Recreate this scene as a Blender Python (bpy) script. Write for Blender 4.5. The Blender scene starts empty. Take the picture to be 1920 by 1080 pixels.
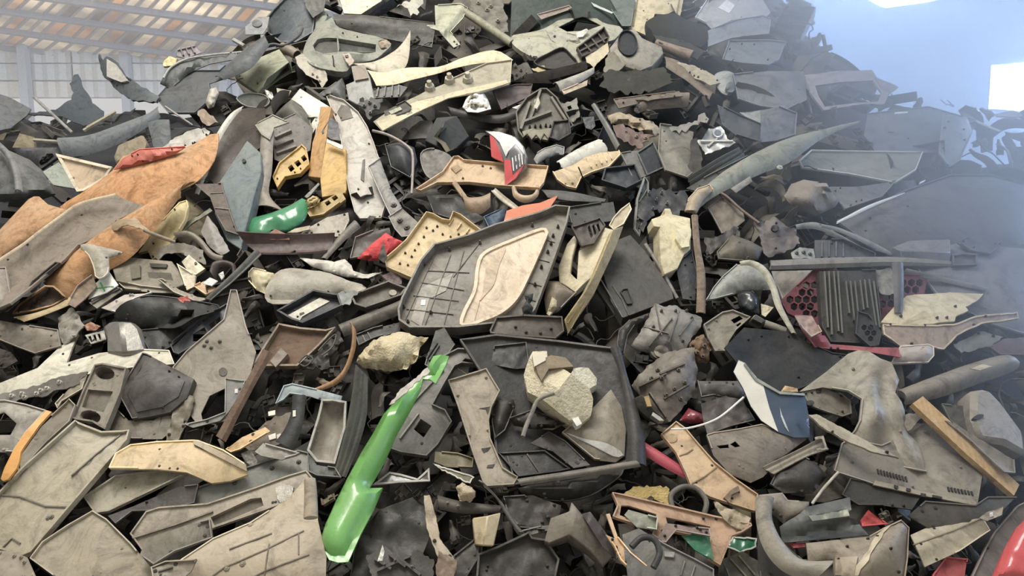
import bpy, bmesh, math, random
import numpy as np
from mathutils import Vector, Matrix, noise
from mathutils.geometry import delaunay_2d_cdt

# ------------------------------------------------------------------ camera
PITCH = math.radians(7.0); FOC = 1397.0; CAMZ = 1.7
sc = bpy.context.scene
COL = sc.collection
cam = bpy.data.cameras.new('camera'); camo = bpy.data.objects.new('camera', cam); COL.objects.link(camo)
cam.sensor_width = 36.0; cam.lens = FOC / 1920 * 36.0; cam.clip_end = 300
camo.location = (0, 0, CAMZ); camo.rotation_euler = (math.pi / 2 - PITCH, 0, 0)
sc.camera = camo
RGT = Vector((1, 0, 0)); UP = Vector((0, math.sin(PITCH), math.cos(PITCH))); FWD = Vector((0, math.cos(PITCH), -math.sin(PITCH)))
CAM = Vector((0, 0, CAMZ))
def ray(px, py):
    return RGT * ((px - 960) / FOC) + UP * ((540 - py) / FOC) + FWD
# ------------------------------------------------------------------ world: bright overcast sky over the open yard
wd = bpy.data.worlds.new('overcast_sky'); sc.world = wd; wd.use_nodes = True
wn = wd.node_tree.nodes; wl = wd.node_tree.links
# overcast sky, a little brighter overhead than at the horizon
_g = wn.new('ShaderNodeTexCoord'); _s = wn.new('ShaderNodeSeparateXYZ'); _m = wn.new('ShaderNodeMapRange')
wl.new(_g.outputs['Generated'], _s.inputs[0]); wl.new(_s.outputs['Z'], _m.inputs['Value']); _m.inputs['To Min'].default_value = .72; _m.inputs['To Max'].default_value = .95
wl.new(_m.outputs[0], wn['Background'].inputs[1]); wn['Background'].inputs[0].default_value = (1.0, 0.985, 0.935, 1)
# area lights: the roof skylight plus unseen fills added for brightness
def area_light(name, loc, target, sx, sy, power, col):
    l = bpy.data.lights.new(name, 'AREA'); l.shape = 'RECTANGLE'; l.size = sx; l.size_y = sy; l.energy = power; l.color = col
    o = bpy.data.objects.new(name, l); COL.objects.link(o); o.location = loc
    o.rotation_euler = (Vector(target) - Vector(loc)).to_track_quat('-Z', 'Y').to_euler(); return o
area_light('side_haze_fill', (11.0, 6.5, 4.0), (3.0, 5.4, 2.2), 6.0, 4.0, 4200, (0.48, 0.67, 1.0))  # unseen fill added to brighten the haze from an assumed open side
area_light('far_wall_fill', (-13.0, 20.0, 10.5), (-15, 27, 4), 12.0, 4.0, 4500, (1.0, .97, .94))  # unseen fill added to brighten the far wall, standing for roof lights
area_light('roof_skylight', (-2.0, 2.6, 9.5), (0.2, 4.6, 1.6), 6.0, 3.0, 1250, (1.0, 0.96, 0.9))
sc.view_settings.view_transform = 'Standard'; sc.view_settings.look = 'None'
sc.view_settings.gamma = 1.0; sc.view_settings.use_curve_mapping = False
sc.view_settings.exposure = -0.3
sc.cycles.use_denoising = True
sc.cycles.volume_step_rate = 2.0

# ------------------------------------------------------------------ geometry of the view
SL_Y0, SL_Z0, SL = 2.7, 0.26, 0.744          # the heap's slope: z = SL_Z0 + SL*(y-SL_Y0)
HN = Vector((0, -SL, 1)).normalized(); HP = Vector((0, SL_Y0, SL_Z0))
def heap_depth(px, py):
    return (HP - CAM).dot(HN) / ray(px, py).dot(HN)
VIEWS = {}
for i, ox in enumerate((0, 400, 780, 1140, 1440), 1):
    VIEWS['A%d' % i] = (ox, 0, 3.0); VIEWS['B%d' % i] = (ox, 330, 3.0)
for i, ox in enumerate((0, 400, 780, 1120, 1360), 1): VIEWS['C%d' % i] = (ox, 660, 1440 / 560)
VIEWS['P'] = (0, 0, 1.0)
def pts(v, s):
    if not isinstance(s, str): return [tuple(p) for p in s]
    ox, oy, k = VIEWS[v]; out = []
    for t in s.split():
        a = t.split(','); q = (ox + float(a[0]) / k, oy + float(a[1]) / k)
        out.append(q + tuple(float(z) for z in a[2:]))
    return out
def polys(v, s):
    if not s: return []
    if isinstance(s, str): return [pts(v, q) for q in s.split('|')]
    return s
def ell(v, cx, cy, rx, ry, rot=0, n=16, a0=0, a1=360):
    ox, oy, k = VIEWS[v]; r = math.radians(rot); o = []
    full = abs(a1 - a0) >= 360
    for i in range(n):
        t = math.radians(a0 + (a1 - a0) * i / (n if full else n - 1))
        x, y = rx * math.cos(t), ry * math.sin(t)
        o.append((ox + (cx + x * math.cos(r) - y * math.sin(r)) / k, oy + (cy + x * math.sin(r) + y * math.cos(r)) / k))
    return o
def catmull(p, n, closed=False):
    m = len(p)
    if m < 3 and not closed:
        q = [(p[0][0] + (p[-1][0] - p[0][0]) * i / (n - 1), p[0][1] + (p[-1][1] - p[0][1]) * i / (n - 1)) for i in range(n)]
        return q
    dense = []
    segs = m if closed else m - 1
    for i in range(segs):
        if closed: a, b, c, d = p[(i - 1) % m], p[i], p[(i + 1) % m], p[(i + 2) % m]
        else: a, b, c, d = p[max(i - 1, 0)], p[i], p[i + 1], p[min(i + 2, m - 1)]
        for j in range(8):
            t = j / 8
            dense.append(tuple(0.5 * (2 * b[k] + (c[k] - a[k]) * t + (2 * a[k] - 5 * b[k] + 4 * c[k] - d[k]) * t * t + (3 * b[k] - a[k] - 3 * c[k] + d[k]) * t ** 3) for k in (0, 1)))
    dense.append(p[0][:2] if closed else p[-1][:2])
    L = [0]
    for a, b in zip(dense, dense[1:]): L.append(L[-1] + math.hypot(b[0] - a[0], b[1] - a[1]))
    out = []; k = 0
    tot = L[-1]; cnt = n if not closed else n + 1
    for i in range(cnt):
        s = tot * i / (cnt - 1)
        while k < len(L) - 2 and L[k + 1] < s: k += 1
        f = (s - L[k]) / max(L[k + 1] - L[k], 1e-9)
        out.append((dense[k][0] + (dense[k + 1][0] - dense[k][0]) * f, dense[k][1] + (dense[k + 1][1] - dense[k][1]) * f))
    return out[:-1] if closed else out
# painter's depth buffer: every new piece comes to rest on the pieces already laid under it
BS = 4.0; BX0, BY0 = -200.0, -160.0; BW, BH = 580, 350
gx = BX0 + (np.arange(BW) + .5) * BS; gy = BY0 + (np.arange(BH) + .5) * BS
GX, GY = np.meshgrid(gx, gy)
def np_ray_dot(n, X, Y):
    r = n.dot(RGT); u = n.dot(UP); f = n.dot(FWD)
    return r * (X - 960) / FOC + u * (540 - Y) / FOC + f
BUF = (HP - CAM).dot(HN) / np.minimum(np_ray_dot(HN, GX, GY), -0.12)
def mask_of(poly):
    xs = [p[0] for p in poly]; ys = [p[1] for p in poly]
    i0 = max(int((min(xs) - BX0) / BS) - 1, 0); i1 = min(int((max(xs) - BX0) / BS) + 2, BW)
    j0 = max(int((min(ys) - BY0) / BS) - 1, 0); j1 = min(int((max(ys) - BY0) / BS) + 2, BH)
    if i1 <= i0 or j1 <= j0: return None
    X = GX[j0:j1, i0:i1]; Y = GY[j0:j1, i0:i1]; inside = np.zeros(X.shape, bool)
    n = len(poly)
    for k in range(n):
        x1, y1 = poly[k][:2]; x2, y2 = poly[(k + 1) % n][:2]
        if y1 == y2: continue
        c = ((y1 > Y) != (y2 > Y)) & (X < (x2 - x1) * (Y - y1) / (y2 - y1) + x1)
        inside ^= c
    return (slice(j0, j1), slice(i0, i1)), inside
class Frame: pass
def rest(outline, tilt, z=0.0, far=None, q=0.12, bulge=0.0, anchor=None):
    """find where a piece with this outline and tilt comes to rest; returns its local frame"""
    F = Frame()
    ax = sum(p[0] for p in outline) / len(outline); ay = sum(p[1] for p in outline) / len(outline)
    if anchor: ax, ay = anchor
    n = (RGT * tilt[0] + UP * tilt[1] - FWD).normalized()
    D = far if far else heap_depth(ax, ay)
    if far is None:
        mk = mask_of(outline)
        if mk is not None and mk[1].any():
            sl, ins = mk
            den = np.minimum(np_ray_dot(n, GX[sl], GY[sl]), -0.1)
            dep = D * n.dot(ray(ax, ay)) / den
            ratio = ((BUF[sl] - 0.02) / dep)[ins]
            r = float(np.clip(np.quantile(ratio, q), 0.80, 1.06))
            D = D * r - z
            dep = D * n.dot(ray(ax, ay)) / den - bulge
            b = BUF[sl]; b[ins] = np.minimum(b[ins], dep[ins])
        else: D -= z
    F.n = n; F.A = CAM + ray(ax, ay) * D; F.D = D; F.mpp = D / FOC
    F.e1 = (RGT - n * RGT.dot(n)).normalized(); F.e2 = n.cross(F.e1)
    F.f = lambda u, v: 0.0
    return F
def on(F, px, py, extra=0.0, it=5):
    """the point of the piece's surface that the pixel shows, in coordinates of the piece"""
    d = ray(px, py); nd = F.n.dot(d); base = F.n.dot(F.A - CAM)
    h = 0.0
    for _ in range(it):
        P = CAM + d * ((base + h) / nd) - F.A
        h2 = F.f(P.dot(F.e1), P.dot(F.e2)) + extra
        if abs(h2 - h) < 1e-5: break
        h = h2
    return CAM + d * ((base + h) / nd) - F.A
def uv(F, px, py):
    d = ray(px, py); P = CAM + d * (F.n.dot(F.A - CAM) / F.n.dot(d)) - F.A
    return P.dot(F.e1), P.dot(F.e2)

# ------------------------------------------------------------------ materials
def lin(c):
    c = c / 255.0
    return c / 12.92 if c <= 0.04045 else ((c + 0.055) / 1.055) ** 2.4
MATS = {}
DUST = (lin(148), lin(138), lin(114))
def M(spec):
    """'a09880' dusty moulded plastic; suffix :g gloss paint :m metal :f foam :w wood :r rusty :c cloth :k clean :t clear"""
    if spec in MATS: return MATS[spec]
    hexa, _, kind = spec.partition(':')
    rgb = [lin(int(hexa[i:i + 2], 16)) for i in (0, 2, 4)]
    m = bpy.data.materials.new({'g': 'painted_plastic', 'm': 'metal', 'f': 'foam', 'w': 'wood', 'r': 'rusty_plastic', 'c': 'cloth', 't': 'clear_plastic'}.get(kind, 'dusty_plastic')); m.use_nodes = True
    nt = m.node_tree; N = nt.nodes; L = nt.links; B = N['Principled BSDF']
    def nd(t, **k):
        x = N.new(t)
        for a, b in k.items(): setattr(x, a, b)
        return x
    tc = nd('ShaderNodeTexCoord')
    oi = nd('ShaderNodeObjectInfo')
    off = nd('ShaderNodeVectorMath', operation='SCALE'); L.new(oi.outputs['Random'], off.inputs['Scale']); off.inputs[0].default_value = (37, 61, 23)
    add = nd('ShaderNodeVectorMath', operation='ADD'); L.new(tc.outputs['Object'], add.inputs[0]); L.new(off.outputs[0], add.inputs[1])
    def noi(scale, detail, rough=.6, dist=0.0):
        x = nd('ShaderNodeTexNoise'); x.inputs['Scale'].default_value = scale; x.inputs['Detail'].default_value = detail
        x.inputs['Roughness'].default_value = rough; x.inputs['Distortion'].default_value = dist; L.new(add.outputs[0], x.inputs['Vector']); return x
    def ramp(src, a, b, lo=0.0, hi=1.0):
        x = nd('ShaderNodeMapRange'); x.inputs['From Min'].default_value = a; x.inputs['From Max'].default_value = b
        x.inputs['To Min'].default_value = lo; x.inputs['To Max'].default_value = hi; L.new(src, x.inputs['Value']); return x.outputs[0]
    def mix(f, a, b, mode='MIX'):
        x = nd('ShaderNodeMix', data_type='RGBA', blend_type=mode)
        if hasattr(f, 'links'): L.new(f, x.inputs[0])
        else: x.inputs[0].default_value = f
        for s, i in ((a, 6), (b, 7)):
            if hasattr(s, 'links'): L.new(s, x.inputs[i])
            else: x.inputs[i].default_value = (*s, 1)
        return x.outputs[2]
    big = noi(5.0, 5, .62, .6); fine = noi(55.0, 4, .65); mid = noi(16.0, 6, .7, 1.2)
    dust_amt, grime_amt, rough, bump = {'': (.42, .45, .52, .16), 'k': (.15, .2, .5, .05), 'g': (.20, .25, .26, .05), 'm': (.3, .35, .38, .1), 'f': (.1, .45, .95, .7),
        'w': (.25, .4, .8, .3), 'r': (.55, .5, .8, .3), 'c': (.1, .3, .9, .5), 't': (.05, .1, .12, .05)}[kind]
    lum = .3 * rgb[0] + .6 * rgb[1] + .1 * rgb[2]; dust_amt *= max(.16, min(1, lum * 4.5))
    geo = nd('ShaderNodeNewGeometry'); sep = nd('ShaderNodeSeparateXYZ'); L.new(geo.outputs['Normal'], sep.inputs[0])
    upn = ramp(sep.outputs['Z'], -0.1, 0.9)
    dn = ramp(big.outputs[0], .38, .66, 0.0, dust_amt)
    dm = nd('ShaderNodeMath', operation='MULTIPLY'); L.new(upn, dm.inputs[0]); L.new(dn, dm.inputs[1])
    br = ramp(oi.outputs['Random'], 0, 1, .88, 1.1)
    hv = nd('ShaderNodeHueSaturation'); hv.inputs['Color'].default_value = (*rgb, 1); L.new(br, hv.inputs['Value']); hv.inputs['Saturation'].default_value = .9
    base = hv.outputs[0]
    if kind == 'w':
        wv = nd('ShaderNodeTexWave', wave_type='BANDS', bands_direction='X'); wv.inputs['Scale'].default_value = 14; wv.inputs['Distortion'].default_value = 5; wv.inputs['Detail'].default_value = 3
        L.new(add.outputs[0], wv.inputs['Vector']); base = mix(ramp(wv.outputs[1], 0, 1, 0, .28), base, [c * .55 for c in rgb])
    if kind == 'r': base = mix(ramp(mid.outputs[0], .40, .72, 0, .5), base, (lin(122), lin(92), lin(68)))
    g = ramp(mid.outputs[0], .52, .75, 0, grime_amt)
    c1 = mix(g, base, [c * .38 for c in rgb])
    c2 = mix(dm.outputs[0], c1, DUST)
    if kind in ('', 'k', 'r', 'm', 'g'):
        sm_ = nd('ShaderNodeMapping'); sm_.inputs['Scale'].default_value = (4, 120, 14); sm_.inputs['Rotation'].default_value = (.3, .2, .7); L.new(add.outputs[0], sm_.inputs[0])
        st_ = nd('ShaderNodeTexNoise'); st_.inputs['Scale'].default_value = 1.6; st_.inputs['Detail'].default_value = 4; st_.inputs['Distortion'].default_value = .4; L.new(sm_.outputs[0], st_.inputs['Vector'])
        lite = [min(1, c * 1.5 + .03) for c in rgb]
        c2 = mix(ramp(st_.outputs[0], .6, .74, 0, {'': .16, 'r': .2}.get(kind, .1)), c2, lite)
        c2 = mix(ramp(st_.outputs[0], .4, .26, 0, {'': .2, 'r': .25}.get(kind, .1)), c2, [c * .45 for c in rgb])
    if kind in ('', 'r', 'k', 'm', 'w'):
        st2 = noi(4.5, 9, .74, 2.6); sc2 = noi(9.0, 9, .8, 3.0)
        kk = 1 if kind in ('', 'r') else .5
        c2 = mix(ramp(st2.outputs[0], .48, .64, 0, .72 * kk), c2, [c * .42 for c in rgb])
        c2 = mix(ramp(sc2.outputs[0], .57, .69, 0, .5 * kk), c2, [min(1, c * 1.35 + .035) for c in rgb])
    c3 = mix(ramp(fine.outputs[0], .60, .78, 0, .30), c2, [c * .45 for c in rgb])
    L.new(c3, B.inputs['Base Color'])
    L.new(ramp(mid.outputs[0], .3, .7, max(rough - .1, .05), min(rough + .14, 1)), B.inputs['Roughness'])
    B.inputs['Specular IOR Level'].default_value = .38 if kind in ('', 'r', 'f', 'c', 'w') else .5
    if kind == 'm': B.inputs['Metallic'].default_value = .55
    if kind == 'g': B.inputs['Coat Weight'].default_value = .4; B.inputs['Coat Roughness'].default_value = .12
    if kind == 't': B.inputs['Transmission Weight'].default_value = .5
    bp = nd('ShaderNodeBump'); bp.inputs['Strength'].default_value = bump; bp.inputs['Distance'].default_value = .012 if kind != 'f' else .03
    bs = nd('ShaderNodeMath', operation='ADD'); L.new(fine.outputs[0], bs.inputs[0]); L.new(mid.outputs[0], bs.inputs[1])
    L.new(bs.outputs[0], bp.inputs['Height']); L.new(bp.outputs[0], B.inputs['Normal'])
    MATS[spec] = m
    return m

# ------------------------------------------------------------------ object helpers
def link(name, me, mat, parent=None, loc=None, sharp=35):
    if mat is not None: me.materials.append(M(mat) if isinstance(mat, str) else mat)
    if sharp:
        me.shade_smooth(); me.set_sharp_from_angle(angle=math.radians(sharp))
    o = bpy.data.objects.new(name, me); COL.objects.link(o)
    if parent is not None: o.parent = parent
    if loc is not None: o.location = loc
    return o
def mk(name, V, Fc):
    me = bpy.data.meshes.new(name); me.from_pydata([tuple(v) for v in V], [], Fc); me.validate(); me.update(); return me
PARTISH = set('base top body stem shade head leg seat back backrest arm armrest cord door side front rear drawer handle knob panel frame face lid cap foot blade slat sash bezel pane hinge caster wheel rim roof trunk crown slats end low left'.split())
def scrap(name):
    return name + '_scrap' if name.split('_')[-1] in PARTISH else name
def tag(o, label, cat, group=None, kind='thing'):
    o['label'] = label; o['category'] = cat; o['kind'] = kind
    if group: o['group'] = group
    return o
def struct(name, me, mat, parent=None, loc=None):
    o = link(name, me, mat, parent, loc)
    if parent is None: o['kind'] = 'structure'
    return o
def boxmesh(name, x0, x1, y0, y1, z0, z1):
    V = [(x, y, z) for z in (z0, z1) for y in (y0, y1) for x in (x0, x1)]
    return mk(name, V, [(0, 2, 3, 1), (4, 5, 7, 6), (0, 1, 5, 4), (2, 6, 7, 3), (0, 4, 6, 2), (1, 3, 7, 5)])
def barmesh(name, a, b, w, h, upv=(0, 0, 1)):
    a, b = Vector(a), Vector(b); d = (b - a).normalized(); s = d.cross(Vector(upv)).normalized() * (w / 2); u = s.cross(d).normalized() * (h / 2)
    V = [p + i * s + j * u for p in (a, b) for i, j in ((-1, -1), (1, -1), (1, 1), (-1, 1))]
    return mk(name, V, [(0, 1, 2, 3), (4, 7, 6, 5), (0, 4, 5, 1), (1, 5, 6, 2), (2, 6, 7, 3), (3, 7, 4, 0)])
def solid_grid(G, nrm, th):
    """G: rows of points; a sheet of thickness th"""
    n, m = len(G), len(G[0]); V = [p for r in G for p in r]; k = n * m
    V += [p - q * th for p, q in zip(V, [x for r in nrm for x in r])]
    Fc = []; id = lambda i, j: i * m + j
    for i in range(n - 1):
        for j in range(m - 1):
            a, b, c, d = id(i, j), id(i, j + 1), id(i + 1, j + 1), id(i + 1, j)
            Fc += [(a, b, c, d), (a + k, d + k, c + k, b + k)]
    for i in range(n - 1):
        for j in (0, m - 1): a, b = id(i, j), id(i + 1, j); Fc.append((a, b, b + k, a + k) if j == 0 else (b, a, a + k, b + k))
    for j in range(m - 1):
        for i in (0, n - 1): a, b = id(i, j), id(i, j + 1); Fc.append((b, a, a + k, b + k) if i == 0 else (a, b, b + k, a + k))
    return V, Fc
def ribbon(path, nrm, side, h, w, closed):
    """wall of height h and width w along path"""
    n = len(path); V = []; Fc = []
    for i, p in enumerate(path):
        s = side[i] * w; u = nrm[i] * h
        V += [p, p + u, p + u + s, p + s]
    for i in range(n if closed else n - 1):
        a = 4 * i; b = 4 * ((i + 1) % n)
        for k in range(4): Fc.append((a + k, a + (k + 1) % 4, b + (k + 1) % 4, b + k))
    if not closed: Fc += [(0, 3, 2, 1), (4 * n - 4, 4 * n - 3, 4 * n - 2, 4 * n - 1)]
    return V, Fc
def resample(poly, step, closed=True):
    out = []; n = len(poly)
    for i in range(n if closed else n - 1):
        a, b = poly[i], poly[(i + 1) % n]; L = math.hypot(b[0] - a[0], b[1] - a[1]); k = max(1, int(L / step))
        for j in range(k): out.append((a[0] + (b[0] - a[0]) * j / k, a[1] + (b[1] - a[1]) * j / k))
    if not closed: out.append(tuple(poly[-1][:2]))
    return out
def jagged(poly, amp, seed, step=9):
    rn = random.Random(seed); q = resample(poly, step); out = []; n = len(q)
    w = 0
    for i, p in enumerate(q):
        a, b = q[i - 1], q[(i + 1) % n]; dx, dy = b[0] - a[0], b[1] - a[1]; L = math.hypot(dx, dy) + 1e-6
        w = .45 * w + rn.uniform(-amp, amp); out.append((p[0] - dy / L * w, p[1] + dx / L * w))
    return out
def sides_of(F, path, closed):
    n = len(path); out = []
    for i in range(n):
        a = path[i - 1] if (closed or i > 0) else path[i]; b = path[(i + 1) % n] if (closed or i < n - 1) else path[i]
        t = (b - a); s = F.n.cross(t); out.append(s.normalized() if s.length > 1e-9 else F.e1)
    return out
def area2(P): return sum(P[i][0] * P[(i + 1) % len(P)][1] - P[(i + 1) % len(P)][0] * P[i][1] for i in range(len(P)))
SEED = [0]; TRACED = []
CLIPM = {}
def clipmesh(r, h, mat):
    k = (round(r, 4), round(h, 4), mat)
    if k not in CLIPM:
        V = []; Fc = []; n = 7
        for z, s in ((0, 1), (h * .5, .8), (h * .55, .5), (h, .42)):
            V += [(r * s * math.cos(2 * math.pi * i / n), r * s * math.sin(2 * math.pi * i / n), z) for i in range(n)]
        for a in range(3):
            for i in range(n): Fc.append((a * n + i, a * n + (i + 1) % n, (a + 1) * n + (i + 1) % n, (a + 1) * n + i))
        Fc.append(tuple(range(3 * n, 4 * n))); me = mk('clip', V, Fc); me.materials.append(M(mat)); CLIPM[k] = me
    return CLIPM[k]
def noisef(F, wr, sz, seed):
    o = Vector((seed * 3.1, seed * 1.7, seed * .9)); k = 2.6 / sz
    def g(u, v):
        return wr * (noise.noise(Vector((u * k, v * k, 0)) + o) + .45 * noise.noise(Vector((u * k * 2.7, v * k * 2.7, 4)) + o))
    return g
def build_sheet(F, outline, holes, th, extra=0.0, fine=18):
    """triangulated solid sheet over outline (pixels) with holes"""
    loops = [outline] + holes
    P2 = []; E = []; PX = []
    for lp in loops:
        b = len(P2)
        for p in lp: P2.append(Vector(uv(F, *p[:2]))); PX.append(p[:2])
        E += [(b + i, b + (i + 1) % len(lp)) for i in range(len(lp))]
    us = [p.x for p in P2]; vs = [p.y for p in P2]; sz = max(max(us) - min(us), max(vs) - min(vs)); st = sz / fine
    xs = [p[0] for p in outline]; ys = [p[1] for p in outline]
    spx = max(max(xs) - min(xs), max(ys) - min(ys)) / fine
    nx = int((max(xs) - min(xs)) / spx) + 1; ny = int((max(ys) - min(ys)) / spx) + 1
    def inside(x, y):
        c = False
        for lp in loops:
            for k in range(len(lp)):
                x1, y1 = lp[k - 1][:2]; x2, y2 = lp[k][:2]
                if (y1 > y) != (y2 > y) and x < (x2 - x1) * (y - y1) / (y2 - y1) + x1: c = not c
        return c
    bnd = np.array([p for lp in loops for p in [q[:2] for q in lp]])
    for j in range(1, ny):
        for i in range(0, nx):
            x = min(xs) + (i + (.5 if j % 2 else 0)) * spx; y = min(ys) + j * spx
            if inside(x, y) and np.min(np.hypot(bnd[:, 0] - x, bnd[:, 1] - y)) > spx * .45:
                P2.append(Vector(uv(F, x, y))); PX.append((x, y))
    vo, eo, fo, ov, oe, of = delaunay_2d_cdt(P2, E, [], 0, 1e-6)
    V = []
    for k, p in enumerate(vo):
        src = ov[k]
        if src: V.append(on(F, *PX[src[0]], extra=extra))
        else: V.append(F.e1 * p.x + F.e2 * p.y + F.n * (F.f(p.x, p.y) + extra))
    faces = []
    for f in fo:
        c = sum((vo[i] for i in f), Vector((0, 0))) / len(f)
        w = F.A + F.e1 * c.x + F.e2 * c.y - CAM; dd = w.dot(FWD)
        if inside(960 + w.dot(RGT) / dd * FOC, 540 - w.dot(UP) / dd * FOC): faces.append(f)
    k = len(V); used = {}
    T = []
    for f in faces:
        a = sum((vo[f[i]].x * vo[f[(i + 1) % len(f)]].y - vo[f[(i + 1) % len(f)]].x * vo[f[i]].y) for i in range(len(f)))
        T.append(tuple(f) if a > 0 else tuple(reversed(f)))
    for f in T:
        for i in range(len(f)): used[(f[i], f[(i + 1) % len(f)])] = 1
    Fc = list(T) + [tuple(k + i for i in reversed(f)) for f in T]
    for (a, b) in used:
        if (b, a) not in used: Fc.append((b, a, a + k, b + k))
    V += [p - F.n * th for p in V]
    return V, Fc
def shape_fn(F, outline, bow, dome, wr, crease, tw, v):
    U = [uv(F, *p[:2]) for p in outline]
    R = max(max(abs(a) for a, b in U), max(abs(b) for a, b in U)); fs = []
    if bow:
        a = math.radians(bow[0]); ca, sa = math.cos(a), math.sin(a); kk = bow[1]; o0 = bow[2] if len(bow) > 2 else 0
        ext = max(abs(p * ca + q * sa) for p, q in U); kk = max(-.3 * ext, min(.3 * ext, kk))
        fs.append(lambda u, v: -kk * ((u * ca + v * sa) / ext - o0) ** 2)
    if tw: fs.append(lambda u, v: tw * u * v / R / R)
    if wr: SEED[0] += 1; fs.append(noisef(F, wr, R, SEED[0]))
    for c in crease or []:
        ox, oy, k = VIEWS[v]
        x1, y1 = uv(F, ox + c[0] / k, oy + c[1] / k); x2, y2 = uv(F, ox + c[2] / k, oy + c[3] / k); L = math.hypot(x2 - x1, y2 - y1); h, w = c[4], c[5]
        def cr(u, v, x1=x1, y1=y1, x2=x2, y2=y2, L=L, h=h, w=w):
            t = max(0, min(1, ((u - x1) * (x2 - x1) + (v - y1) * (y2 - y1)) / L / L)); d = math.hypot(u - x1 - t * (x2 - x1), v - y1 - t * (y2 - y1))
            return h * max(0, 1 - d / w)
        fs.append(cr)
    if dome:
        A = np.array(U); B = np.roll(A, -1, 0)
        def dist(u, v):
            d = B - A; t = np.clip(((u - A[:, 0]) * d[:, 0] + (v - A[:, 1]) * d[:, 1]) / (np.sum(d * d, 1) + 1e-12), 0, 1)
            return float(np.min(np.hypot(u - A[:, 0] - t * d[:, 0], v - A[:, 1] - t * d[:, 1])))
        cx, cy = A.mean(0)
        mx = max([dist(cx, cy)] + [dist(*(cx + (p - cx) * .5, cy + (q - cy) * .5)) for p, q in U]) + 1e-6
        fs.append(lambda u, v: dome * math.sin(min(1, dist(u, v) / mx) * math.pi / 2))
    F.f = lambda u, v: sum(f(u, v) for f in fs)
def P(name, label, cat, v, outline, mat, t=(0, .75), th=.006, bow=None, dome=0, wr=.006, crease=None, tw=0, rim=None, jag=0, sm=0, holes=None,
      ribs=None, rib=(5, .008, None, 'rib'), clips=None, clip=(5, .012, None), plates=None, z=0, far=None, group=None, q=.12, fine=16):
    """a sheet-like moulded piece with the given outline"""
    SEED[0] += 1; name = scrap(name)
    ol = pts(v, outline)
    if sm: ol = catmull(ol, max(24, int(len(ol) * sm)), True)
    F = rest(ol, t, z, far, q, max(dome, 0) + (rim[0] * .6 if rim and rim[0] > 0 else 0))
    span = max(max(p[0] for p in ol) - min(p[0] for p in ol), max(p[1] for p in ol) - min(p[1] for p in ol))
    if bow is None and wr: _r = random.Random(SEED[0]); bow = (_r.uniform(0, 180), _r.choice((-1, 1)) * _r.uniform(.1, .16) * span * F.mpp * .35)
    shape_fn(F, ol, bow, dome, wr, crease, tw, v)
    if jag: ol = jagged(ol, jag, SEED[0], max(5, span / 28))
    else: ol = resample(ol, max(6, span / 16))
    hl = [list(h) for h in polys(v, holes)]
    plates = list(plates or [])
    for pl in plates:
        if pl[3] < 0: hl.append(pts(v, pl[2]))
    V, Fc = build_sheet(F, ol, hl, th, fine=fine)
    o = link(name, mk(name, V, Fc), mat, loc=F.A, sharp=52); tag(o, label, cat, group); TRACED.append((o.name, ol, hl))
    decorate(o, F, v, ol, mat, rim, ribs, rib, clips, clip, plates)
    if not clips and not far and ':' not in mat and span > 80 and wr:
        r_ = random.Random(SEED[0] * 13 + 5); cx = sum(p[0] for p in ol) / len(ol); cy = sum(p[1] for p in ol) / len(ol); sc_ = []
        for _ in range(r_.randint(2, 6)):
            p = r_.choice(ol); f = r_.uniform(.1, .4); x, y = p[0] + (cx - p[0]) * f, p[1] + (cy - p[1]) * f
            if inpoly(x, y, ol) and not any(inpoly(x, y, h) for h in hl): sc_.append((x, y))
        if sc_:
            rot = Matrix((F.e1, F.e2, F.n)).transposed().to_euler(); me = clipmesh(r_.choice((.006, .008)), r_.choice((.003, .012)), r_.choice(('2c2a27', '3b3833', mat)))
            for p in sc_:
                c = bpy.data.objects.new('clip', me); COL.objects.link(c); c.parent = o; c.location = on(F, *p); c.rotation_euler = rot
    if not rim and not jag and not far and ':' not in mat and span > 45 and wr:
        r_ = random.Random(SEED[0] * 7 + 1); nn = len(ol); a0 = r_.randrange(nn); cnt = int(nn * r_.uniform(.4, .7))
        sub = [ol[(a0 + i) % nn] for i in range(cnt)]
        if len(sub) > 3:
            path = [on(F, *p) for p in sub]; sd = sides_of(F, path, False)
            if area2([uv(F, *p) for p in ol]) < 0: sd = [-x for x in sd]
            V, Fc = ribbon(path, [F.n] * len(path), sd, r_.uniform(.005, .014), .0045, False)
            link('flange', mk('flange', V, Fc), lighter(mat), o)  # paler tint paints edge highlights along with worn edges
    o_frame[o.name] = F
    return o
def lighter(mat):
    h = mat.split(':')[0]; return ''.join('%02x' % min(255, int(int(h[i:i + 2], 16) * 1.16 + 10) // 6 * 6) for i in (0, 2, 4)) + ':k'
o_frame = {}
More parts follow.
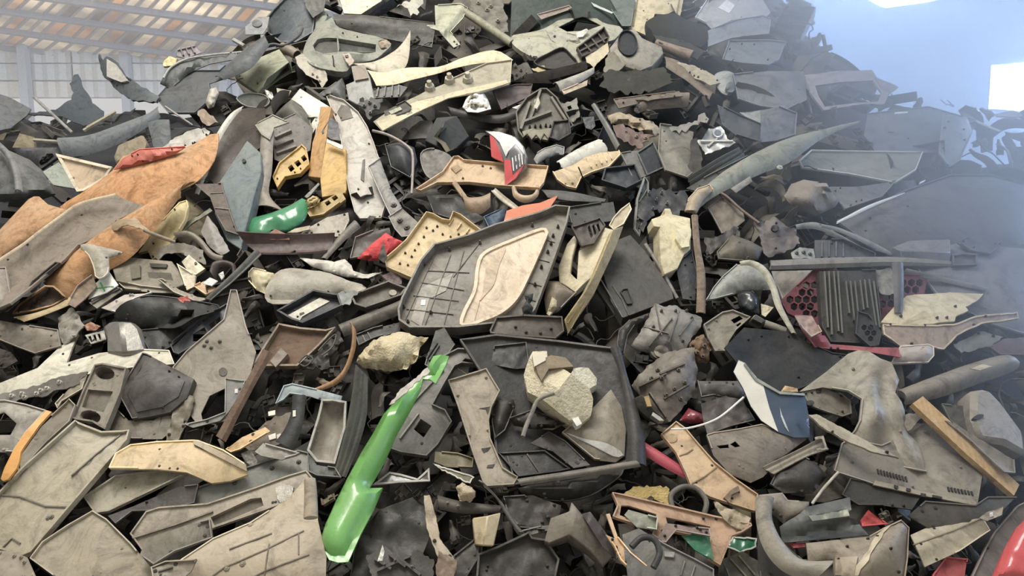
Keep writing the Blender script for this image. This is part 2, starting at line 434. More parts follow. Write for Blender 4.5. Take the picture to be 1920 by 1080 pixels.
def decorate(o, F, v, ol, mat, rim=None, ribs=None, rib=None, clips=None, clip=None, plates=None):
    if rim:
        path = [on(F, *p) for p in ol]; sd = sides_of(F, path, True)
        if area2([uv(F, *p) for p in ol]) < 0: sd = [-s for s in sd]
        h, w = rim[0], rim[1]; V, Fc = ribbon(path, [F.n] * len(path), sd, h, w, True)
        link('flange', mk('flange', V, Fc), rim[2] if len(rim) > 2 else mat, o)
    k = VIEWS[v][2]
    for rb in polys(v, ribs):
        path = [on(F, *p[:2]) for p in resample(rb, 14, False)]; sd = sides_of(F, path, False)
        w = rib[0] / k * F.mpp; V, Fc = ribbon([p - s * w / 2 - F.n * .002 for p, s in zip(path, sd)], [F.n] * len(path), sd, rib[1] + .002, w, False)
        link(rib[3] if len(rib) > 3 else 'rib', mk('rib', V, Fc), rib[2] or mat, o)
    if clips:
        rot = Matrix((F.e1, F.e2, F.n)).transposed()
        me = clipmesh(clip[0] / k * F.mpp, clip[1], (clip[2] if len(clip) > 2 else None) or mat)
        for p in pts(v, clips):
            c = bpy.data.objects.new('clip', me); COL.objects.link(c); c.parent = o; c.location = on(F, *p[:2]); c.rotation_euler = rot.to_euler()
    for pl in plates or []:  # raised dark plates paint in the shade of mouths, slots and holes
        nm, mt, poly, h = pl[:4]; kw = pl[4] if len(pl) > 4 else {}
        q = pts(v, poly)
        if kw.get('sm'): q = catmull(q, max(20, len(q) * 4), True)
        if kw.get('jag'): SEED[0] += 1; q = jagged(q, kw['jag'], SEED[0])
        q = resample(q, 10)
        V, Fc = build_sheet(F, q, [], kw.get('th', max(h, .003)), extra=h, fine=kw.get('fine', 9))
        c = link(nm, mk(nm, V, Fc), mt or mat, o)
        if h < 0:
            path = [on(F, *p) for p in q]; sd = sides_of(F, path, True)
            if area2([uv(F, *p) for p in q]) < 0: sd = [-s for s in sd]
            V, Fc = ribbon(path, [F.n] * len(path), [-s for s in sd], h, .003, True); link('recess_wall', mk('recess_wall', V, Fc), kw.get('wall', mat), o)
        if kw.get('rim'):
            path = [on(F, *p, extra=h) for p in q]; sd = sides_of(F, path, True)
            if area2([uv(F, *p) for p in q]) < 0: sd = [-s for s in sd]
            V, Fc = ribbon(path, [F.n] * len(path), sd, kw['rim'][0], kw['rim'][1], True); link('edge', mk('edge', V, Fc), mt or mat, c)
def S(name, label, cat, v, A, B, mat, bul=.25, prof=None, n=22, m=9, th=.006, t=(0, .75), wr=.003, torn=0, z=0, far=None, group=None, q=.12,
      ribs=None, rib=(5, .006, None, 'rib'), clips=None, clip=(5, .012, None), plates=None, part=None):
    """a long moulded piece between two edges with a curved cross section"""
    SEED[0] += 1; rn = random.Random(SEED[0]); name = scrap(name)
    a = catmull(pts(v, A), n); b = catmull(pts(v, B), n); ol = a + b[::-1]
    w0 = sum(math.hypot(p[0] - q_[0], p[1] - q_[1]) for p, q_ in zip(a, b)) / n
    F = rest(ol, t, z, far, q, (max(prof) if prof else max(bul, 0)) * w0 * heap_depth(960, 540) / FOC * .85)
    if prof is None: prof = [math.sin(math.pi * j / (m - 1)) ** .75 * bul for j in range(m)]
    m = len(prof) if len(prof) > 6 else 9
    pr = np.interp(np.linspace(0, 1, m), np.linspace(0, 1, len(prof)), prof)
    G = []; nf = noisef(F, wr, .3, SEED[0])
    e0 = [rn.uniform(-torn, torn) for _ in range(m)]; e1 = [rn.uniform(-torn, torn) for _ in range(m)]
    for i in range(n):
        pa, pb = on(F, *a[i]), on(F, *b[i]); w = (pb - pa).length; row = []
        for j in range(m):
            f = j / (m - 1); p = pa.lerp(pb, f) + F.n * (pr[j] * w)
            row.append(p + F.n * nf(p.dot(F.e1), p.dot(F.e2)))
        G.append(row)
    if torn:
        for j in range(m):
            G[0][j] = G[0][j] + (G[0][j] - G[1][j]).normalized() * e0[j] * F.mpp
            G[-1][j] = G[-1][j] + (G[-1][j] - G[-2][j]).normalized() * e1[j] * F.mpp
    Nn = []
    for i in range(n):
        row = []
        for j in range(m):
            du = G[min(i + 1, n - 1)][j] - G[max(i - 1, 0)][j]; dv = G[i][min(j + 1, m - 1)] - G[i][max(j - 1, 0)]
            x = du.cross(dv); x = x.normalized() if x.length > 1e-10 else F.n.copy()
            row.append(x if x.dot(F.n) > -.05 else -x)
        Nn.append(row)
    V, Fc = solid_grid(G, Nn, th)
    me = mk(name, V, Fc)
    bm = bmesh.new(); bm.from_mesh(me); bmesh.ops.recalc_face_normals(bm, faces=bm.faces); bm.to_mesh(me); bm.free()
    o = link(name, me, mat, loc=F.A); tag(o, label, cat, group); TRACED.append((o.name, ol, []))
    hmax = float(max(pr)) * w0 * F.mpp
    F.f = lambda u, v: hmax * .9
    decorate(o, F, v, None, mat, None, ribs, rib, clips, clip, plates)
    o_frame[o.name] = F
    return o
def tube_mesh(name, path, rads, n=14, wall=0.0, nrm=None):
    V = []; Fc = []; k = len(path)
    tang = [(path[min(i + 1, k - 1)] - path[max(i - 1, 0)]).normalized() for i in range(k)]
    ref = nrm or Vector((0, 0, 1)); x = tang[0].cross(ref); x = x.normalized() if x.length > 1e-4 else Vector((1, 0, 0))
    rings = []
    for i in range(k):
        x = (x - tang[i] * x.dot(tang[i])).normalized(); y = tang[i].cross(x)
        rings.append((x.copy(), y))
    def ring(i, r): return [path[i] + (rings[i][0] * math.cos(2 * math.pi * j / n) + rings[i][1] * math.sin(2 * math.pi * j / n)) * r for j in range(n)]
    for i in range(k): V += ring(i, rads[i])
    for i in range(k - 1):
        for j in range(n): Fc.append((i * n + j, i * n + (j + 1) % n, (i + 1) * n + (j + 1) % n, (i + 1) * n + j))
    if wall:
        o = k * n
        for i in range(k): V += ring(i, max(rads[i] - wall, rads[i] * .4))
        for i in range(k - 1):
            for j in range(n): Fc.append((o + i * n + j, o + (i + 1) * n + j, o + (i + 1) * n + (j + 1) % n, o + i * n + (j + 1) % n))
        for i in (0, k - 1):
            for j in range(n): Fc.append((i * n + j, o + i * n + j, o + i * n + (j + 1) % n, i * n + (j + 1) % n))
    else: Fc += [tuple(range(n - 1, -1, -1)), tuple(range((k - 1) * n, k * n))]
    me = mk(name, V, Fc); bm = bmesh.new(); bm.from_mesh(me); bmesh.ops.recalc_face_normals(bm, faces=bm.faces); bm.to_mesh(me); bm.free()
    return me
def T(name, label, cat, v, path, r0, r1, mat, t=(0, .75), wall=0, n=12, steps=None, z=0, far=None, group=None, wr=0, q=.15, sag=0):
    """a tube, hose, rod or wire; r0, r1 radii in pixels of the view"""
    name = scrap(name); k = VIEWS[v][2]; p = pts(v, path); steps = steps or max(4, len(p) * 5)
    c = catmull(p, steps); ra, rb = r0 / k, r1 / k; ol = []; bk = []
    for i in range(steps):
        a, b = c[max(i - 1, 0)], c[min(i + 1, steps - 1)]; dx, dy = b[0] - a[0], b[1] - a[1]; L = math.hypot(dx, dy) + 1e-6; r = max(ra + (rb - ra) * i / (steps - 1), 2.2)
        ol.append((c[i][0] - dy / L * r, c[i][1] + dx / L * r)); bk.append((c[i][0] + dy / L * r, c[i][1] - dx / L * r))
    F = rest(ol + bk[::-1], t, z + max(ra, rb) * .004 * .6, far, q, max(ra, rb) * .0028)
    path3 = [on(F, *x) + F.n * (sag * math.sin(math.pi * i / (steps - 1))) for i, x in enumerate(c)]
    rn = random.Random(SEED[0])
    rads = [(ra + (rb - ra) * i / (steps - 1)) * F.mpp * (1 + wr * rn.uniform(-1, 1)) for i in range(steps)]
    o = link(name, tube_mesh(name, path3, rads, n, wall), mat, loc=F.A); tag(o, label, cat, group); o_frame[o.name] = F
    return o
def K(name, label, cat, v, Vx, Fx, mat, t=(0, .75), back=.06, z=0, far=None, group=None, plates=None, bev=.004, sub=0, ns=0, q=.12, clips=None, clip=(5, .012, None), ribs=None, rib=(5, .008, None, 'rib')):
    """an angular moulded body: vertices x,y,height with faces, closed behind"""
    SEED[0] += 1; name = scrap(name)
    vs = pts(v, Vx); fs = [tuple(int(i) for i in f.split()) for f in Fx.split('|')]
    hull = hull2([(p[0], p[1]) for p in vs])
    F = rest(hull, t, z, far, q, .02)
    V = [on(F, p[0], p[1], extra=(p[2] if len(p) > 2 else 0)) for p in vs]; k = len(V)
    faces = []
    for f in fs:
        a = area2([uv(F, *vs[i][:2]) for i in f]); faces.append(f if a > 0 else tuple(reversed(f)))
    ed = set()
    for f in faces:
        for i in range(len(f)): ed.add((f[i], f[(i + 1) % len(f)]))
    Fc = list(faces) + [tuple(k + i for i in reversed(f)) for f in faces] + [(b, a, a + k, b + k) for a, b in ed if (b, a) not in ed]
    lo = -back
    V2 = V + [p - F.n * (p.dot(F.n)) + F.n * lo + (FWD * 0) for p in V]
    me = mk(name, V2, Fc); bm = bmesh.new(); bm.from_mesh(me)
    if sub:
        bmesh.ops.subdivide_edges(bm, edges=bm.edges, cuts=sub, use_grid_fill=True)
        for x in bm.verts:
            d = noise.noise_vector(x.co * (9 if ns < .02 else 7) + Vector((SEED[0], 0, 0))); x.co += d * ns
    bmesh.ops.recalc_face_normals(bm, faces=bm.faces); bm.to_mesh(me); bm.free()
    o = link(name, me, mat, loc=F.A); tag(o, label, cat, group); TRACED.append((o.name, hull, []))
    if bev and not sub:
        b = o.modifiers.new('edge_wear', 'BEVEL'); b.width = bev; b.segments = 1; b.limit_method = 'ANGLE'
    F.f = lambda u, v: 0
    decorate(o, F, v, None, mat, None, ribs, rib, clips, clip, plates)
    o_frame[o.name] = F
    return o
def hull2(p):
    p = sorted(set(p))
    def half(q):
        h = []
        for x in q:
            while len(h) > 1 and (h[-1][0] - h[-2][0]) * (x[1] - h[-2][1]) - (h[-1][1] - h[-2][1]) * (x[0] - h[-2][0]) <= 0: h.pop()
            h.append(x)
        return h
    return half(p)[:-1] + half(p[::-1])[:-1]
def inpoly(x, y, lp):
    c = False
    for k in range(len(lp)):
        x1, y1 = lp[k - 1][:2]; x2, y2 = lp[k][:2]
        if (y1 > y) != (y2 > y) and x < (x2 - x1) * (y - y1) / (y2 - y1) + x1: c = not c
    return c
def hexholes(v, area, pitch, r):
    ox, oy, k = VIEWS[v]; poly = pts(v, area); p = pitch / k; out = []
    xs = [q[0] for q in poly]; ys = [q[1] for q in poly]; j = 0; y = min(ys)
    while y < max(ys):
        x = min(xs) + (p / 2 if j % 2 else 0)
        while x < max(xs):
            h = [(x + r / k * math.cos(math.radians(60 * i + 30)), y + r / k * math.sin(math.radians(60 * i + 30))) for i in range(6)]
            if all(inpoly(a, b, poly) for a, b in h): out.append(h)
            x += p
        y += p * .866; j += 1
    return out

# ------------------------------------------------------------------ the setting: shed, floor, core of the heap
def at(px, py, Y):
    d = ray(px, py); return CAM + d * (Y / d.y)
def noisy(x, y, s, a): return a * noise.noise(Vector((x * s, y * s, 3.3)))
fl = struct('floor', boxmesh('floor', -45, 45, -12, 60, -.2, 0), '8a857a')
# back wall of the shed, seen beyond the heap: profiled sheets between posts, open strip beneath
WY = 32.0
zt = at(100, 86, WY).z; zb = at(100, 184, WY).z; x0 = at(-420, 100, WY).x; x1 = at(900, 100, WY).x
wb = struct('wall_back', boxmesh('wall_back', x0, x1, WY + .18, WY + .24, zb + .02, zt + .6), 'c4c8c8:k')
nr = 3; cw = 4.1
ncol = int((x1 - x0) / cw)
for r in range(nr):
    for c in range(ncol):
        a = x0 + c * cw + .04; b = a + cw - .08; za = zb + (zt - zb) * r / nr + .03; zc = zb + (zt - zb) * (r + 1) / nr - .03
        V = []; Fc = []; k = 17
        for i in range(k):
            x = a + (b - a) * i / (k - 1); y = WY + (.05 if i % 2 else -.03)
            V += [(x, y, za), (x, y, zc), (x, y + .04, za), (x, y + .04, zc)]
        for i in range(k - 1):
            p = 4 * i; n_ = p + 4
            Fc += [(p, n_, n_ + 1, p + 1), (p + 2, p + 3, n_ + 3, n_ + 2), (p + 1, n_ + 1, n_ + 3, p + 3), (p, p + 2, n_ + 2, n_)]
        link('wall_sheet', mk('wall_sheet', V, Fc), ('cfd2d0:k', 'c2c6c6:k', 'd4d4cc:k')[(r * 2 + c) % 3], wb, sharp=0)
for px in (46, 236, 420, -180):
    x = at(px, 140, WY - .3).x
    link('post', boxmesh('post', x - .17, x + .17, WY - .45, WY - .1, 0, zt + .3), 'aeb6be:k', wb, sharp=0)
# roof: a plane rising towards the yard, with rafters, purlins and sheets
RN = Vector((0.075, .15, 1)).normalized(); RP = at(40, 88, WY)
def onroof(px, py, off=0):
    d = ray(px, py); return CAM + d * ((RP - CAM).dot(RN) / d.dot(RN)) - RN * off
roofc = [onroof(-500, 92), onroof(1000, 170), onroof(1000, -150), onroof(-500, -150)]
def prism(name, q, dz):
    V = [*q, *[p + RN * dz for p in q]]
    return mk(name, V, [(0, 1, 2, 3), (7, 6, 5, 4), (0, 4, 5, 1), (1, 5, 6, 2), (2, 6, 7, 3), (3, 7, 4, 0)])
ceil = struct('ceiling', barmesh('ceiling', onroof(-500, 91), onroof(900, 200), .3, .3), 'a8a8a4:k')
rn = random.Random(5)
RAFT = [((-300, -66), (700, 74)), ((-300, -28), (620, 98)), ((-300, 8), (560, 128)), ((-300, 44), (500, 146)), ((-300, -108), (900, 60)), ((-300, -152), (900, 16))]
for a, b in RAFT:
    link('rafter', barmesh('rafter', onroof(*a, .14), onroof(*b, .14), .22, .2, RN), '8c8e94:k', ceil, sharp=0)
def raft_y(r, x):
    (ax, ay), (bx, by) = r; return ay + (by - ay) * (x - ax) / (bx - ax)
order = [RAFT[5], RAFT[4], RAFT[0], RAFT[1], RAFT[2], RAFT[3]]
for lo, hi in zip(order[1:], order):
    x = -160.0
    while x < 620:
        w = 27 + rn.uniform(-3, 3); dx = 34
        # a sheet of the roof skin between two purlins, translucent ones lit from above
        q = [onroof(x, raft_y(lo, x)), onroof(x + w, raft_y(lo, x + w)), onroof(x + w + dx, raft_y(hi, x + w + dx)), onroof(x + dx, raft_y(hi, x + dx))]
        s = link('roof_sheet', prism('roof_sheet', q, .03), None, ceil, sharp=0)
        link('purlin', barmesh('purlin', onroof(x, raft_y(lo, x), .05), onroof(x + dx, raft_y(hi, x + dx), .05), .09, .08, RN), 'a9a4a0:k', ceil, sharp=0)
        x += w
def translucent(name, rgb):
    m = bpy.data.materials.new(name); m.use_nodes = True; N = m.node_tree.nodes; L = m.node_tree.links; N.remove(N['Principled BSDF'])
    t = N.new('ShaderNodeBsdfTranslucent'); d = N.new('ShaderNodeBsdfDiffuse'); mx = N.new('ShaderNodeMixShader'); nz = N.new('ShaderNodeTexNoise'); nz.inputs['Scale'].default_value = .7
    cr = N.new('ShaderNodeValToRGB'); cr.color_ramp.elements[0].position = .35; cr.color_ramp.elements[1].position = .65
    cr.color_ramp.elements[0].color = (*[lin(c * .8) for c in rgb], 1); cr.color_ramp.elements[1].color = (*[lin(c) for c in rgb], 1)
    tc = N.new('ShaderNodeTexCoord'); L.new(tc.outputs['Object'], nz.inputs['Vector']); L.new(nz.outputs[0], cr.inputs[0])
    L.new(cr.outputs[0], t.inputs[0]); L.new(cr.outputs[0], d.inputs[0]); mx.inputs[0].default_value = .3
    L.new(t.outputs[0], mx.inputs[1]); L.new(d.outputs[0], mx.inputs[2]); L.new(mx.outputs[0], N['Material Output'].inputs[0]); return m
RM = [translucent('roof_sheet_peach', (236, 206, 172)), translucent('roof_sheet_pale', (250, 240, 222)), translucent('roof_sheet_dusty', (188, 176, 160))]
for o in [c for c in ceil.children if c.name.startswith('roof_sheet')]:
    o.data.materials.append(RM[rn.choice((0, 1, 1, 0, 1, 2))])
# far wall with the daylit window and the open gap under the roof
F = rest([(1650, 60)], (0, 0), far=14.2)
wall_ol = [(1330, 420), (1330, -60), (1430, -20), (1442, 6), (1462, 2), (1470, -20), (1522, -20), (1528, 8), (1546, 4), (1552, -20), (1600, -14), (1660, 15), (1790, -4), (1900, -40), (2300, -60), (2300, 420)]
V, Fc = build_sheet(F, resample(wall_ol, 60), [[(1855, 124), (1990, 112), (1990, 214), (1850, 205)]], .12, fine=20)
wr_ = struct('wall_right', mk('wall_right', V, Fc), '6f747a:k', loc=F.A)
wf = [on(F, *p) for p in ((1855, 124), (1990, 112), (1990, 214), (1850, 205))]
V, Fc = ribbon(wf, [F.n] * 4, [s for s in sides_of(F, wf, True)], .06, .05, True)
wn_ = struct('window_1', mk('window_frame', V, Fc), '9aa0a8:k', loc=F.A)
def daylit(name, q, strength, parent):
    V = [*q, *[p + FWD * .02 for p in q]]
    me = mk(name, V, [(0, 1, 2, 3), (7, 6, 5, 4), (0, 4, 5, 1), (1, 5, 6, 2), (2, 6, 7, 3), (3, 7, 4, 0)])
    m = bpy.data.materials.new('frosted_daylit_pane'); m.use_nodes = True; B = m.node_tree.nodes['Principled BSDF']
    B.inputs['Base Color'].default_value = (.8, .85, .9, 1); B.inputs['Emission Color'].default_value = (.60, .74, 1, 1); B.inputs['Emission Strength'].default_value = strength
    me.materials.append(m); o = link(name, me, None, parent, sharp=0); return o
daylit('pane', [p + FWD * .06 for p in wf], 380, wn_)
w2 = struct('window_2', barmesh('eaves_window_frame', on(F, 1590, -2), on(F, 1800, -2), .05, .05, F.n), '9aa0a8:k', loc=F.A)
daylit('pane', [on(F, *p) + FWD * .3 for p in ((1560, -90), (1850, -90), (1850, 30), (1560, 30))], 420, w2)
# core of the heap
ridge_px = [(-700, 600), (-200, 520), (0, 445), (130, 400), (250, 330), (330, 290), (400, 190), (450, 110), (520, 20), (600, -140), (900, -200), (1400, -160), (1475, 20), (1550, 140), (1700, 190), (1920, 225), (2300, 300)]
rid = []
for p in ridge_px:
    q = CAM + ray(*p) * heap_depth(*p); rid.append((q.x, q.y))
rid.sort(); RX = [p[0] for p in rid]; RY = [p[1] for p in rid]
def core_z(x, y):
    yr = float(np.interp(x, RX, RY)); z = SL_Z0 + SL * (min(y, yr) - SL_Y0)
    if y > yr: z -= .9 * (y - yr)
    z -= .36
    return max(-.05, z + noisy(x, y, 2.3, .12) + noisy(x, y, 6.1, .08))
def heightfield(name, xs, ys, fz):
    V = [(x, y, fz(x, y)) for y in ys for x in xs]; w = len(xs)
    return mk(name, V, [(j * w + i, j * w + i + 1, (j + 1) * w + i + 1, (j + 1) * w + i) for j in range(len(ys) - 1) for i in range(w - 1)])
me = heightfield('heap_core', list(np.linspace(-6, 7, 131)), list(np.linspace(1.4, 11, 101)), core_z)
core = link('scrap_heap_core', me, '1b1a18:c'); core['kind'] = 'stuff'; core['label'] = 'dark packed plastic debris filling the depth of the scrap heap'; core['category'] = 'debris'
def far_z(x, y):
    z = .7 + .338 * (min(y, 12.2) - 5.6) - (.8 * (y - 12.2) if y > 12.2 else 0)
    if x > -3.2: z -= (x + 3.2) * .5
    return max(-.05, z + noisy(x, y, 1.3, .25) + noisy(x, y, 3.7, .12))
me = heightfield('far_heap_core', list(np.linspace(-16, -1.2, 90)), list(np.linspace(5.2, 15, 60)), far_z)
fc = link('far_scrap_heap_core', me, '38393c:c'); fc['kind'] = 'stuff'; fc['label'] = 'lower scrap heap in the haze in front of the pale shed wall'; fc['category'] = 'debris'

# ------------------------------------------------------------------ loose small scrap in the gaps
def filler_material():
    m = M('5a564d').copy(); m.name = 'mixed_scrap_plastic'; N = m.node_tree.nodes; L = m.node_tree.links
    hv = [n for n in N if n.type == 'HUE_SAT'][0]; oi = [n for n in N if n.type == 'OBJECT_INFO'][0]
    cr = N.new('ShaderNodeValToRGB'); cr.color_ramp.interpolation = 'CONSTANT'
    cols = [(0, '1b1a19'), (.25, '252321'), (.45, '302e2a'), (.6, '3d3933'), (.72, '4b4740'), (.84, '312f2d'), (.9, '5d574b'), (.97, '85795f')]
    while len(cr.color_ramp.elements) < len(cols): cr.color_ramp.elements.new(.5)
    for e, (p, h) in zip(cr.color_ramp.elements, cols): e.position = p; e.color = (*[lin(int(h[i:i + 2], 16)) for i in (0, 2, 4)], 1)
    L.new(oi.outputs['Random'], cr.inputs[0]); L.new(cr.outputs[0], hv.inputs['Color']); return m
FM = filler_material()
rn = random.Random(11)
class LF: pass
def flat_frame():
    f = LF(); f.n = Vector((0, 0, 1)); return f
def proto_shard(seed):
    r = random.Random(seed); n = 11; ring = []
    for i in range(n):
        a = 2 * math.pi * i / n; q = .16 * r.uniform(.55, 1.15); ring.append((q * math.cos(a) * 1.25, q * math.sin(a) * .75))
    V = [(0, 0, .02)] + [(x, y, -.5 * x * x / .16 * .8) for x, y in ring]; Fc = [(0, 1 + i, 1 + (i + 1) % n) for i in range(n)]
    k = len(V); V += [(x, y, z - .006) for x, y, z in V]; Fc += [(k, k + 1 + (i + 1) % n, k + 1 + i) for i in range(n)] + [(1 + (i + 1) % n, 1 + i, k + 1 + i, k + 1 + (i + 1) % n) for i in range(n)]
    return mk('shard', V, Fc)
def proto_channel(seed):
    r = random.Random(seed); L = r.uniform(.24, .4); w = r.uniform(.03, .06); pr = [(-w, .05), (-w * .8, 0), (0, .008), (w * .8, 0), (w, .035)]
    G = [[Vector((L * (i / 8 - .5), y, z + .03 * math.sin(i * .5))) for y, z in pr] for i in range(9)]
    V, Fc = solid_grid(G, [[Vector((0, 0, 1))] * 5] * 9, .005); return mk('channel', V, Fc)
def proto_tray(seed):
    r = random.Random(seed); a, b, h = r.uniform(.1, .15), r.uniform(.06, .1), r.uniform(.03, .07)
    base = [Vector((x, y, 0)) for x, y in ((-a, -b), (a, -b), (a * .9, b), (-a * .9, b))]
    V, Fc = ribbon(base, [Vector((0, 0, 1))] * 4, [Vector((-p.x, -p.y, 0)).normalized() for p in base], h, .008, True)
    k = len(V); V += base + [p - Vector((0, 0, .006)) for p in base]; Fc += [(k, k + 1, k + 2, k + 3), (k + 7, k + 6, k + 5, k + 4)] + [(k + i, k + 4 + i, k + 4 + (i + 1) % 4, k + (i + 1) % 4) for i in range(4)]
    for j in range(3):
        x = -a * .6 + j * a * .6; kk = len(V); q = [(x - .004, -b * .9), (x + .004, -b * .9), (x + .004, b * .9), (x - .004, b * .9)]
        V += [Vector((p[0], p[1], z)) for z in (0, h * .5) for p in q]; Fc += [(kk + 4, kk + 5, kk + 6, kk + 7)] + [(kk + i, kk + (i + 1) % 4, kk + 4 + (i + 1) % 4, kk + 4 + i) for i in range(4)]
    return mk('tray', V, Fc)
def proto_curl(seed):
    r = random.Random(seed); R = r.uniform(.06, .12); L = r.uniform(.15, .3); a1 = r.uniform(1.8, 3.2)
    G = []
    for i in range(7):
        row = []
        for j in range(9):
            a = a1 * (j / 8 - .5); row.append(Vector((L * (i / 6 - .5) * (1 + .2 * math.sin(j * 1.7)), R * math.sin(a), R * math.cos(a) - R)))
        G.append(row)
    V, Fc = solid_grid(G, [[Vector((0, p.y, p.z + R)).normalized() for p in row] for row in G], .005); return mk('curl', V, Fc)
def proto_pipe(seed):
    r = random.Random(seed); L = r.uniform(.18, .32); q = r.uniform(.012, .03); k = r.uniform(-.05, .05)
    return tube_mesh('pipe', [Vector((L * (i / 7 - .5), k * math.sin(i * .45), 0)) for i in range(8)], [q] * 8, 9, .003)
def proto_bracket(seed):
    r = random.Random(seed); V = []; Fc = []
    def bx(x0, x1, y0, y1, z0, z1):
        k = len(V); V.extend([(x, y, z) for z in (z0, z1) for y in (y0, y1) for x in (x0, x1)])
        Fc.extend([tuple(k + i for i in f) for f in [(0, 2, 3, 1), (4, 5, 7, 6), (0, 1, 5, 4), (2, 6, 7, 3), (0, 4, 6, 2), (1, 3, 7, 5)]])
    a, b = r.uniform(.08, .14), r.uniform(.05, .09)
    bx(-a, a, -b, -b + .02, 0, .03); bx(-a, a, b - .02, b, 0, .03); bx(-a, -a + .02, -b, b, 0, .035); bx(a - .02, a, -b, b, 0, .035)
    bx(-.008, .008, -b, b, 0, .022); bx(-a, a, -.006, .006, 0, .018); bx(-a * .9, 0, -b * .9, b * .9, .002, .008)
    return mk('bracket', V, Fc)
KINDS_F = [('plastic_shard', proto_shard, 'small dark torn plastic shard wedged in gaps between the larger pieces', 'shard'),
           ('channel_strip', proto_channel, 'short dark channel-shaped plastic strip buried in gaps of the heap', 'strip'),
           ('ribbed_tray', proto_tray, 'small dark ribbed plastic tray fragment buried in gaps of the heap', 'tray'),
           ('curled_scrap', proto_curl, 'small dark curled plastic offcut wedged in gaps of the heap', 'scrap'),
           ('pipe_stub', proto_pipe, 'short dark plastic pipe stub lodged in gaps of the heap', 'pipe'),
           ('slotted_bracket', proto_bracket, 'small dark slotted plastic bracket lodged in gaps of the heap', 'bracket')]
PROT = []
for nm, fn, lb, ct in KINDS_F:
    ms = []
    for s in range(4):
        me = fn(s * 7 + 3); me.materials.append(FM); me.shade_smooth(); me.set_sharp_from_angle(angle=.6); ms.append(me)
    PROT.append(ms)
def place_fill(kind, loc, nrm, scale, far=False):
    nm, fn, lb, ct = KINDS_F[kind]
    o = bpy.data.objects.new(nm, rn.choice(PROT[kind])); COL.objects.link(o); o.location = loc
    qv = Vector(nrm).to_track_quat('Z', 'Y').to_matrix() @ Matrix.Rotation(rn.uniform(0, 6.28), 3, 'Z'); o.rotation_euler = qv.to_euler(); o.scale = (scale,) * 3
    if far: tag(o, lb.replace('gaps of the heap', 'the distant heap by the shed wall').replace('gaps between the larger pieces', 'the distant heap by the shed wall'), ct, lb.split(' ')[0] + ' scrap of the distant heap: ' + ct)
    else: tag(o, lb, ct, 'dark ' + ct + ' fragments in the gaps')
heap_region = [(-150, 470), (0, 450), (140, 395), (250, 320), (350, 275), (400, 190), (460, 100), (560, -50), (1480, -50), (1565, 130), (1700, 180), (2050, 230), (2050, 1150), (-150, 1150)]
# ------------------------------------------------------------------ small scrap showing at the surface between the larger pieces
def proto_comb(seed):
    r = random.Random(seed); V = []; Fc = []
    def bx(x0, x1, y0, y1, z0, z1):
        k = len(V); V.extend([(x, y, z) for z in (z0, z1) for y in (y0, y1) for x in (x0, x1)])
        Fc.extend([tuple(k + i for i in f) for f in [(0, 2, 3, 1), (4, 5, 7, 6), (0, 1, 5, 4), (2, 6, 7, 3), (0, 4, 6, 2), (1, 3, 7, 5)]])
    n = r.randint(4, 7); L = .12
    bx(-L, L, -.012, .012, 0, .012)
    for i in range(n): x = -L + 2 * L * (i + .5) / n; bx(x - .006, x + .006, .012, r.uniform(.04, .07), 0, .01)
    return mk('comb', V, Fc)
def proto_wire(seed):
    r = random.Random(seed); p = Vector((0, 0, 0)); d = r.uniform(0, 6.28); path = [p]
    for i in range(11): d += r.uniform(-.7, .7); p = p + Vector((math.cos(d), math.sin(d), r.uniform(-.3, .35))) * .035; path.append(p)
    c = sum(path, Vector()) / len(path)
    return tube_mesh('wire', [q - c for q in path], [.0045] * 12, 6)
def proto_chip(seed):
    r = random.Random(seed); L = r.uniform(.07, .12); w = r.uniform(.02, .045); f = r.uniform(.2, .7); n = 5
    G = [[Vector((L * (i / n - .5) * 2 + r.uniform(-.008, .008), y * (1 - .5 * i / n) + r.uniform(-.006, .006), -abs(y) * f + .02 * math.sin(i))) for y in (-w, -w * .3, w * .3, w)] for i in range(n + 1)]
    V, Fc = solid_grid(G, [[Vector((0, 0, 1))] * 4] * (n + 1), .005); return mk('chip', V, Fc)
def proto_blade(seed):
    r = random.Random(seed); L = r.uniform(.2, .34); w = r.uniform(.02, .045); c = r.uniform(-.08, .08); n = 10
    G = [[Vector((L * (i / n - .5), c * math.sin(math.pi * i / n) + w * s * (1 - (i / n) ** 2 * .7), .02 * math.sin(i * .6) - .01 * abs(s))) for s in (-1, -.4, .4, 1)] for i in range(n + 1)]
    V, Fc = solid_grid(G, [[Vector((0, 0, 1))] * 4] * (n + 1), .005); return mk('blade', V, Fc)
def proto_knuckle(seed):
    r = random.Random(seed); V = []; Fc = []
    def bx(x0, x1, y0, y1, z0, z1):
        k = len(V); V.extend([(x, y, z) for z in (z0, z1) for y in (y0, y1) for x in (x0, x1)])
        Fc.extend([tuple(k + i for i in f) for f in [(0, 2, 3, 1), (4, 5, 7, 6), (0, 1, 5, 4), (2, 6, 7, 3), (0, 4, 6, 2), (1, 3, 7, 5)]])
    a, c = r.uniform(.04, .07), r.uniform(.025, .04)
    bx(-a, a, -c, c, 0, .008); bx(-a, -a + .006, -c, c, .008, .04); bx(-a, a, -c, -c + .005, .008, .03); bx(a * .1, a * .1 + .005, -c, c, .008, .026); bx(a * .3, a * .9, -c * .4, c * .4, .008, .035)
    bx(a, a + .03, -.006, .006, 0, .006)
    return mk('fitting', V, Fc)
KINDS_F += [('toothed_strip', proto_comb, 'small toothed plastic strip showing between larger scrap', 'strip'),
            ('wire_end', proto_wire, 'thin loose wire end poking out between larger scrap', 'wire'),
            ('plastic_chip', proto_chip, 'little folded plastic chip lying between larger scrap', 'chip'),
            ('curved_sliver', proto_blade, 'narrow curved plastic sliver showing between larger scrap', 'sliver'),
            ('plastic_fitting', proto_knuckle, 'small ribbed plastic fitting jammed between larger scrap', 'fitting')]
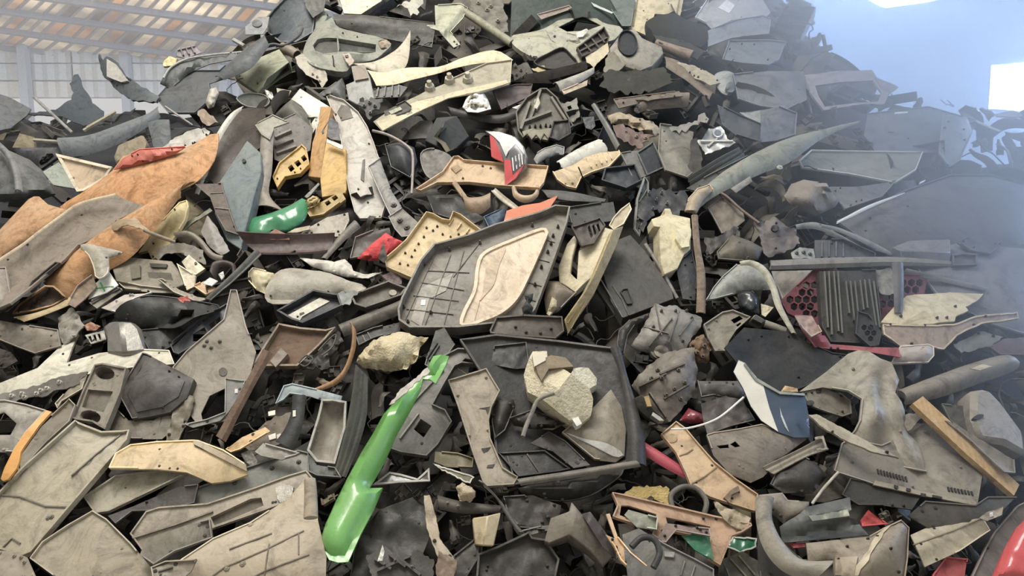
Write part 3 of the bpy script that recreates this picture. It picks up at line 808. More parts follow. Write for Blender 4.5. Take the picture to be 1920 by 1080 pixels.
for nm, fn, lb, ct in KINDS_F[6:]:
    ms = []
    for s in range(5):
        me = fn(s * 5 + 1); me.materials.append(FM); me.shade_smooth(); me.set_sharp_from_angle(angle=.6); ms.append(me)
    PROT.append(ms)
BUF0 = BUF.copy()
def surface_scrap():
    free = (BUF0 - BUF) < 1e-4
    def erode(m, k):
        for _ in range(k):
            m = m & np.roll(m, 1, 0) & np.roll(m, -1, 0) & np.roll(m, 1, 1) & np.roll(m, -1, 1)
        return m
    gap, wide = erode(free, 2), erode(free, 7)
    pool = [(j, i) for j in range(0, BH, 2) for i in range(0, BW, 2) if gap[j, i] and inpoly(GX[j, i], GY[j, i], heap_region)]
    rn.shuffle(pool); taken = []
    for j, i in pool:
        px, py = float(GX[j, i]), float(GY[j, i])
        if any(abs(px - a) < 22 and abs(py - b) < 18 for a, b in taken): continue
        taken.append((px, py))
        if len(taken) > 620: break
        w = wide[j, i]; d = heap_depth(px, py) + rn.uniform(.0, .08)
        nr_ = (HN * .8 - FWD * .5 + Vector((rn.uniform(-.8, .8), rn.uniform(-.8, .8), rn.uniform(-.6, .6)))).normalized()
        place_fill(rn.choice((6, 7, 8, 9, 10, 9) if w else (7, 8, 8, 10)), CAM + ray(px, py) * d, nr_, (rn.uniform(.7, 1.25) if w else rn.uniform(.45, .8)) * d / 4.0)

y = -60
while y < 1160:
    x = -120.0
    while x < 2060:
        px, py = x + rn.uniform(-30, 30), y + rn.uniform(-28, 28); x += 74
        if not inpoly(px, py, heap_region): continue
        d = heap_depth(px, py) + rn.uniform(.10, .24); loc = CAM + ray(px, py) * d
        nr_ = (HN + Vector((rn.uniform(-.75, .75), rn.uniform(-.75, .75), rn.uniform(-.5, .5)))).normalized()
        place_fill(rn.choice((0, 0, 0, 1, 1, 2, 2, 3, 3, 4, 5)), loc, nr_, rn.uniform(.75, 1.25) * d / 4.0)
    y += 64
for i in range(170):
    x = rn.uniform(-11.0, -3.0); y_ = rn.uniform(7.0, 12.6); z_ = far_z(x, y_)
    place_fill(rn.choice((0, 1, 2, 3, 3, 4, 5)), (x, y_, z_ + .03), (rn.uniform(-.7, .7), rn.uniform(-1, .2), 1), rn.uniform(1.2, 2.2), True)

# ================================================================== the scrap, piece by piece, from the back of the heap to its foot
# ---- distant heap by the shed wall
P('bumper_cover', 'dark slate bumper scrap standing upright before the bright strip under the shed wall', 'bumper', 'A1',
  '385,470 420,425 440,415 458,445 462,485 500,530 515,580 590,620 575,690 470,710 380,660 100,645 310,612 400,560 412,520', '59636a', far=11, t=(.2, .3), bow=(60, .25), th=.03, jag=2)
T('pole', 'thin pale pole leaning over the distant heap', 'pole', 'A1', '190,545 405,745', 9, 8, 'b9b6ae', far=10.5, t=(0, .2))
P('sheet_scrap', 'grey triangular sheet at the edge of the distant heap near the wall post', 'sheet', 'A1', '-30,520 50,545 175,612 150,650 60,720 -30,740', '8d9093', far=10.8, t=(.4, .4), th=.03)
S('bumper_cover', 'long pale grey bumper curving across the distant heap', 'bumper', 'A1', '330,775 500,760 700,690 830,640 890,600', '360,880 500,870 690,800 820,720 905,660', '7d8286', far=9.3, bul=.35, t=(.1, .4))
for a, b, c in (('470,735', '640,640', 'c9bd9c'), ('490,720', '650,628', 'bfb394')):
    T('wooden_slat', 'pale %s slat lying on the distant heap' % ('lower' if c[0] == 'c' else 'upper'), 'slat', 'A1', a + ' ' + b, 10, 8, c, far=9.6, t=(.3, .3), n=4)
K('carton', 'dirty beige block at the foot of the distant heap', 'block', 'A1', '640,875,0 662,812,0 800,752,.1 832,800,.1 822,855,0 650,915,0', '0 1 2 3 4 5', 'a8997f', far=8.6, t=(.2, .5), back=.3, bev=.02)
P('drum_shell', 'dull grey drum shell standing on the distant heap', 'drum', 'A1', '830,690 890,672 950,672 962,800 900,835 862,825', '777b7d', far=8.9, t=(.1, .2), bow=(0, .22), th=.03)
P('box_panel', 'faded ochre box panel in the distant heap', 'box', 'A1', '110,750 190,770 195,840 68,832', 'a39574', far=10, t=(.3, .3), th=.1)
T('batten', 'cream batten lying flat on the distant heap', 'batten', 'A1', '190,788 330,798', 11, 10, 'c4bda4', far=9.9, t=(0, .3), n=4)
P('fender_liner', 'grey curved fender liner low in the distant heap', 'liner', 'A1', '-60,790 60,850 170,900 240,960 310,1090 200,1130 -60,1130', '6f7170', far=7.2, t=(.3, .5), dome=.18, th=.02)
P('panel_scrap', 'pale green panel resting against the grey liner of the distant heap', 'panel', 'A1', '240,965 330,912 380,960 420,1060 300,1040', '98a094', far=7, t=(.2, .6), th=.02)
P('dark_cover', 'near black cover lying above the pale green panel', 'cover', 'A1', '60,830 320,830 330,880 230,950 120,900', '4b4c50', far=7.7, t=(0, .6), dome=.1, th=.03)
S('edge_trim', 'curved grey edge trim arching at the far edge of the heap', 'trim', 'A1', '0,800 60,860 110,960 130,1080', '-20,830 30,880 70,970 85,1080', '8a8b8c', far=6.8, bul=.5)
P('torn_bumper', 'dark torn bumper leaning out from the heap below the roof beams', 'bumper', 'A1', '555,300 580,340 600,310 650,350 700,430 770,470 900,545 880,580 740,560 650,500 590,440 565,370', '4d5358', t=(-.3, .3), th=.02, jag=2, bow=(40, .15))
P('wheel_arch_board', 'pale board framed inside the dark torn bumper', 'board', 'A1', '600,330 650,360 720,455 680,462 600,430', 'a9a7a0', t=(-.2, .3), th=.015)
P('shard_scrap', 'small yellow shard perched under the roof rafters', 'shard', 'A1', '920,340 950,312 995,330 985,365 920,372', 'cfc08a', t=(0, .4), th=.02, jag=1)
P('ribbed_block', 'small mauve ribbed block under the roof beam', 'block', 'A1', '1000,285 1100,262 1135,295 1040,330 990,315', '8f858c', t=(0, .5), ribs='1020,280 1035,318|1050,275 1068,312|1080,268 1100,305', rib=(7, .02, '7b7178', 'rib'))
P('hubcap_cover', 'grey shell with pale hoop edges beside the roof beams', 'cover', 'A1', '900,470 930,400 1000,350 1120,312 1240,300 1330,295 1340,330 1180,360 1060,410 960,500', '5f6362', t=(-.1, .6), dome=.05)
T('hoop', 'thin pale hoop arched over the grey shell', 'hoop', 'A1', '920,440 960,380 1060,330 1200,308 1370,292', 6, 5, 'aeb0a8', t=(0, .5))
P('moulding', 'broad dark slate moulding sloping up the flank of the heap', 'moulding', 'A1', '880,560 960,470 1100,400 1240,400 1400,260 1440,230 1450,300 1300,430 1180,470 1190,560 1100,640 950,640', '53565a', t=(-.3, .7), bow=(120, .06))
P('pale_cap', 'dirty off-white cap standing beside the dark moulding', 'cap', 'A1', '1155,580 1180,500 1215,490 1230,520 1200,600 1170,610', 'b5ae9f', t=(-.1, .5), dome=.03)
P('debris_plate', 'brown cluster of broken clips on the heap flank', 'clip', 'A1', '1110,625 1135,605 1190,640 1230,690 1160,715 1140,690', '8a7560', t=(0, .5), jag=3)
T('rod', 'slim pale rod sticking out over the distant heap', 'rod', 'A1', '930,600 1085,705', 6, 5, '9d9a92', t=(0, .5))
P('crumpled_sheet', 'crumpled pale grey sheet behind the orange fender', 'sheet', 'A1', '910,830 980,770 1100,720 1150,720 1180,740 1130,800 1040,830', 'b7b2aa', t=(-.1, .6), wr=.02, jag=2)
P('bent_board', 'tan board with a thin pale edge poking up behind the orange fender', 'board', 'A1', '320,870 640,945 600,1010 480,1080 440,1085', 'bfa88a', t=(-.2, .5), th=.02, rim=(.015, .02, 'd8ccb2'), z=-.25)

# ---- crest of the heap
P('backing_sheet', 'dark green-black sheet behind the crest of the heap', 'sheet', 'A3', '540,-60 1060,-60 1180,160 900,120 640,230 530,210', '35403b', t=(.1, .3))
P('bumper_shell', 'big dark slate bumper shell standing at the crest beside the roof', 'bumper', 'A2', '295,125 345,60 420,-20 560,-30 585,60 565,190 470,245 380,245 315,195', '4a5257', t=(-.2, .4), bow=(0, .12), rim=(.02, .012, '6a7073'))
P('corner_bracket', 'pale grey corner bracket under the roof beam', 'bracket', 'A2', '180,150 250,95 315,95 305,150 280,192 180,195', '85888a', t=(-.2, .5), plates=[('boss', '6c6f70', ell('A2', 245, 130, 28, 20), .01)])
T('rail', 'short pale rail jutting beside the corner bracket', 'rail', 'A2', '115,225 175,260', 13, 12, 'a9a9a2', n=6)
S('door_sill', 'long slate blue sill slanting up beneath the corner bracket', 'sill', 'A2', '10,430 150,300 290,200', '60,450 210,385 315,255', '4f5254', bul=.2, t=(-.2, .7))
P('dark_beam_cover', 'long dark brown beam cover running across the crest', 'cover', 'A2', '670,80 860,85 1240,130 1245,180 1230,270 960,215 700,150', '46453f', t=(0, .35), crease=[(680, 120, 1240, 165, .04, .08)])
P('cream_panel', 'cream panel cropped by the top edge above the dark beam cover', 'panel', 'A2', '700,-40 960,-30 945,5 830,80 735,75', 'd8cfb4', t=(.1, .5), rim=(-.02, .01))
P('wire_cluster', 'tangle of pale clips at the crest beside the cream panel', 'clip', 'A2', '1030,40 1100,0 1170,0 1160,70 1110,90 1090,50', 'b9b6a6', t=(0, .4), jag=5)
P('crest_panel', 'brown-grey panel standing at the crest beside the dark shell', 'panel', 'A2', '500,-40 640,-40 620,60 560,100 520,40', '5b5a55', t=(-.2, .3))
P('bracket_scroll', 'pale olive S-shaped bracket hanging at the crest', 'bracket', 'A3', '105,30 250,22 292,45 265,105 195,180 250,250 212,268 150,200 130,172 60,152 62,140 110,140', 'a6a890', t=(.1, .4), crease=[(270, 40, 150, 190, .03, .05)], clips='215,235 230,250', clip=(7, .01, '4d4b42'))
T('steering_column', 'olive grey tube sloping down from the crest', 'tube', 'A3', '270,65 370,130 540,245', 22, 24, '8c8a74', t=(0, .6))
P('pump_cover', 'dusty olive clutter of pipes at the crest', 'cover', 'A3', '310,-20 480,-20 500,60 520,180 450,190 380,120 300,40', '6b675a', t=(0, .4), wr=.02, jag=3, clips='350,20 420,40 460,120 400,60', clip=(14, .03, '8d8672'))
P('slat_scrap', 'pink-grey slat lying behind the pale door trim', 'slat', 'A3', '680,85 860,35 875,50 700,110', '94867c', t=(.1, .5))
P('crest_wedge', 'dark sea-green wedge at the top edge beside the cream panel', 'panel', 'A3', '1060,-40 1240,-40 1210,150 1160,150 1100,60', '5d6a66', t=(-.2, .5))
P('glass_sliver', 'thin pale sliver on the dark sheet at the crest', 'sliver', 'A3', '985,12 1110,70 1100,76 1000,35', 'b7bdb6:k', t=(0, .5))
P('pale_door_trim', 'pale olive door trim with an oblong window opening at the crest', 'door trim', 'A3',
  '530,215 545,198 720,160 880,60 930,42 1000,90 1060,130 1165,158 1110,230 1060,300 1000,345 900,355 700,335 600,292 545,250', '9f9e8a', t=(0, .9), dome=.04, sm=3, rim=(-.04, .01),
  holes='800,152 930,88 995,118 1042,142 960,172 850,178', crease=[(560, 215, 850, 260, .02, .08)])
P('latch_bracket', 'pale grey latch bracket lying on the olive door trim', 'bracket', 'A3', '728,165 830,182 900,200 925,240 830,272 765,232', 'a9a797', t=(.1, .7), crease=[(740, 170, 900, 230, .03, .05)], clips='780,205 850,235', clip=(9, .012, '5f5c50'))
P('white_slats', 'small white slats sticking out over the door trim opening', 'slat', 'A3', '900,185 960,160 970,172 940,205 905,212', 'ccccc0', t=(0, .5), z=0.06)
P('fuse_box', 'black rectangular cage holder leaning on the door trim', 'holder', 'A3', '900,282 1055,165 1085,222 1072,272 930,335', '45423c', t=(.1, .6), rim=(.03, .01), ribs='940,250 985,300|985,225 1030,282|1020,195 1060,250|915,300 1075,220', rib=(9, .02, '5a564c', 'rib'))
P('speaker_dish', 'black shallow dish beneath the olive door trim', 'dish', 'A3', '660,365 750,310 800,285 835,285 880,330 905,372 760,405', '3b3934', t=(0, .7), sm=3, rim=(.03, .008))
P('cream_face', 'cream broken face under the black cage holder', 'panel', 'A3', '950,320 1080,240 1085,290 1000,380 960,350', 'c9bd9c', t=(0, .5), jag=1)
P('yellow_scrap', 'small yellowed flap in front of the black dish', 'flap', 'A3', '650,385 720,370 730,395 690,410', 'b8a878', t=(0, .5), jag=2)
S('louvre_strip', 'long black louvred strip slanting under the door trim', 'strip', 'A3', '600,432 780,395 950,352', '622,475 800,438 965,392', '4e463e', bul=.3, prof=[0, .3, .1, .35, .1, .3, 0], t=(0, .7))
S('bumper_strip', 'rounded pale grey strip below the black louvred strip', 'strip', 'A3', '770,470 900,425 1000,380', '812,515 905,475 1003,412', 'a5a297', bul=.35, t=(0, .8))
P('beige_strip', 'flat beige strip under the rounded pale strip', 'strip', 'A3', '820,512 965,450 962,480 832,532', 'b8a68e', t=(0, .6))
P('fascia_plate', 'mauve-brown flat plate in the hollow below the crest', 'plate', 'A3', '430,512 560,478 655,478 640,545 480,622', '5b5150', t=(.1, .7), rim=(.01, .006))
P('white_edge', 'thin white edge piece beneath the mauve plate', 'strip', 'A3', '540,605 620,575 625,600 580,618', 'd5d3c8', t=(0, .5))
P('spring_cluster', 'black cluster of springs and clips under the door trim', 'clip', 'A3', '540,360 620,370 690,420 640,440 560,440 530,410', '3a372f', t=(0, .6), jag=5, clips='560,380 590,400 620,420 600,440 565,425', clip=(9, .025, '5b5443'))

# ---- upper flank beside the roof
P('bumper_half', 'big olive grey bumper half with a rounded recess below the crest', 'bumper', 'A2',
  '575,90 600,58 640,68 672,100 700,150 800,180 930,208 1000,245 965,290 905,335 790,362 745,402 640,392 560,368 512,330 505,290 530,220 572,160', '83867a', t=(0, .85), sm=3, dome=.07, rim=(-.05, .01),
  plates=[('recess_panel', '4a4b45', '560,255 585,222 640,212 695,214 700,292 620,302 572,285', -.03, {'sm': 1}), ('dark_inset', '2f302e', '702,216 915,250 912,292 706,290', -.035)], crease=[(590, 70, 690, 150, .03, .06)])
P('lamp_socket', 'beige broken socket at the tip of the olive bumper', 'socket', 'A2', '930,235 975,222 1000,245 985,275 945,270', 'a4937c', t=(0, .5), jag=2, dome=.02)
P('gear_cover', 'dusty pale hand-shaped plate under the olive bumper', 'plate', 'A2', '460,322 500,298 560,350 632,400 645,450 610,495 590,450 570,445 520,422 478,370', 'b0a998', t=(0, .7), jag=1, clips='560,420 585,435 600,460', clip=(8, .02))
T('air_duct', 'short brown-grey duct elbow beside the olive bumper', 'duct', 'A2', '385,270 430,285 470,310', 32, 28, '7f7363', wall=.006, t=(0, .6))
T('dark_hose', 'dark hose hooked over the slate shell', 'hose', 'A2', '290,262 340,250 400,255 480,200 500,160', 10, 8, '4b4a48', t=(0, .6))
K('sun_visor_box', 'pale olive angular cover with a dark side face on the upper flank', 'cover', 'A2',
  '120,430,0 230,335,.03 370,275,.05 425,350,.04 300,440,.02 280,485,.0 250,522,-.02 190,482,-.01 440,352,-.06 470,380,-.08 300,505,-.08', '0 1 4 5 6 7|1 2 3 4|4 3 8 9 10 5', '93957d', t=(-.1, .8), back=.05, clips='150,430 200,400 250,470', clip=(7, .008, '4f4d42'))
P('link_arm', 'grey metal arm poking below the olive cover', 'arm', 'A2', '285,500 330,520 345,552 325,562 295,530', '979488:m', t=(0, .6))
P('round_grommet', 'black disc lying under the olive cover', 'disc', 'A2', '130,560 190,530 290,540 320,580 280,610 190,605', '3f433f', t=(0, .9), sm=3, rim=(.012, .006, '8d9189'))
P('beige_flap', 'beige flap beside the black disc', 'flap', 'A2', '355,495 440,510 420,545 365,560', 'a29a86', t=(0, .6))
P('cream_plate', 'off-white smooth plate standing in the middle of the upper slope', 'plate', 'A2', '418,582 488,498 655,602 640,640 605,640 572,765 515,700', 'dcd8c6', t=(-.2, .6), bow=(45, .03), rim=(-.02, .008))
P('dark_cowl', 'smooth charcoal cowl behind the silver pillar trim', 'cowl', 'A2', '570,552 640,500 725,438 742,480 748,605 665,545 600,556', '555753', t=(0, .6), dome=.04)
K('blower_body', 'pale blue-grey moulded body with a brown top below the fender shard', 'housing', 'A2', '745,475,0 792,455,.03 882,438,.03 908,560,.02 872,605,0 818,592,0 760,562,0 775,372,0 850,360,0', '0 1 6|1 2 3 4 5 6|7 8 2 1', '9b9d98', t=(0, .6), plates=[('brown_top', '8b7d6b', '782,375 846,366 872,438 798,452', .045)])
P('socket_bracket', 'small beige bracket with a square end above the pale body', 'bracket', 'A2', '728,305 765,298 792,340 785,358 765,370 745,345', 'b7a794', t=(0, .6), holes='738,312 758,308 764,322 745,328')
S('fender_shard', 'thin pale fender shard curving to a pointed tip', 'fender', 'A2', '770,358 900,348 1010,292 1070,235 1107,172', '850,382 960,412 1060,395 1098,330 1110,185', 'c0b6a0', bul=.08, t=(0, .7), torn=2, plates=[('gusset', '9c9380', '960,380 1050,275 1055,290 985,385', .004)])
P('silver_plate', 'flat beige metal plate with round bosses under the cream rail', 'plate', 'P', '700,228 740,200 800,170 913,120 960,114 957,157 907,173 840,184 780,213 717,247', 'a39c86', t=(0, .75), z=.05, crease=[(705, 236, 950, 165, .03, .04)],
  plates=[('lower_flange', 'cabf9d', '704,228 780,190 880,165 950,150 955,158 840,184 780,211 717,245', .008)], clips='843,153 877,151 806,167', clip=(11, .07, 'b3ad98'))
S('cream_rail', 'long cream moulded rail sweeping across the upper slope', 'rail', 'P', '685,130 720,136 760,127 823,125 868,108 927,94 962,112', '706,163 740,160 770,152 815,140 860,127 913,119 958,118', 'd7c69f', bul=.2, prof=[0, .15, .18, .15, .05], t=(0, .7), z=.08)
P('vent_ribs', 'charcoal ribbed vent under the metal plate', 'vent', 'A2', '895,505 1050,478 1092,490 1050,545 905,555', '5f605c', t=(0, .6), ribs='930,500 920,550|970,493 962,548|1010,487 1005,545|1045,485 1042,540', rib=(8, .015, '77786f', 'rib'))
P('hinge_block', 'dark hinge clutter with pale lever beside the silver trim', 'hinge', 'A2', '815,590 905,545 960,570 940,600 890,640 880,690 860,650', '3f3e3a', t=(0, .5), jag=4, clips='880,580 910,600 850,600 885,640', clip=(12, .03, '75746c'))
P('strut_shield', 'narrow black and khaki insert in the metal plate', 'insert', 'A2', '960,625 1080,570 1115,600 1100,625 1000,660 965,655', '45443c', t=(0, .7), z=.03, plates=[('lens', '9fa08a', '985,625 1050,600 1062,615 1000,642', .008)])

# ---- dark bumper interior with pale rim and the blue-grey panel
P('bumper_interior', 'dark hollow inside of a bumper with brown dust', 'bumper', 'A2', '-30,1000 0,860 40,750 130,620 200,605 290,610 300,760 270,830 180,900 30,1060', '4a4139', t=(-.1, .6), bow=(30, -.08))
S('edge_rim', 'cream-white curved rim edging the dark bumper hollow', 'rim', 'A1', '1368,598 1300,640 1215,760 1140,950 1095,1090', '1362,618 1320,660 1245,775 1172,960 1120,1095', 'd8d2bf', bul=.3, t=(-.1, .6), z=0.07)
K('blue_panel', 'dusty blue-grey panel with a round hole on the upper slope', 'panel', 'P', '407,347,0 463,263,.0 488,286,0 490,322,0 478,360,.02 462,420,.02 452,468,0 425,450,0 402,400,0', '0 1 2 3 4|0 4 5 6 7 8', '6f7b7d', t=(-.2, .7), plates=[('hole_plug', '2e3335', ell('P', 457, 301, 3.5, 3.5), .012)])
P('washer_shell', 'olive dome shell behind the grey door arm', 'shell', 'A2', '345,645 400,590 440,558 500,600 545,665 552,735 480,720 420,690', '5d5d52', t=(0, .6), dome=.06)
P('speaker_frame', 'mauve-grey ribbed interior piece behind the yellow bracket', 'frame', 'A2', '335,700 460,640 560,720 545,845 400,925 345,900', '69645f', t=(0, .7), ribs='350,780 440,740|350,830 450,790|360,870 470,830', rib=(14, .02, '85807a', 'rib'))
S('door_arm', 'upright grey door arm with a flared head', 'arm', 'P', '491,232 488,270 485,320 481,365 476,390', '514,236 512,280 510,320 505,365 535,398', '8d857a', bul=.22, t=(-.1, .6), q=.25)
P('arm_head', 'pointed pale flap capping the grey door arm', 'flap', 'P', '478,234 512,216 542,230 514,240 506,262 490,252', '8f8b7c', t=(0, .7), bow=(0, .02))
P('ochre_bracket', 'ochre bracket with three square slots', 'bracket', 'A2', '335,1000 370,922 500,818 525,840 542,930 490,982 405,1000 362,1062', 'bd9a4e', t=(0, .7), th=.02, holes='418,942 440,925 458,950 436,968|455,915 478,898 496,922 474,940|492,886 512,870 528,895 508,910', rim=(.012, .008))
K('orange_flap', 'orange-tan folded flap beside the yellow panel', 'flap', 'A2', '600,598,0 662,598,.03 645,680,.04 632,780,.05 605,1000,.02 532,992,0 556,800,0 590,700,0', '0 1 2 3 7|7 3 4 5 6', 'c99a5e', t=(-.3, .6))
K('yellow_panel', 'mustard yellow flat panel in the middle of the upper slope', 'panel', 'P', '612,260,.0 648,278,0 650,354,.02 648,362,.02 603,370,.02 600,335,0', '0 1 2 3 4 5', 'c8a050', t=(-.1, .5), back=.03)
P('yellow_clip_board', 'yellow edge board with square slots below the mustard panel', 'board', 'B2', '520,195 600,150 640,128 720,85 745,130 620,222 545,235', 'a58a4d', t=(0, .7), th=.02, holes='625,150 648,136 664,152 640,168|664,122 688,106 704,124 680,140')
P('dark_wedge', 'charcoal triangular wedge between the yellow and silver pieces', 'wedge', 'A2', '608,742 660,660 702,690 715,792 660,782', '58595b', t=(.1, .5), z=.02)
P('pale_lip', 'pale lip across the top of the mustard panel', 'lip', 'A2', '638,780 730,818 728,842 636,800', 'd6d2c2', t=(0, .5), z=.01)
P('pillar_trim', 'tall silver-grey pillar trim dusted white in the middle of the slope', 'pillar trim', 'P',
  '613,184 620,181 632,186 646,190 673,213 690,240 702,270 712,300 722,335 728,372 716,412 676,413 666,400 655,360 646,310 641,270 631,230', 'b7b1a6', t=(-.1, .7), bow=(10, .05), rim=(.018, .006), clips='692,270 630,215 640,222 700,315 690,380 672,355', clip=(2.2, .012, '55514a'),
  plates=[('dark_foot', '6a635c', '640,196 655,200 662,220 640,226 632,210', .004), ('wire_guide', '5d5852', '680,300 684,298 682,340 676,335', .008)])
P('pillar_foot', 'grey lower arm of trim hinged beside the silver pillar trim', 'trim', 'P', '690,313 712,297 735,360 752,385 756,402 735,412 716,372', '8f8c86', t=(.1, .6), holes='733,382 739,380 741,388 735,390', dome=.015)
T('bent_wire', 'bent pinkish wire rod arching beside the silver pillar trim', 'wire', 'A2', '895,735 990,762 1090,822 1122,882 1116,1090', 8, 7, 'a3968e', t=(0, .5), z=.04)
P('dark_barrel', 'dark rounded shell under the bent wire', 'shell', 'A2', '965,815 1060,798 1130,830 1148,905 1110,1005 1000,945', '3e4042', t=(0, .6), dome=.06)
K('battery_case', 'black boxy case below the pale bag', 'case', 'A2', '1190,790,0 1255,662,0 1370,652,.02 1300,680,.05 1440,765,-.02 1325,872,-.01 1255,820,.05', '0 1 3 6|1 2 3|3 2 4 5 6', '333637', t=(0, .6), back=.1, ribs='1215,790 1285,690|1235,805 1305,705', rib=(5, .006, '55585a', 'rib'))
P('grimy_flap', 'grimy grey rounded flap below the black case', 'flap', 'A2', '1165,870 1215,838 1290,850 1345,892 1300,950 1230,1012 1180,962', '6f6a64', t=(.1, .7), sm=3, wr=.012)
P('plastic_bag', 'crumpled white bag in the hollow below the metal plate', 'bag', 'A3', '262,602 285,545 330,525 382,525 405,560 422,612 350,632 290,628', 'e4e0d6:c', t=(0, .6), dome=.09, wr=.015, crease=[(300, 600, 380, 540, .02, .03), (320, 550, 300, 620, .02, .03)])
S('hood_liner', 'long dark curved lip below the white bag', 'lip', 'A3', '175,600 350,640 480,645 620,598', '200,650 400,690 500,690 600,655', '3f3d3c', bul=.3, t=(0, .6))

# ---- middle of the upper slope
P('engine_shroud', 'dusty triangular engine shroud with a toothed lower edge', 'shroud', 'A3', '560,645 620,562 700,512 735,512 792,562 862,680 885,722 790,800 760,770 745,800 720,770 700,805 675,775 650,802 625,770 600,790 572,750', '5a584e', t=(0, .6), rim=(.03, .01),
  ribs='640,590 590,740|600,700 760,640|700,520 640,690|760,560 850,700', rib=(14, .03, '6d6a5e', 'rib'), plates=[('pale_nozzle', 'b9b5a4', '668,560 690,545 698,580 680,612 664,605', .03), ('toothed_plate', '85816a', '590,735 770,712 778,742 740,790 600,768', .02, {'jag': 3})], clips='640,720 670,716 700,715 730,712 755,716', clip=(8, .03, '3c3a33'))
P('mesh_scrap', 'grey perforated scrap beside the engine shroud', 'plate', 'A3', '818,582 900,556 925,640 885,692 850,650', '6e6d63', t=(0, .6), jag=3, holes='850,600 870,592 878,610 858,618|880,630 896,622 900,640 886,648')
P('relay_box', 'dark box below the triangular shroud', 'box', 'A3', '770,690 860,680 870,760 800,800 745,780', '3e3d3b', t=(.1, .5), rim=(.02, .008))
S('metal_bar', 'grey square bar slanting down past the shroud', 'bar', 'A3', '985,592 1060,720 1125,845', '1010,585 1085,700 1150,815', '888881:m', prof=[0, .4, .4, 0], t=(.1, .5), z=.02)
P('dark_wing', 'small charcoal wing bracket behind the square bar', 'bracket', 'A3', '935,660 1000,655 1010,710 985,730 955,720', '4a4d50', t=(0, .6))
P('hook_trim', 'grey curved hook trim beside the tail lamp', 'hook', 'A3', '662,895 680,862 720,838 790,818 835,830 832,872 790,868 730,890 680,922', '8c8c87', t=(0, .7), dome=.02)
S('white_sleeve', 'pale grey-white curved sleeve beside the tan ribbed piece', 'sleeve', 'A3', '788,912 860,865 950,815 1020,785', '832,962 930,905 1020,870 1080,852', 'c9c8bd', bul=.25, t=(0, .8), torn=2)
P('tan_ribbed_piece', 'tan plastic piece with a ribbed edge beyond the tail lamp', 'trim', 'A3', '768,968 880,930 950,885 1030,860 1142,848 1152,870 1085,940 985,972 930,1000 912,1040 900,1062 850,1052 795,1015', 'cdb48c', t=(0, .8), th=.012, ribs='960,895 985,945|990,880 1015,930|1020,872 1045,925|1050,866 1072,912|1080,860 1100,900', rib=(7, .012, None, 'rib'), dome=.02, clips='840,1035 880,1030', clip=(8, .008, '7d6c50'))
P('shock_cover', 'tan crumpled broken duct in the upper slope', 'duct', 'A3', '1080,650 1130,635 1200,640 1330,690 1392,742 1330,770 1260,735 1190,705 1100,692', 'a8987e', t=(0, .7), dome=.05, wr=.015, jag=2)
P('pink_rag', 'torn pinkish wad of wiring under the tan duct', 'wiring', 'A3', '1100,700 1210,715 1330,765 1280,830 1190,800 1140,760', '6b5550', t=(0, .6), jag=5, wr=.02, clips='1180,745 1240,770 1290,780', clip=(12, .02, '8a7a6d'))
P('grey_cheek', 'grey side cheek under the torn wiring', 'cheek', 'A3', '1150,862 1245,845 1310,985 1225,1020', '6c6b66', t=(.1, .6))
P('glass_frame', 'black glassy rectangle in a thin pale frame', 'frame', 'A3', '1238,862 1332,800 1402,945 1298,992', '22262b:g', t=(.1, .6), rim=(.012, .01, '5b5e5c'))
P('blue_tray', 'dark navy tray low between the tan piece and the black board', 'tray', 'A3', '1060,960 1230,940 1270,1030 1180,1075 1040,1030', '33383d', t=(0, .7), rim=(.03, .01))
P('tail_lamp', 'red and clear tail lamp wedged upright in the tan tray', 'tail lamp', 'A3', '390,735 470,742 560,770 605,822 620,870 618,932 560,1000 500,1050 495,910 425,880 415,760', '6c6a68:g', t=(-.3, .3), wr=0, dome=.012, th=.03, z=.12,
  plates=[('red_lens', 'c02a30:g', '414,758 440,775 482,872 492,912 424,880', .012), ('red_lower_lens', 'b8242a:g', '496,900 530,900 545,985 612,920 560,1002 502,1046', .012), ('clear_lens', 'cfcfca:k', '398,740 470,745 555,773 600,822 608,868 560,810 520,850 505,880 470,800 440,770', .012),
          ('reflector', '4a4a4c:g', '520,850 560,812 606,868 604,930 548,980 528,900', .010)], ribs='545,890 552,965|562,880 570,955|580,872 588,942|596,868 602,930', rib=(6, .012, 'c9cac8:m', 'rib'))
P('tan_tray', 'long tan trim tray lying across the slope under the tail lamp', 'tray', 'P', '780,358 830,325 850,297 860,296 870,303 940,309 1028,315 1020,345 1011,356 940,352 880,345 820,346 790,361', 'c9ab84', t=(0, .85), rim=(.02, .006),
  crease=[(800, 350, 860, 310, .015, .05)], clips='905,312 920,316 868,335 950,330', clip=(2.6, .012, '5c4c38'), plates=[('screw_tab', 'b39670', '845,314 858,308 866,316 854,324', .01)])
# lift order: lamp stands in front of the tray
T('support_leg', 'tan tubular leg slanting below the tan tray', 'leg', 'B3', '215,40 280,130', 16, 15, 'b59a79', n=6, t=(0, .6))
S('tan_pan', 'tan rounded pan hanging beneath the tan tray', 'pan', 'B3', '255,95 300,120 370,115 418,95', '280,190 320,215 370,212 420,175', '957d62', bul=.3, t=(0, .6))
S('loop_handle', 'tan U-shaped loop handle under the tan tray', 'handle', 'B3', '538,62 550,120 600,150 650,145 688,110 695,60', '560,62 575,95 605,110 645,108 668,90 672,60', 'b89e7d', bul=.5, t=(0, .6))
S('white_clamp', 'thin off-white clamp under the tan tray', 'clamp', 'B3', '425,85 480,140 555,190', '445,72 500,120 575,178', 'c5bba6', bul=.3, prof=[.3, 0, 0, .3], t=(0, .6))
S('fan_blade', 'dark long blade behind the orange shard', 'blade', 'B3', '700,75 880,90 1070,130', '740,120 880,140 1060,145', '4b4c49', bul=.1, t=(0, .8))
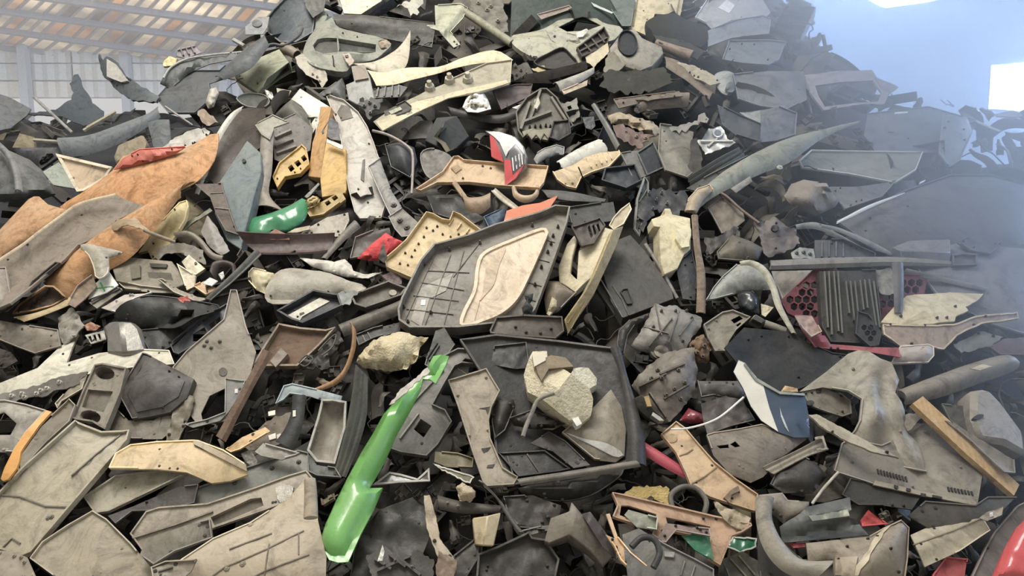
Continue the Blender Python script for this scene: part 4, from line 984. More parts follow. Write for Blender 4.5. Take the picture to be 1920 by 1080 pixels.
P('orange_shard', 'bright orange-red shard under the tan loop handle', 'shard', 'B3', '465,325 490,270 510,195 600,165 700,150 800,108 745,190 640,242 560,292', 'c4673a:g', t=(0, .9), bow=(100, .03), z=0.06)
P('blue_cover', 'dark blue cover beside the orange shard', 'cover', 'B3', '380,235 500,180 512,235 465,318 432,345', '33475a', t=(0, .7), dome=.03)
P('black_pan', 'large black pan beneath the tan pan', 'pan', 'B3', '60,110 240,100 300,190 380,230 430,330 250,260 100,215', '3a3935', t=(0, .8), dome=-.05)
P('rusty_slab', 'dark brown slab behind the cream door trim', 'slab', 'B3', '760,195 1110,145 1130,250 1040,260 880,300 860,215', '3f403e', t=(0, .8))

# ---- upper slope towards the bright window
P('cream_door_card', 'cream door card with stitched edge cropped by the top edge', 'door card', 'A4', '170,-40 430,-40 405,92 262,82 212,202 118,162', 'cdbf98', t=(.1, .5), rim=(.01, .006), ribs='165,0 140,150|400,0 385,80', rib=(6, .01, '8c805f', 'seam'), clips='200,60 220,110 340,20', clip=(5, .006, '5d5443'))
K('fibre_mat', 'black fuzzy fibre lump below the cream door card', 'mat', 'A4', '222,115,0 280,75,.04 400,85,.06 500,112,.05 562,152,.02 572,212,0 532,272,-.02 460,252,.03 380,212,.06 250,205,0', '0 1 8 9|1 2 7 8|2 3 7|3 4 5 6 7', '2f2f2b:c', t=(0, .6), back=.1, sub=4, ns=.03)
P('white_board', 'pale grey flat board with a white paper label at the top edge', 'board', 'A4', '488,102 570,-20 860,-20 915,70 880,102 700,112 582,162 552,132', 'b2b5ba', t=(0, .7), plates=[('paper_label', 'e6e8ea:k', '620,42 668,-2 715,28 682,74', .004)])
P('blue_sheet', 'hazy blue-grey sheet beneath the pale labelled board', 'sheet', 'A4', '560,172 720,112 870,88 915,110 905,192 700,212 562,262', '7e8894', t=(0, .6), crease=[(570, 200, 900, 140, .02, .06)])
K('duct_box', 'dusty grey duct box with a large round mouth', 'duct', 'A4', '8,272,0 88,172,.05 150,162,.05 192,212,.04 302,262,.0 312,302,-.02 250,372,0 172,402,0 92,372,.02 0,412,-.02 170,330,.05 70,320,.05', '0 1 11|1 2 3 10 11|3 4 5 6 10|6 7 10|10 7 8 11|11 8 9 0', '8c887b', t=(-.1, .6), back=.1,
  plates=[('duct_mouth', '1d2228', ell('A4', 110, 250, 55, 72, -12), .052, {'sm': 1, 'rim': (.02, .008)})])
P('duct_flap', 'torn grey flap hanging from the duct box', 'flap', 'A4', '0,300 60,290 130,330 90,380 20,430 -30,400', '7b7668', t=(0, .7), jag=3)
P('moss_rug', 'matted black-green fibre under the duct box', 'fibre', 'A4', '-20,420 90,380 200,400 330,390 360,470 280,520 160,530 20,520 -40,480', '3b3b33:c', t=(0, .9), wr=.03, jag=5)
T('bottle_neck', 'brown bottle with a dull yellow neck', 'bottle', 'A4', '270,242 340,270 470,318', 24, 34, '8a7765', t=(0, .7), steps=10)
P('dark_gasket', 'dark ragged gasket behind the brown bottle', 'gasket', 'A4', '250,195 380,215 480,250 540,290 500,330 380,270 290,240', '34352f', t=(0, .6), jag=2)
S('brown_plank', 'brown curved plank slanting under the brown bottle', 'plank', 'A4', '318,318 400,345 470,420 590,520', '325,380 420,440 500,500 570,560', '70604f', bul=.15, t=(0, .7))
P('pale_slat', 'pale beige splintered slat lying over the brown plank', 'slat', 'A4', '375,368 400,348 442,352 580,412 640,470 560,475 440,405', 'a59b85', t=(0, .7), jag=2)
P('cone_cup', 'grey plastic cup with round mouth beside the pale slat', 'cup', 'A4', '600,420 680,400 725,440 720,510 670,535 620,500', '999b97', t=(0, .6), sm=3, dome=.03, plates=[('cup_mouth', '62676b', ell('A4', 690, 490, 26, 30), .03)])
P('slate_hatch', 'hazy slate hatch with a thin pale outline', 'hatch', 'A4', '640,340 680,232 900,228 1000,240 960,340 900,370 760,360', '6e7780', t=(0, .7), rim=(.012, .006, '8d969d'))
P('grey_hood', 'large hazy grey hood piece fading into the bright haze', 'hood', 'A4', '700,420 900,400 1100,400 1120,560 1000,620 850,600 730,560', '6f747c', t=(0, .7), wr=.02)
S('exhaust_pipe', 'brown-grey pipe lying across the slope below the duct', 'pipe', 'A4', '150,590 220,552 330,535 450,530', '162,640 240,618 340,610 450,600', '7a6e60', bul=.45, t=(0, .7))
P('pipe_end', 'dark open end of the brown-grey pipe', 'pipe end', 'A4', ell('A4', 165, 612, 20, 28, 10), '2c2a2a', t=(-.4, .3), z=.03)
P('umber_bumper', 'umber curved bumper under the fibre', 'bumper', 'A4', '30,560 180,540 400,512 420,540 250,560 150,590 60,612', '6a5f54', t=(0, .8), dome=.03)
P('grey_cheek_panel', 'big grey folded panel under the haze with a dark side', 'panel', 'A4', '290,700 400,715 482,742 470,810 522,880 520,940 442,1002 320,962 280,860', '757368', t=(.1, .6), crease=[(300, 720, 440, 990, .03, .08)])
P('ragged_panel', 'dark ragged side behind the grey folded panel', 'panel', 'A4', '470,790 500,780 530,880 520,1000 445,990', '4a463f', t=(.2, .5), jag=2)
P('chrome_bits', 'scatter of chromed trim bits on the grey rail', 'trim', 'A4', '300,730 420,690 540,640 555,690 480,720 400,740', '8d8a84', t=(0, .6), jag=6)
P('fog_lamp', 'silvery broken lamp body with a round lens ring', 'lamp', 'A4', '498,772 560,722 630,715 692,800 722,802 600,850 545,872 520,830', 'b5b6b2:m', t=(0, .7), jag=2, wr=.015, plates=[('lens_ring', 'cfd2d2:m', ell('A4', 618, 745, 30, 26, 10), .02), ('lens', '5f656b:g', ell('A4', 618, 745, 19, 16, 10), .024)], ribs='520,800 700,800|560,830 640,760', rib=(10, .015, 'c9c9c2', 'rib'))
P('dark_vee', 'dark V-shaped panel beside the silvery lamp', 'panel', 'A4', '615,588 740,650 862,702 855,802 720,762 640,700', '474c50', t=(0, .6))
P('grey_vee', 'light grey triangular panel beside the dark V', 'panel', 'A4', '738,632 872,618 862,712', '9a9b96', t=(.1, .6))
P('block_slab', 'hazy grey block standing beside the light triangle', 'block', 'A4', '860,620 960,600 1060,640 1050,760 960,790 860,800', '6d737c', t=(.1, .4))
S('seat_rail', 'ribbed dark steel rail slanting up towards the lamp', 'rail', 'A4', '440,1000 600,900 730,830', '470,1080 620,980 770,880', '66665f:m', prof=[0, .2, .05, .25, .05, .2, 0], t=(0, .7))
P('round_bracket', 'dark bracket with a ring under the steel rail', 'bracket', 'A4', '440,1060 560,990 780,880 830,900 700,1000 560,1090', '5a5a55', t=(0, .7), plates=[('ring', '2c2c2c', ell('A4', 635, 990, 20, 17), .01)], z=0.04)
S('long_sill', 'long grey-green sill curving to a bright tip in the haze', 'sill', 'P', '1284,395 1300,372 1345,330 1400,295 1470,262 1540,243 1614,226', '1300,402 1330,375 1385,345 1430,325 1480,305 1545,258 1612,230', '7c8078', bul=.22, t=(0, .75), z=.08, clips='1462,314', clip=(6, .012, 'a9aca4'))
P('sill_plate', 'small plate bolted below the long sill', 'plate', 'A4', '690,1060 800,990 812,1020 720,1085', '84827c', t=(0, .6), z=.03)
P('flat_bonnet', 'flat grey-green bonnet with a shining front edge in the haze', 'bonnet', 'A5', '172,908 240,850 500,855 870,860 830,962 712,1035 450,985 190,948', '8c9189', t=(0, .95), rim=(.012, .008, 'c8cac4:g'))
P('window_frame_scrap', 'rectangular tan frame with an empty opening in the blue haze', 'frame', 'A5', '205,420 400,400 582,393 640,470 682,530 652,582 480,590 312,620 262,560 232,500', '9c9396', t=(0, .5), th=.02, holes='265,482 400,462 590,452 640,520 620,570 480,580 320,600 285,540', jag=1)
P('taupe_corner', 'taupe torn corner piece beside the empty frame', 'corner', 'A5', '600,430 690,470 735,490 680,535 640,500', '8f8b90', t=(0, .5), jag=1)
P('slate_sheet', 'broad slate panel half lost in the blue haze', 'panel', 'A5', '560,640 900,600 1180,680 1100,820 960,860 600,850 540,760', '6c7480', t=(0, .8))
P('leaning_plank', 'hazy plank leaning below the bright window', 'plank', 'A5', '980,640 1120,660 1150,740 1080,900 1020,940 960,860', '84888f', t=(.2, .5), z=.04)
S('bright_strip', 'thin strip painted near-white as if catching window light', 'strip', 'A5', '1165,675 1310,735', '1172,690 1300,742', 'e8e8e8:g', bul=.2, t=(0, .9), z=.05)  # near-white base colour here and below paints in glints of window light
S('glint_edge', 'small edge painted as a glint in the haze beyond the bonnet', 'strip', 'A5', '712,632 785,628', '712,642 785,636', 'e8e8e8:g', bul=.2, t=(0, 1), z=.06)
S('glint_bit', 'tiny bit painted as a glint beside the glinting edge', 'strip', 'A5', '850,1025 885,1010', '852,1037 880,1022', 'e6e6e6:g', bul=.2, t=(0, 1), z=.06)
P('pale_flap', 'pale flap below the bright window sill', 'flap', 'A5', '1285,640 1380,620 1430,650 1400,660 1285,655', 'c3c8cc', t=(0, .9))
P('hood_shell', 'lavender-grey hood shell with a sharp edge painted bright', 'hood', 'P', '1568,416 1640,385 1694,360 1780,330 1860,330 1960,360 1960,500 1790,500 1640,470', '5c5e66', t=(0, .9), dome=.06)
S('highlight_trim', 'double trim line painted near-white as the lit edge of the hood shell', 'trim', 'B5', '385,258 480,205 600,150 768,92', '388,270 490,222 610,165 768,98', 'dcdcd8:g', bul=.3, t=(0, .9), z=.03)  # near-white colour paints the highlight on the hood's edge
P('cloth_lump', 'crumpled beige-brown cloth lump under the long sill', 'cloth', 'B5', '90,110 130,45 200,20 330,40 360,90 400,140 380,170 270,222 190,200 125,155', '8f857a:c', t=(0, .7), dome=.1, wr=.02, crease=[(240, 80, 300, 100, .03, .06), (300, 100, 350, 60, .03, .05)])
P('slate_flank', 'slate flank panel below the flat bonnet', 'panel', 'B5', '330,60 500,60 720,30 640,120 430,190 390,130', '6a6d72', t=(0, .8))

# ---- the orange fender, cone and pieces on the flank
P('orange_sheet', 'big terracotta orange fender sheet on the flank of the heap', 'fender', 'P', '112,388 160,357 213,318 232,292 300,282 352,275 398,250 410,254 402,300 370,340 330,358 270,386 190,400 140,400', 'c08a55:r', t=(-.2, .7), dome=.05, sm=3, wr=.01)
P('red_rim', 'dull red rim along the top of the orange fender sheet', 'rim', 'A1', '640,952 690,892 790,842 1042,826 990,860 900,892 760,932', 'b5543f', t=(-.1, .6), dome=.03, z=.01)
P('orange_funnel', 'faded terracotta funnel panel at the edge of the frame', 'panel', 'B1', '-60,370 0,300 160,130 190,115 220,115 270,160 380,192 270,292 130,382 -60,520', 'c29466:r', t=(-.3, .7), dome=.04)
P('fender_inside', 'grey-brown inside of a large curved fender shell with a cream rim', 'fender', 'B1', '-80,540 0,480 130,382 330,232 460,152 650,102 700,130 825,175 650,250 600,320 445,388 370,470 165,640 60,720 -80,780', '837769', t=(-.1, .75), bow=(135, -.1), th=.01)
S('fender_lip', 'cream turned lip along the top of the fender shell', 'lip', 'B1', '-60,500 130,375 330,226 460,146 652,98', '-60,518 135,390 335,240 465,160 655,118', 'cdbb9c', bul=.3, t=(-.1, .75), z=.03)
P('grey_liner', 'grey curved liner at the edge of the frame under the fender shell', 'liner', 'B1', '-80,520 40,520 60,640 70,700 110,700 40,760 -80,770', '8c837a', t=(0, .7), dome=.04)
S('orange_cone', 'long tapering rusty orange cone pipe lying down the flank', 'pipe', 'B1', '1098,25 960,95 830,172 640,290 450,428 340,525 255,612', '1010,120 930,230 850,330 740,455 600,540 490,610 385,695', 'bd8a56:r', bul=.3, t=(-.3, .7), n=30, m=13, th=.01, q=.2)
P('cone_collar', 'dusty torn collar around the orange cone pipe', 'collar', 'B1', '630,268 680,240 760,235 840,290 850,325 800,300 720,270 640,300', 'a9906e', t=(-.2, .7), jag=3, bow=(40, .04), z=0.12)
P('cone_mouth', 'dark open mouth of the orange cone pipe', 'pipe end', 'B1', '75,780 110,730 175,680 260,620 310,622 345,650 385,692 300,735 190,765', '5a4a40', t=(-.1, .5), dome=-.06, rim=(.012, .008, 'b08a60'), z=.06)
P('grey_clamp_rod', 'dark bracket lying in the fender shell beside the cone', 'bracket', 'B1', '165,635 185,600 320,490 345,495 240,580 200,640 175,655', '5c5650', t=(-.1, .7), rim=(.015, .006), z=0.07)
S('mouth_flange', 'cream torn flange under the mouth of the cone', 'flange', 'B1', '85,792 200,768 330,720 445,635 480,592', '130,822 240,785 370,735 450,690 472,640', 'b09a70', bul=.1, t=(0, .8), torn=3, z=0.07)
P('maroon_flap', 'dusty brown flap hanging under the cone', 'flap', 'B1', '440,620 520,560 545,620 480,690 420,740 380,720', '85715f', t=(0, .6))
P('cream_door_skin', 'cream yellow slab standing between the cone and the dark bracket', 'panel', 'B1', '778,432 862,312 950,215 1010,150 1052,138 1062,170 1040,250 1010,300 950,390 900,442 855,470 830,420', 'd9c58c', t=(-.2, .6), th=.02, crease=[(850, 440, 1000, 190, .015, .04)])
P('olive_torn_strip', 'torn olive strip hooked around the cream slab', 'strip', 'B1', '985,320 1050,260 1180,180 1195,195 1080,270 1000,340', '7d7b66', t=(0, .7))
P('brown_plate', 'dark brown leather-like plate with clips leaning on the blue-grey panel', 'plate', 'B1', '1095,45 1250,42 1265,100 1300,212 1345,335 1272,312 1212,205 1182,120', '5d514a', t=(-.1, .6), z=.03, ribs='1185,98 1260,95|1210,180 1295,190', rib=(5, .006, '8a7d70', 'rib'))
P('shredded_bracket', 'grey torn plate bracket among broken clips', 'bracket', 'B1', '1128,315 1165,222 1222,292 1292,420 1245,448 1182,402 1150,350', '8a8580', t=(0, .7), jag=1, crease=[(1170, 240, 1230, 430, .02, .05)])
S('bent_arm', 'bent grey-brown arm sweeping among broken clips', 'arm', 'B1', '980,320 1060,310 1130,350 1200,430 1260,450', '985,345 1050,345 1110,380 1180,460 1250,480', '857c70', bul=.4, t=(0, .7))
S('rod_arm', 'thin brown arm crossing the cream slab', 'rod', 'B1', '810,295 900,330 990,365', '805,312 890,350 985,382', '7d6f5d', bul=.4, t=(0, .7), z=.05)
P('grey_knuckle', 'twisted grey knuckle of scrap between the cream slab and the shards', 'bracket', 'B1', '870,440 900,400 990,370 1080,390 1140,420 1160,500 1100,470 1000,430 930,430 890,470', '7b7468', t=(0, .7), wr=.02, jag=2)
P('l_bracket', 'smooth dusty grey L-shaped trim beside the cone', 'trim', 'B1', '450,385 500,380 545,392 690,428 640,450 612,455 615,530 600,565 545,582 530,520 500,450 450,405', '9b9484', t=(0, .8), sm=2, dome=.02, z=0.1)
K('open_box', 'dusty olive open box with fittings in the middle of the flank', 'box', 'B1', '610,448,0 790,462,0 965,478,0 1055,600,.02 962,642,.03 800,622,.03 652,592,.03', '0 1 5 6|1 2 3 4 5', '837b69', t=(0, .6), plates=[('fitting', '6c6454', '730,505 785,500 790,570 740,580', .035), ('vent', '5b5447', '830,540 960,545 975,590 840,590', .02), ('dark_slot', '4a453b', '840,490 940,495 935,515 850,512', .02)], clips='680,480 745,530 760,560', clip=(10, .02, '5a5344'))
P('white_card', 'white card with a green cross drawn on it', 'card', 'B1', '496,692 520,622 610,532 665,612 600,655', 'dfe0d2:k', t=(0, .6), bow=(0, .02), ribs='525,635 640,622|565,600 590,650', rib=(7, .003, '4fae62', 'green_line'), z=0.1)
P('strip_vent', 'grey slotted strip beneath the white card', 'strip', 'B1', '500,712 660,625 690,640 545,745', '8c877c', t=(0, .7), ribs='520,720 680,632', rib=(9, .008, '4f4b44', 'rib'), z=0.06)
P('lilac_plate', 'pale pinkish plate below the white card', 'plate', 'B1', '570,742 700,668 855,658 760,690 655,768', 'bcb2a8', t=(0, .8), z=0.06)
P('beige_ledge', 'long beige ledge under the open box', 'ledge', 'B1', '650,590 800,622 960,640 1000,660 860,655 705,640', 'a59b8b', t=(0, .8), z=.02)
P('ivory_shard', 'ivory broken corner shard among the clips', 'shard', 'B1', '1022,482 1062,442 1155,520 1100,556 1060,540', 'd5cbb0', t=(0, .7), th=.02, plates=[('screw', '55503f', ell('B1', 1100, 490, 8, 8, n=8), .005)])
P('ivory_blade', 'ivory blade-shaped shard hanging below the corner shard', 'shard', 'B1', '998,495 1040,520 1100,560 1092,622 1050,642 1030,580', 'cfc6ab', t=(-.1, .5), th=.012, z=.03)
P('tan_shard', 'tan orange shard beneath the ivory blade', 'shard', 'B1', '1088,622 1150,590 1235,640 1160,672', 'c8a67a', t=(0, .8), th=.015, z=.02)
P('white_chip', 'white folded chip beside the tan shard', 'chip', 'B1', '1138,602 1180,570 1225,590 1190,618', 'e2e0d8', t=(0, .7), z=.05)
P('white_curl', 'white curled chip by the long steel bar', 'chip', 'B1', '1228,552 1255,535 1262,565 1245,585', 'dcdad0', t=(0, .5), z=.05, bow=(0, .01))
S('dark_ring', 'dark brown broken ring among the ivory shards', 'ring', 'B1', '1180,540 1200,490 1260,475 1320,495 1330,540', '1215,590 1230,530 1265,510 1300,520 1305,560', '4a3d36', bul=.5, t=(0, .7))
S('steel_bar', 'long dark bar with a pale edge slanting up the middle of the heap', 'bar', 'B1', '1155,695 1300,560 1445,415', '1185,700 1330,575 1470,440', '5e5e58', prof=[.2, .4, .3, 0, 0], t=(-.1, .7), z=.05)
P('slatted_grille', 'small grey flap with slots under the long bar', 'flap', 'B1', '890,585 920,585 1010,640 1110,680 1180,690 1100,710 980,660', '948b7c', t=(0, .8))
P('black_dome', 'large black curved shell with jagged side', 'shell', 'B1', '640,792 670,732 755,690 900,678 1240,732 1180,770 1100,792 1000,850 900,855 780,862 700,830', '2c2d2d', t=(0, .75), dome=.09, sm=3)
P('red_splash', 'red flake on the black curved shell', 'flake', 'B1', '1000,690 1055,676 1090,712 1040,705 1030,715', 'b54a3c', t=(0, .6), jag=2, z=.05)
P('slot_panel', 'charcoal panel with shaped cut-outs lying beside the black shell', 'panel', 'B1', '960,950 1110,820 1280,725 1305,760 1290,830 1130,940 1010,1010 980,1000', '55565a', t=(0, .75), holes='1085,890 1150,850 1165,880 1120,930 1085,930|1175,835 1235,790 1245,820 1195,860', rim=(.015, .006))
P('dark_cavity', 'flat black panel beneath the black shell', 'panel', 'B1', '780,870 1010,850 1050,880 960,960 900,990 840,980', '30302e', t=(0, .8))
K('motor_can', 'brushed grey motor can with a flared end', 'motor', 'B1', '570,850,.0 620,812,.03 680,812,.05 745,815,.03 785,852,.02 830,985,0 700,1000,.05 600,1000,.02 598,900,.03', '0 1 8|1 2 6 7 8|2 3 4 5 6', '85827b:m', t=(0, .6), back=.1, bev=.02)
P('speaker_grille', 'pale slotted grille at the end of the motor can', 'grille', 'B1', '478,895 585,868 596,920 512,945', 'b7b3a8', t=(0, .6), holes='495,902 510,898 522,932 512,935|522,895 535,891 546,926 535,929|547,889 560,885 571,920 560,923', z=.02)
P('wing_liner', 'crumpled grey-brown liner at the edge of the frame', 'liner', 'B1', '-60,800 90,830 330,868 345,960 200,1002 100,965 -60,900', '766d62', t=(0, .8), wr=.02, crease=[(0, 850, 330, 930, .03, .08)])
P('torn_shield', 'torn thin grey shield beside the motor can', 'shield', 'B1', '325,800 405,738 478,842 430,905 360,950 335,900', '8f897f', t=(0, .6), jag=2, wr=.02)
P('terracotta_flap', 'small terracotta flap above the slotted grille', 'flap', 'B1', '470,840 510,820 565,845 540,868 490,870', 'a87358', t=(0, .6))
P('carpet_bit', 'dark porous patch at the edge of the frame', 'mat', 'B1', '-60,950 60,990 100,1040 30,1080 -60,1090', '3d3730:c', t=(0, .8), wr=.02)
P('white_fender', 'long cream-white car fender with wheel arch lying on the flank', 'fender', 'P', '-40,735 0,718 70,690 110,652 147,626 136,650 125,680 185,662 250,655 318,658 328,684 250,690 170,702 100,724 0,748 -40,758', 'cdc7b3', t=(0, .9), bow=(90, .05), wr=.005, th=.012)
P('chip_tray', 'row of small mixed chips beneath the white fender', 'tray', 'C1', '0,205 160,165 300,120 420,95 380,150 200,215 60,240 0,235', '5c5751', t=(0, .9), jag=2, clips='60,215 110,205 180,205 230,180 290,150 120,222 200,190', clip=(14, .02, 'b7b0a4'))

# ---- middle of the heap
P('perforated_panel', 'tall dusty beige panel with a black opening and small holes', 'panel', 'P', '325,690 350,660 420,600 433,545 445,545 462,612 480,660 470,700 445,760 420,790 372,798 350,770', '8c8375', t=(0, .7), wr=.012, holes='377,775 393,742 422,728 422,772 380,790', clips='383,648 396,652 412,640 388,640', clip=(4, .01, '5d564b'), crease=[(345, 690, 430, 610, .02, .07)], plates=[('dark_round', '4a443d', ell('P', 418, 697, 8, 8), .004)])
P('moulded_box', 'grey moulded box side with a white tag beside the brown post', 'box', 'C1', '1088,128 1185,140 1172,180 1100,292 1060,332 930,365 890,350 1000,325 1085,292', '7b7c78', t=(0, .7), z=.02, plates=[('tag', 'd9d8cc:k', '1132,178 1146,178 1146,198 1132,198', .004)])
P('rust_box', 'open rust-brown box full of dirt with a pale edge', 'box', 'B2', '225,1085 300,960 375,845 500,868 640,880 695,865 640,930 600,972 560,1010 480,1085', '6b5444:r', t=(0, .7), rim=(.03, .01, '857560'), plates=[('inner_block', '83766a', '320,1040 380,965 418,1000 350,1075', .04)])
P('black_coil', 'black coil of cable inside the rust-brown box', 'cable', 'B2', '480,1060 560,1000 640,900 700,870 735,930 680,1010 640,1085 500,1085', '302d28', t=(0, .7), wr=.03, jag=4)
for i, (a, b) in enumerate((('480,1050 520,1010 560,1030 520,1070 490,1060', 'lower'), ('590,985 640,930 690,890 670,960 610,1010', 'upper'))):
    T('cable_loop', '%s black cable loop by the rust-brown box' % b, 'cable', 'B2', a, 5, 5, '4c4a3e', z=.04)
S('wood_rim', 'curved tan wooden rim standing beside the rust-brown box', 'rim', 'P', '655,604 660,625 657,655 645,690 625,712 590,728', '667,618 668,640 664,664 650,700 630,722 590,736', 'a37a52:w', bul=.4, t=(0, .6), z=.05)
S('brown_post', 'dark brown wooden post leaning beside the rust-brown box', 'post', 'C1', '1040,405 1150,210 1265,-10', '1088,435 1200,215 1315,10', '6f5847:w', prof=[0, .35, .35, .3, 0], t=(-.1, .6), th=.02, z=.03)
P('dark_green_bumper', 'glossy dark green bumper end with torn foam', 'bumper', 'B2', '183,272 210,240 330,205 430,165 512,122 532,180 512,250 450,292 405,312 330,300 292,342 232,352 200,322', '2a7a4e:g', t=(0, .8), dome=.035, sm=2, wr=.01)
P('foam_plug', 'yellow foam stuffed in the dark green bumper', 'foam', 'B2', '515,152 560,108 598,130 570,168 530,176', 'cdb67c:f', t=(0, .5), dome=.04, wr=.01, jag=2, z=.03)
P('grey_spike', 'grey pointed strip rising from the dark green bumper', 'strip', 'B2', '512,115 590,38 598,45 545,110 525,125', '85857c', t=(0, .6), z=.02)
P('beige_peel', 'peeled beige strip below the dark green bumper', 'strip', 'B2', '415,318 460,295 545,278 540,300 470,318', 'b3a68a', t=(0, .8), z=.03)
P('dusty_shelf', 'dusty grey shelf with speckles behind the maroon channel', 'shelf', 'B2', '525,295 640,232 758,205 765,250 722,342 560,348 470,345', '9b9282', t=(0, .9), wr=.008, ribs='540,345 545,325 560,322', rib=(12, .015, '4c4840', 'rib'))
P('rust_smear', 'rust red flake under the dark green bumper', 'flake', 'B2', '310,320 350,298 420,330 430,358 320,358', '7d4637', t=(0, .7), z=0.06)
S('maroon_channel', 'dark maroon channel lying across the middle', 'channel', 'B2', '150,362 400,360 690,348', '290,460 450,452 640,432', '574743', prof=[.35, .05, 0, 0, .02, .2], t=(0, .8), th=.01)
S('strut_arm', 'grey crossing strut below the silver trim', 'strut', 'B2', '605,465 700,345 790,250', '640,470 740,365 830,290', '6d675f', bul=.3, t=(0, .7))
P('wing_mirror', 'grey bolted joint at the foot of the silver trim', 'joint', 'B2', '985,230 1060,180 1150,260 1170,330 1060,345 1020,300', '7c7871', t=(0, .6), wr=.01, clips='1015,165 1050,250 1090,290', clip=(20, .02, '57544e'))
P('charcoal_flap', 'charcoal folded flap beside the red bag', 'flap', 'B2', '770,470 800,350 900,310 990,290 1000,330 900,400 830,460', '5c5852', t=(0, .7), crease=[(790, 360, 980, 310, .02, .05)])
P('red_bag', 'crumpled bright red plastic bag', 'bag', 'B2', '808,462 880,390 970,318 1012,345 1065,368 1000,440 940,470 880,476', 'cf2f33:c', t=(0, .7), dome=.05, wr=.02, crease=[(850, 450, 970, 330, .02, .03), (980, 440, 1000, 350, .02, .03)])
P('black_spike', 'black pointed spike in front of the red bag', 'spike', 'B2', '928,465 955,368 978,455 960,490', '36332f', t=(0, .4), z=.05)
P('cream_foam_bit', 'cream chunk at the end of the big grey bumper', 'foam', 'B2', '200,545 225,520 355,550 335,592 300,622 290,662 240,640 198,592', 'c9bd98', t=(0, .7), dome=.04)
P('grey_bumper', 'big light grey bumper face lying in the middle of the heap', 'bumper', 'B2', '288,652 310,600 365,535 430,522 500,525 620,540 740,580 855,622 832,652 700,660 655,680 640,702 460,716 310,712', 'a8a192', t=(0, .85), dome=.06, sm=3, jag=1)
P('torn_edge', 'torn greenish-grey edge of the big bumper beside the tray', 'edge', 'B2', '640,700 655,680 710,655 840,648 780,690 770,730 725,732', '8c9088', t=(0, .8), jag=3, z=0.04)
P('white_bumper_corner', 'off-white broken bumper corner below the maroon channel', 'bumper', 'B2', '483,460 600,468 680,482 740,468 780,500 790,530 855,552 950,540 872,576 720,562 640,540 560,512', 'c9c4b6', t=(0, .8), dome=.03, jag=1)
P('brown_plinth', 'dark maroon plinth under the cream door trim', 'plinth', 'B2', '945,560 1000,540 1060,560 1060,610 990,600', '4f3a38', t=(0, .7))
P('white_tray', 'black shallow tray lined white', 'tray', 'B2', '365,782 570,665 712,690 732,752 512,852 450,832', '35363a', t=(0, .8), rim=(.04, .01), plates=[('white_liner', 'd5d0bd', '415,785 600,684 655,704 500,790 470,838', .006, {'fine': 6}), ('slot', '3b382f', '484,772 510,764 512,774 488,782', .009)])
P('grey_tray', 'dark grey shallow tray with a ring beside the white-lined tray', 'tray', 'B2', '775,690 990,610 1092,650 1062,692 860,762 800,742', '5b554c', t=(0, .8), rim=(.035, .01), plates=[('ring', '9d978a', ell('B2', 1010, 655, 22, 16), .012)])
S('dark_pipe', 'long dark olive bumper bar under the grey tray', 'bar', 'B2', '700,838 850,780 1090,685', '735,905 880,850 1100,760', '5a564c', bul=.35, t=(0, .8))
P('black_hollow', 'black curved shell beneath the dark olive bar', 'shell', 'B2', '800,900 900,860 1060,820 1050,870 900,920 820,960', '33312e', t=(0, .8), ribs='840,900 860,940|870,885 890,925', rib=(6, .01, '585550', 'rib'))
P('cream_trim_card', 'cream tan door trim with rows of clips', 'door trim', 'P', '722,490 740,475 762,455 800,403 813,406 830,416 843,418 850,402 865,408 913,445 860,455 815,472 790,500 774,527 745,515 725,506', 'cfb684', t=(0, .8), rim=(.03, .006),
  clips='763,453 800,428 812,433 795,445 785,458 778,470 772,482 760,475 750,495 765,498 820,425 830,440 845,445 860,440 875,440', clip=(2.6, .014, '4d4030'), ribs='850,412 842,424|865,420 857,432|880,430 872,442|895,440 887,448', rib=(2, .012, None, 'rib'))
P('door_panel', 'large grey car door panel with a beige inset and clips', 'door panel', 'P', '748,592 755,570 790,500 815,470 880,452 930,432 1010,410 1040,397 1068,400 1062,430 1030,520 1003,592 985,612 930,618 860,626 770,626 750,612', '7a756c', t=(0, .75), th=.012, rim=(.06, .01), z=.05,
  ribs='815,480 760,600|845,478 795,615|870,470 830,618|900,455 850,520|762,580 850,590|775,555 860,565|790,530 870,545|800,508 880,512|1000,445 1040,455|1003,485 1030,492|990,530 1018,538|985,560 1008,566', rib=(1.2, .006, '6a655c', 'rib'),
  plates=[('beige_inset', 'd9c3a6', '862,610 867,587 887,545 893,500 907,474 960,450 1013,430 1027,434 1025,447 993,520 970,563 940,590 900,607 880,614', .022, {'sm': 1, 'rim': (.012, .018), 'th': .02}), ('oblong_recess', 'c9b194', '890,600 905,545 912,500 935,470 950,462 935,500 925,535 900,565', .026, {'sm': 1}),
          ('paper_tag', 'e4e0d6:k', '790,562 798,562 797,572 789,572', .006), ('light_patch', '948f84', '770,600 790,540 812,528 850,512 836,545 805,560 790,612', .003)],
  clips='843,470 900,457 795,497 757,577 765,604 808,587 998,424 1037,444 1033,458 1027,474 1015,502 1003,535 1046,427', clip=(3.4, .028, '4a463e'))
P('black_knob', 'black twisted knob hanging on the door panel edge', 'knob', 'B3', '595,740 620,700 610,670 660,660 655,700 640,715 660,740 650,775 600,780', '2f302f', t=(0, .4), dome=.03, z=.06)
K('splintered_panel', 'tall splintered cream panel with a tan side face', 'panel', 'B3', '805,590,0 800,510,0 850,380,.01 890,333,.01 906,362,.01 880,450,.02 868,545,.02 905,582,.02 950,602,.05 915,420,.0 990,380,.01 1050,285,.01 1108,300,.06 1000,560,.06 890,662,.02 820,625,.01', '0 1 2 3 4 5 6 7 14 15|7 9 10 11 12 13 8|7 8 14', 'cdc1a0', t=(-.2, .5), back=.02, z=.05)
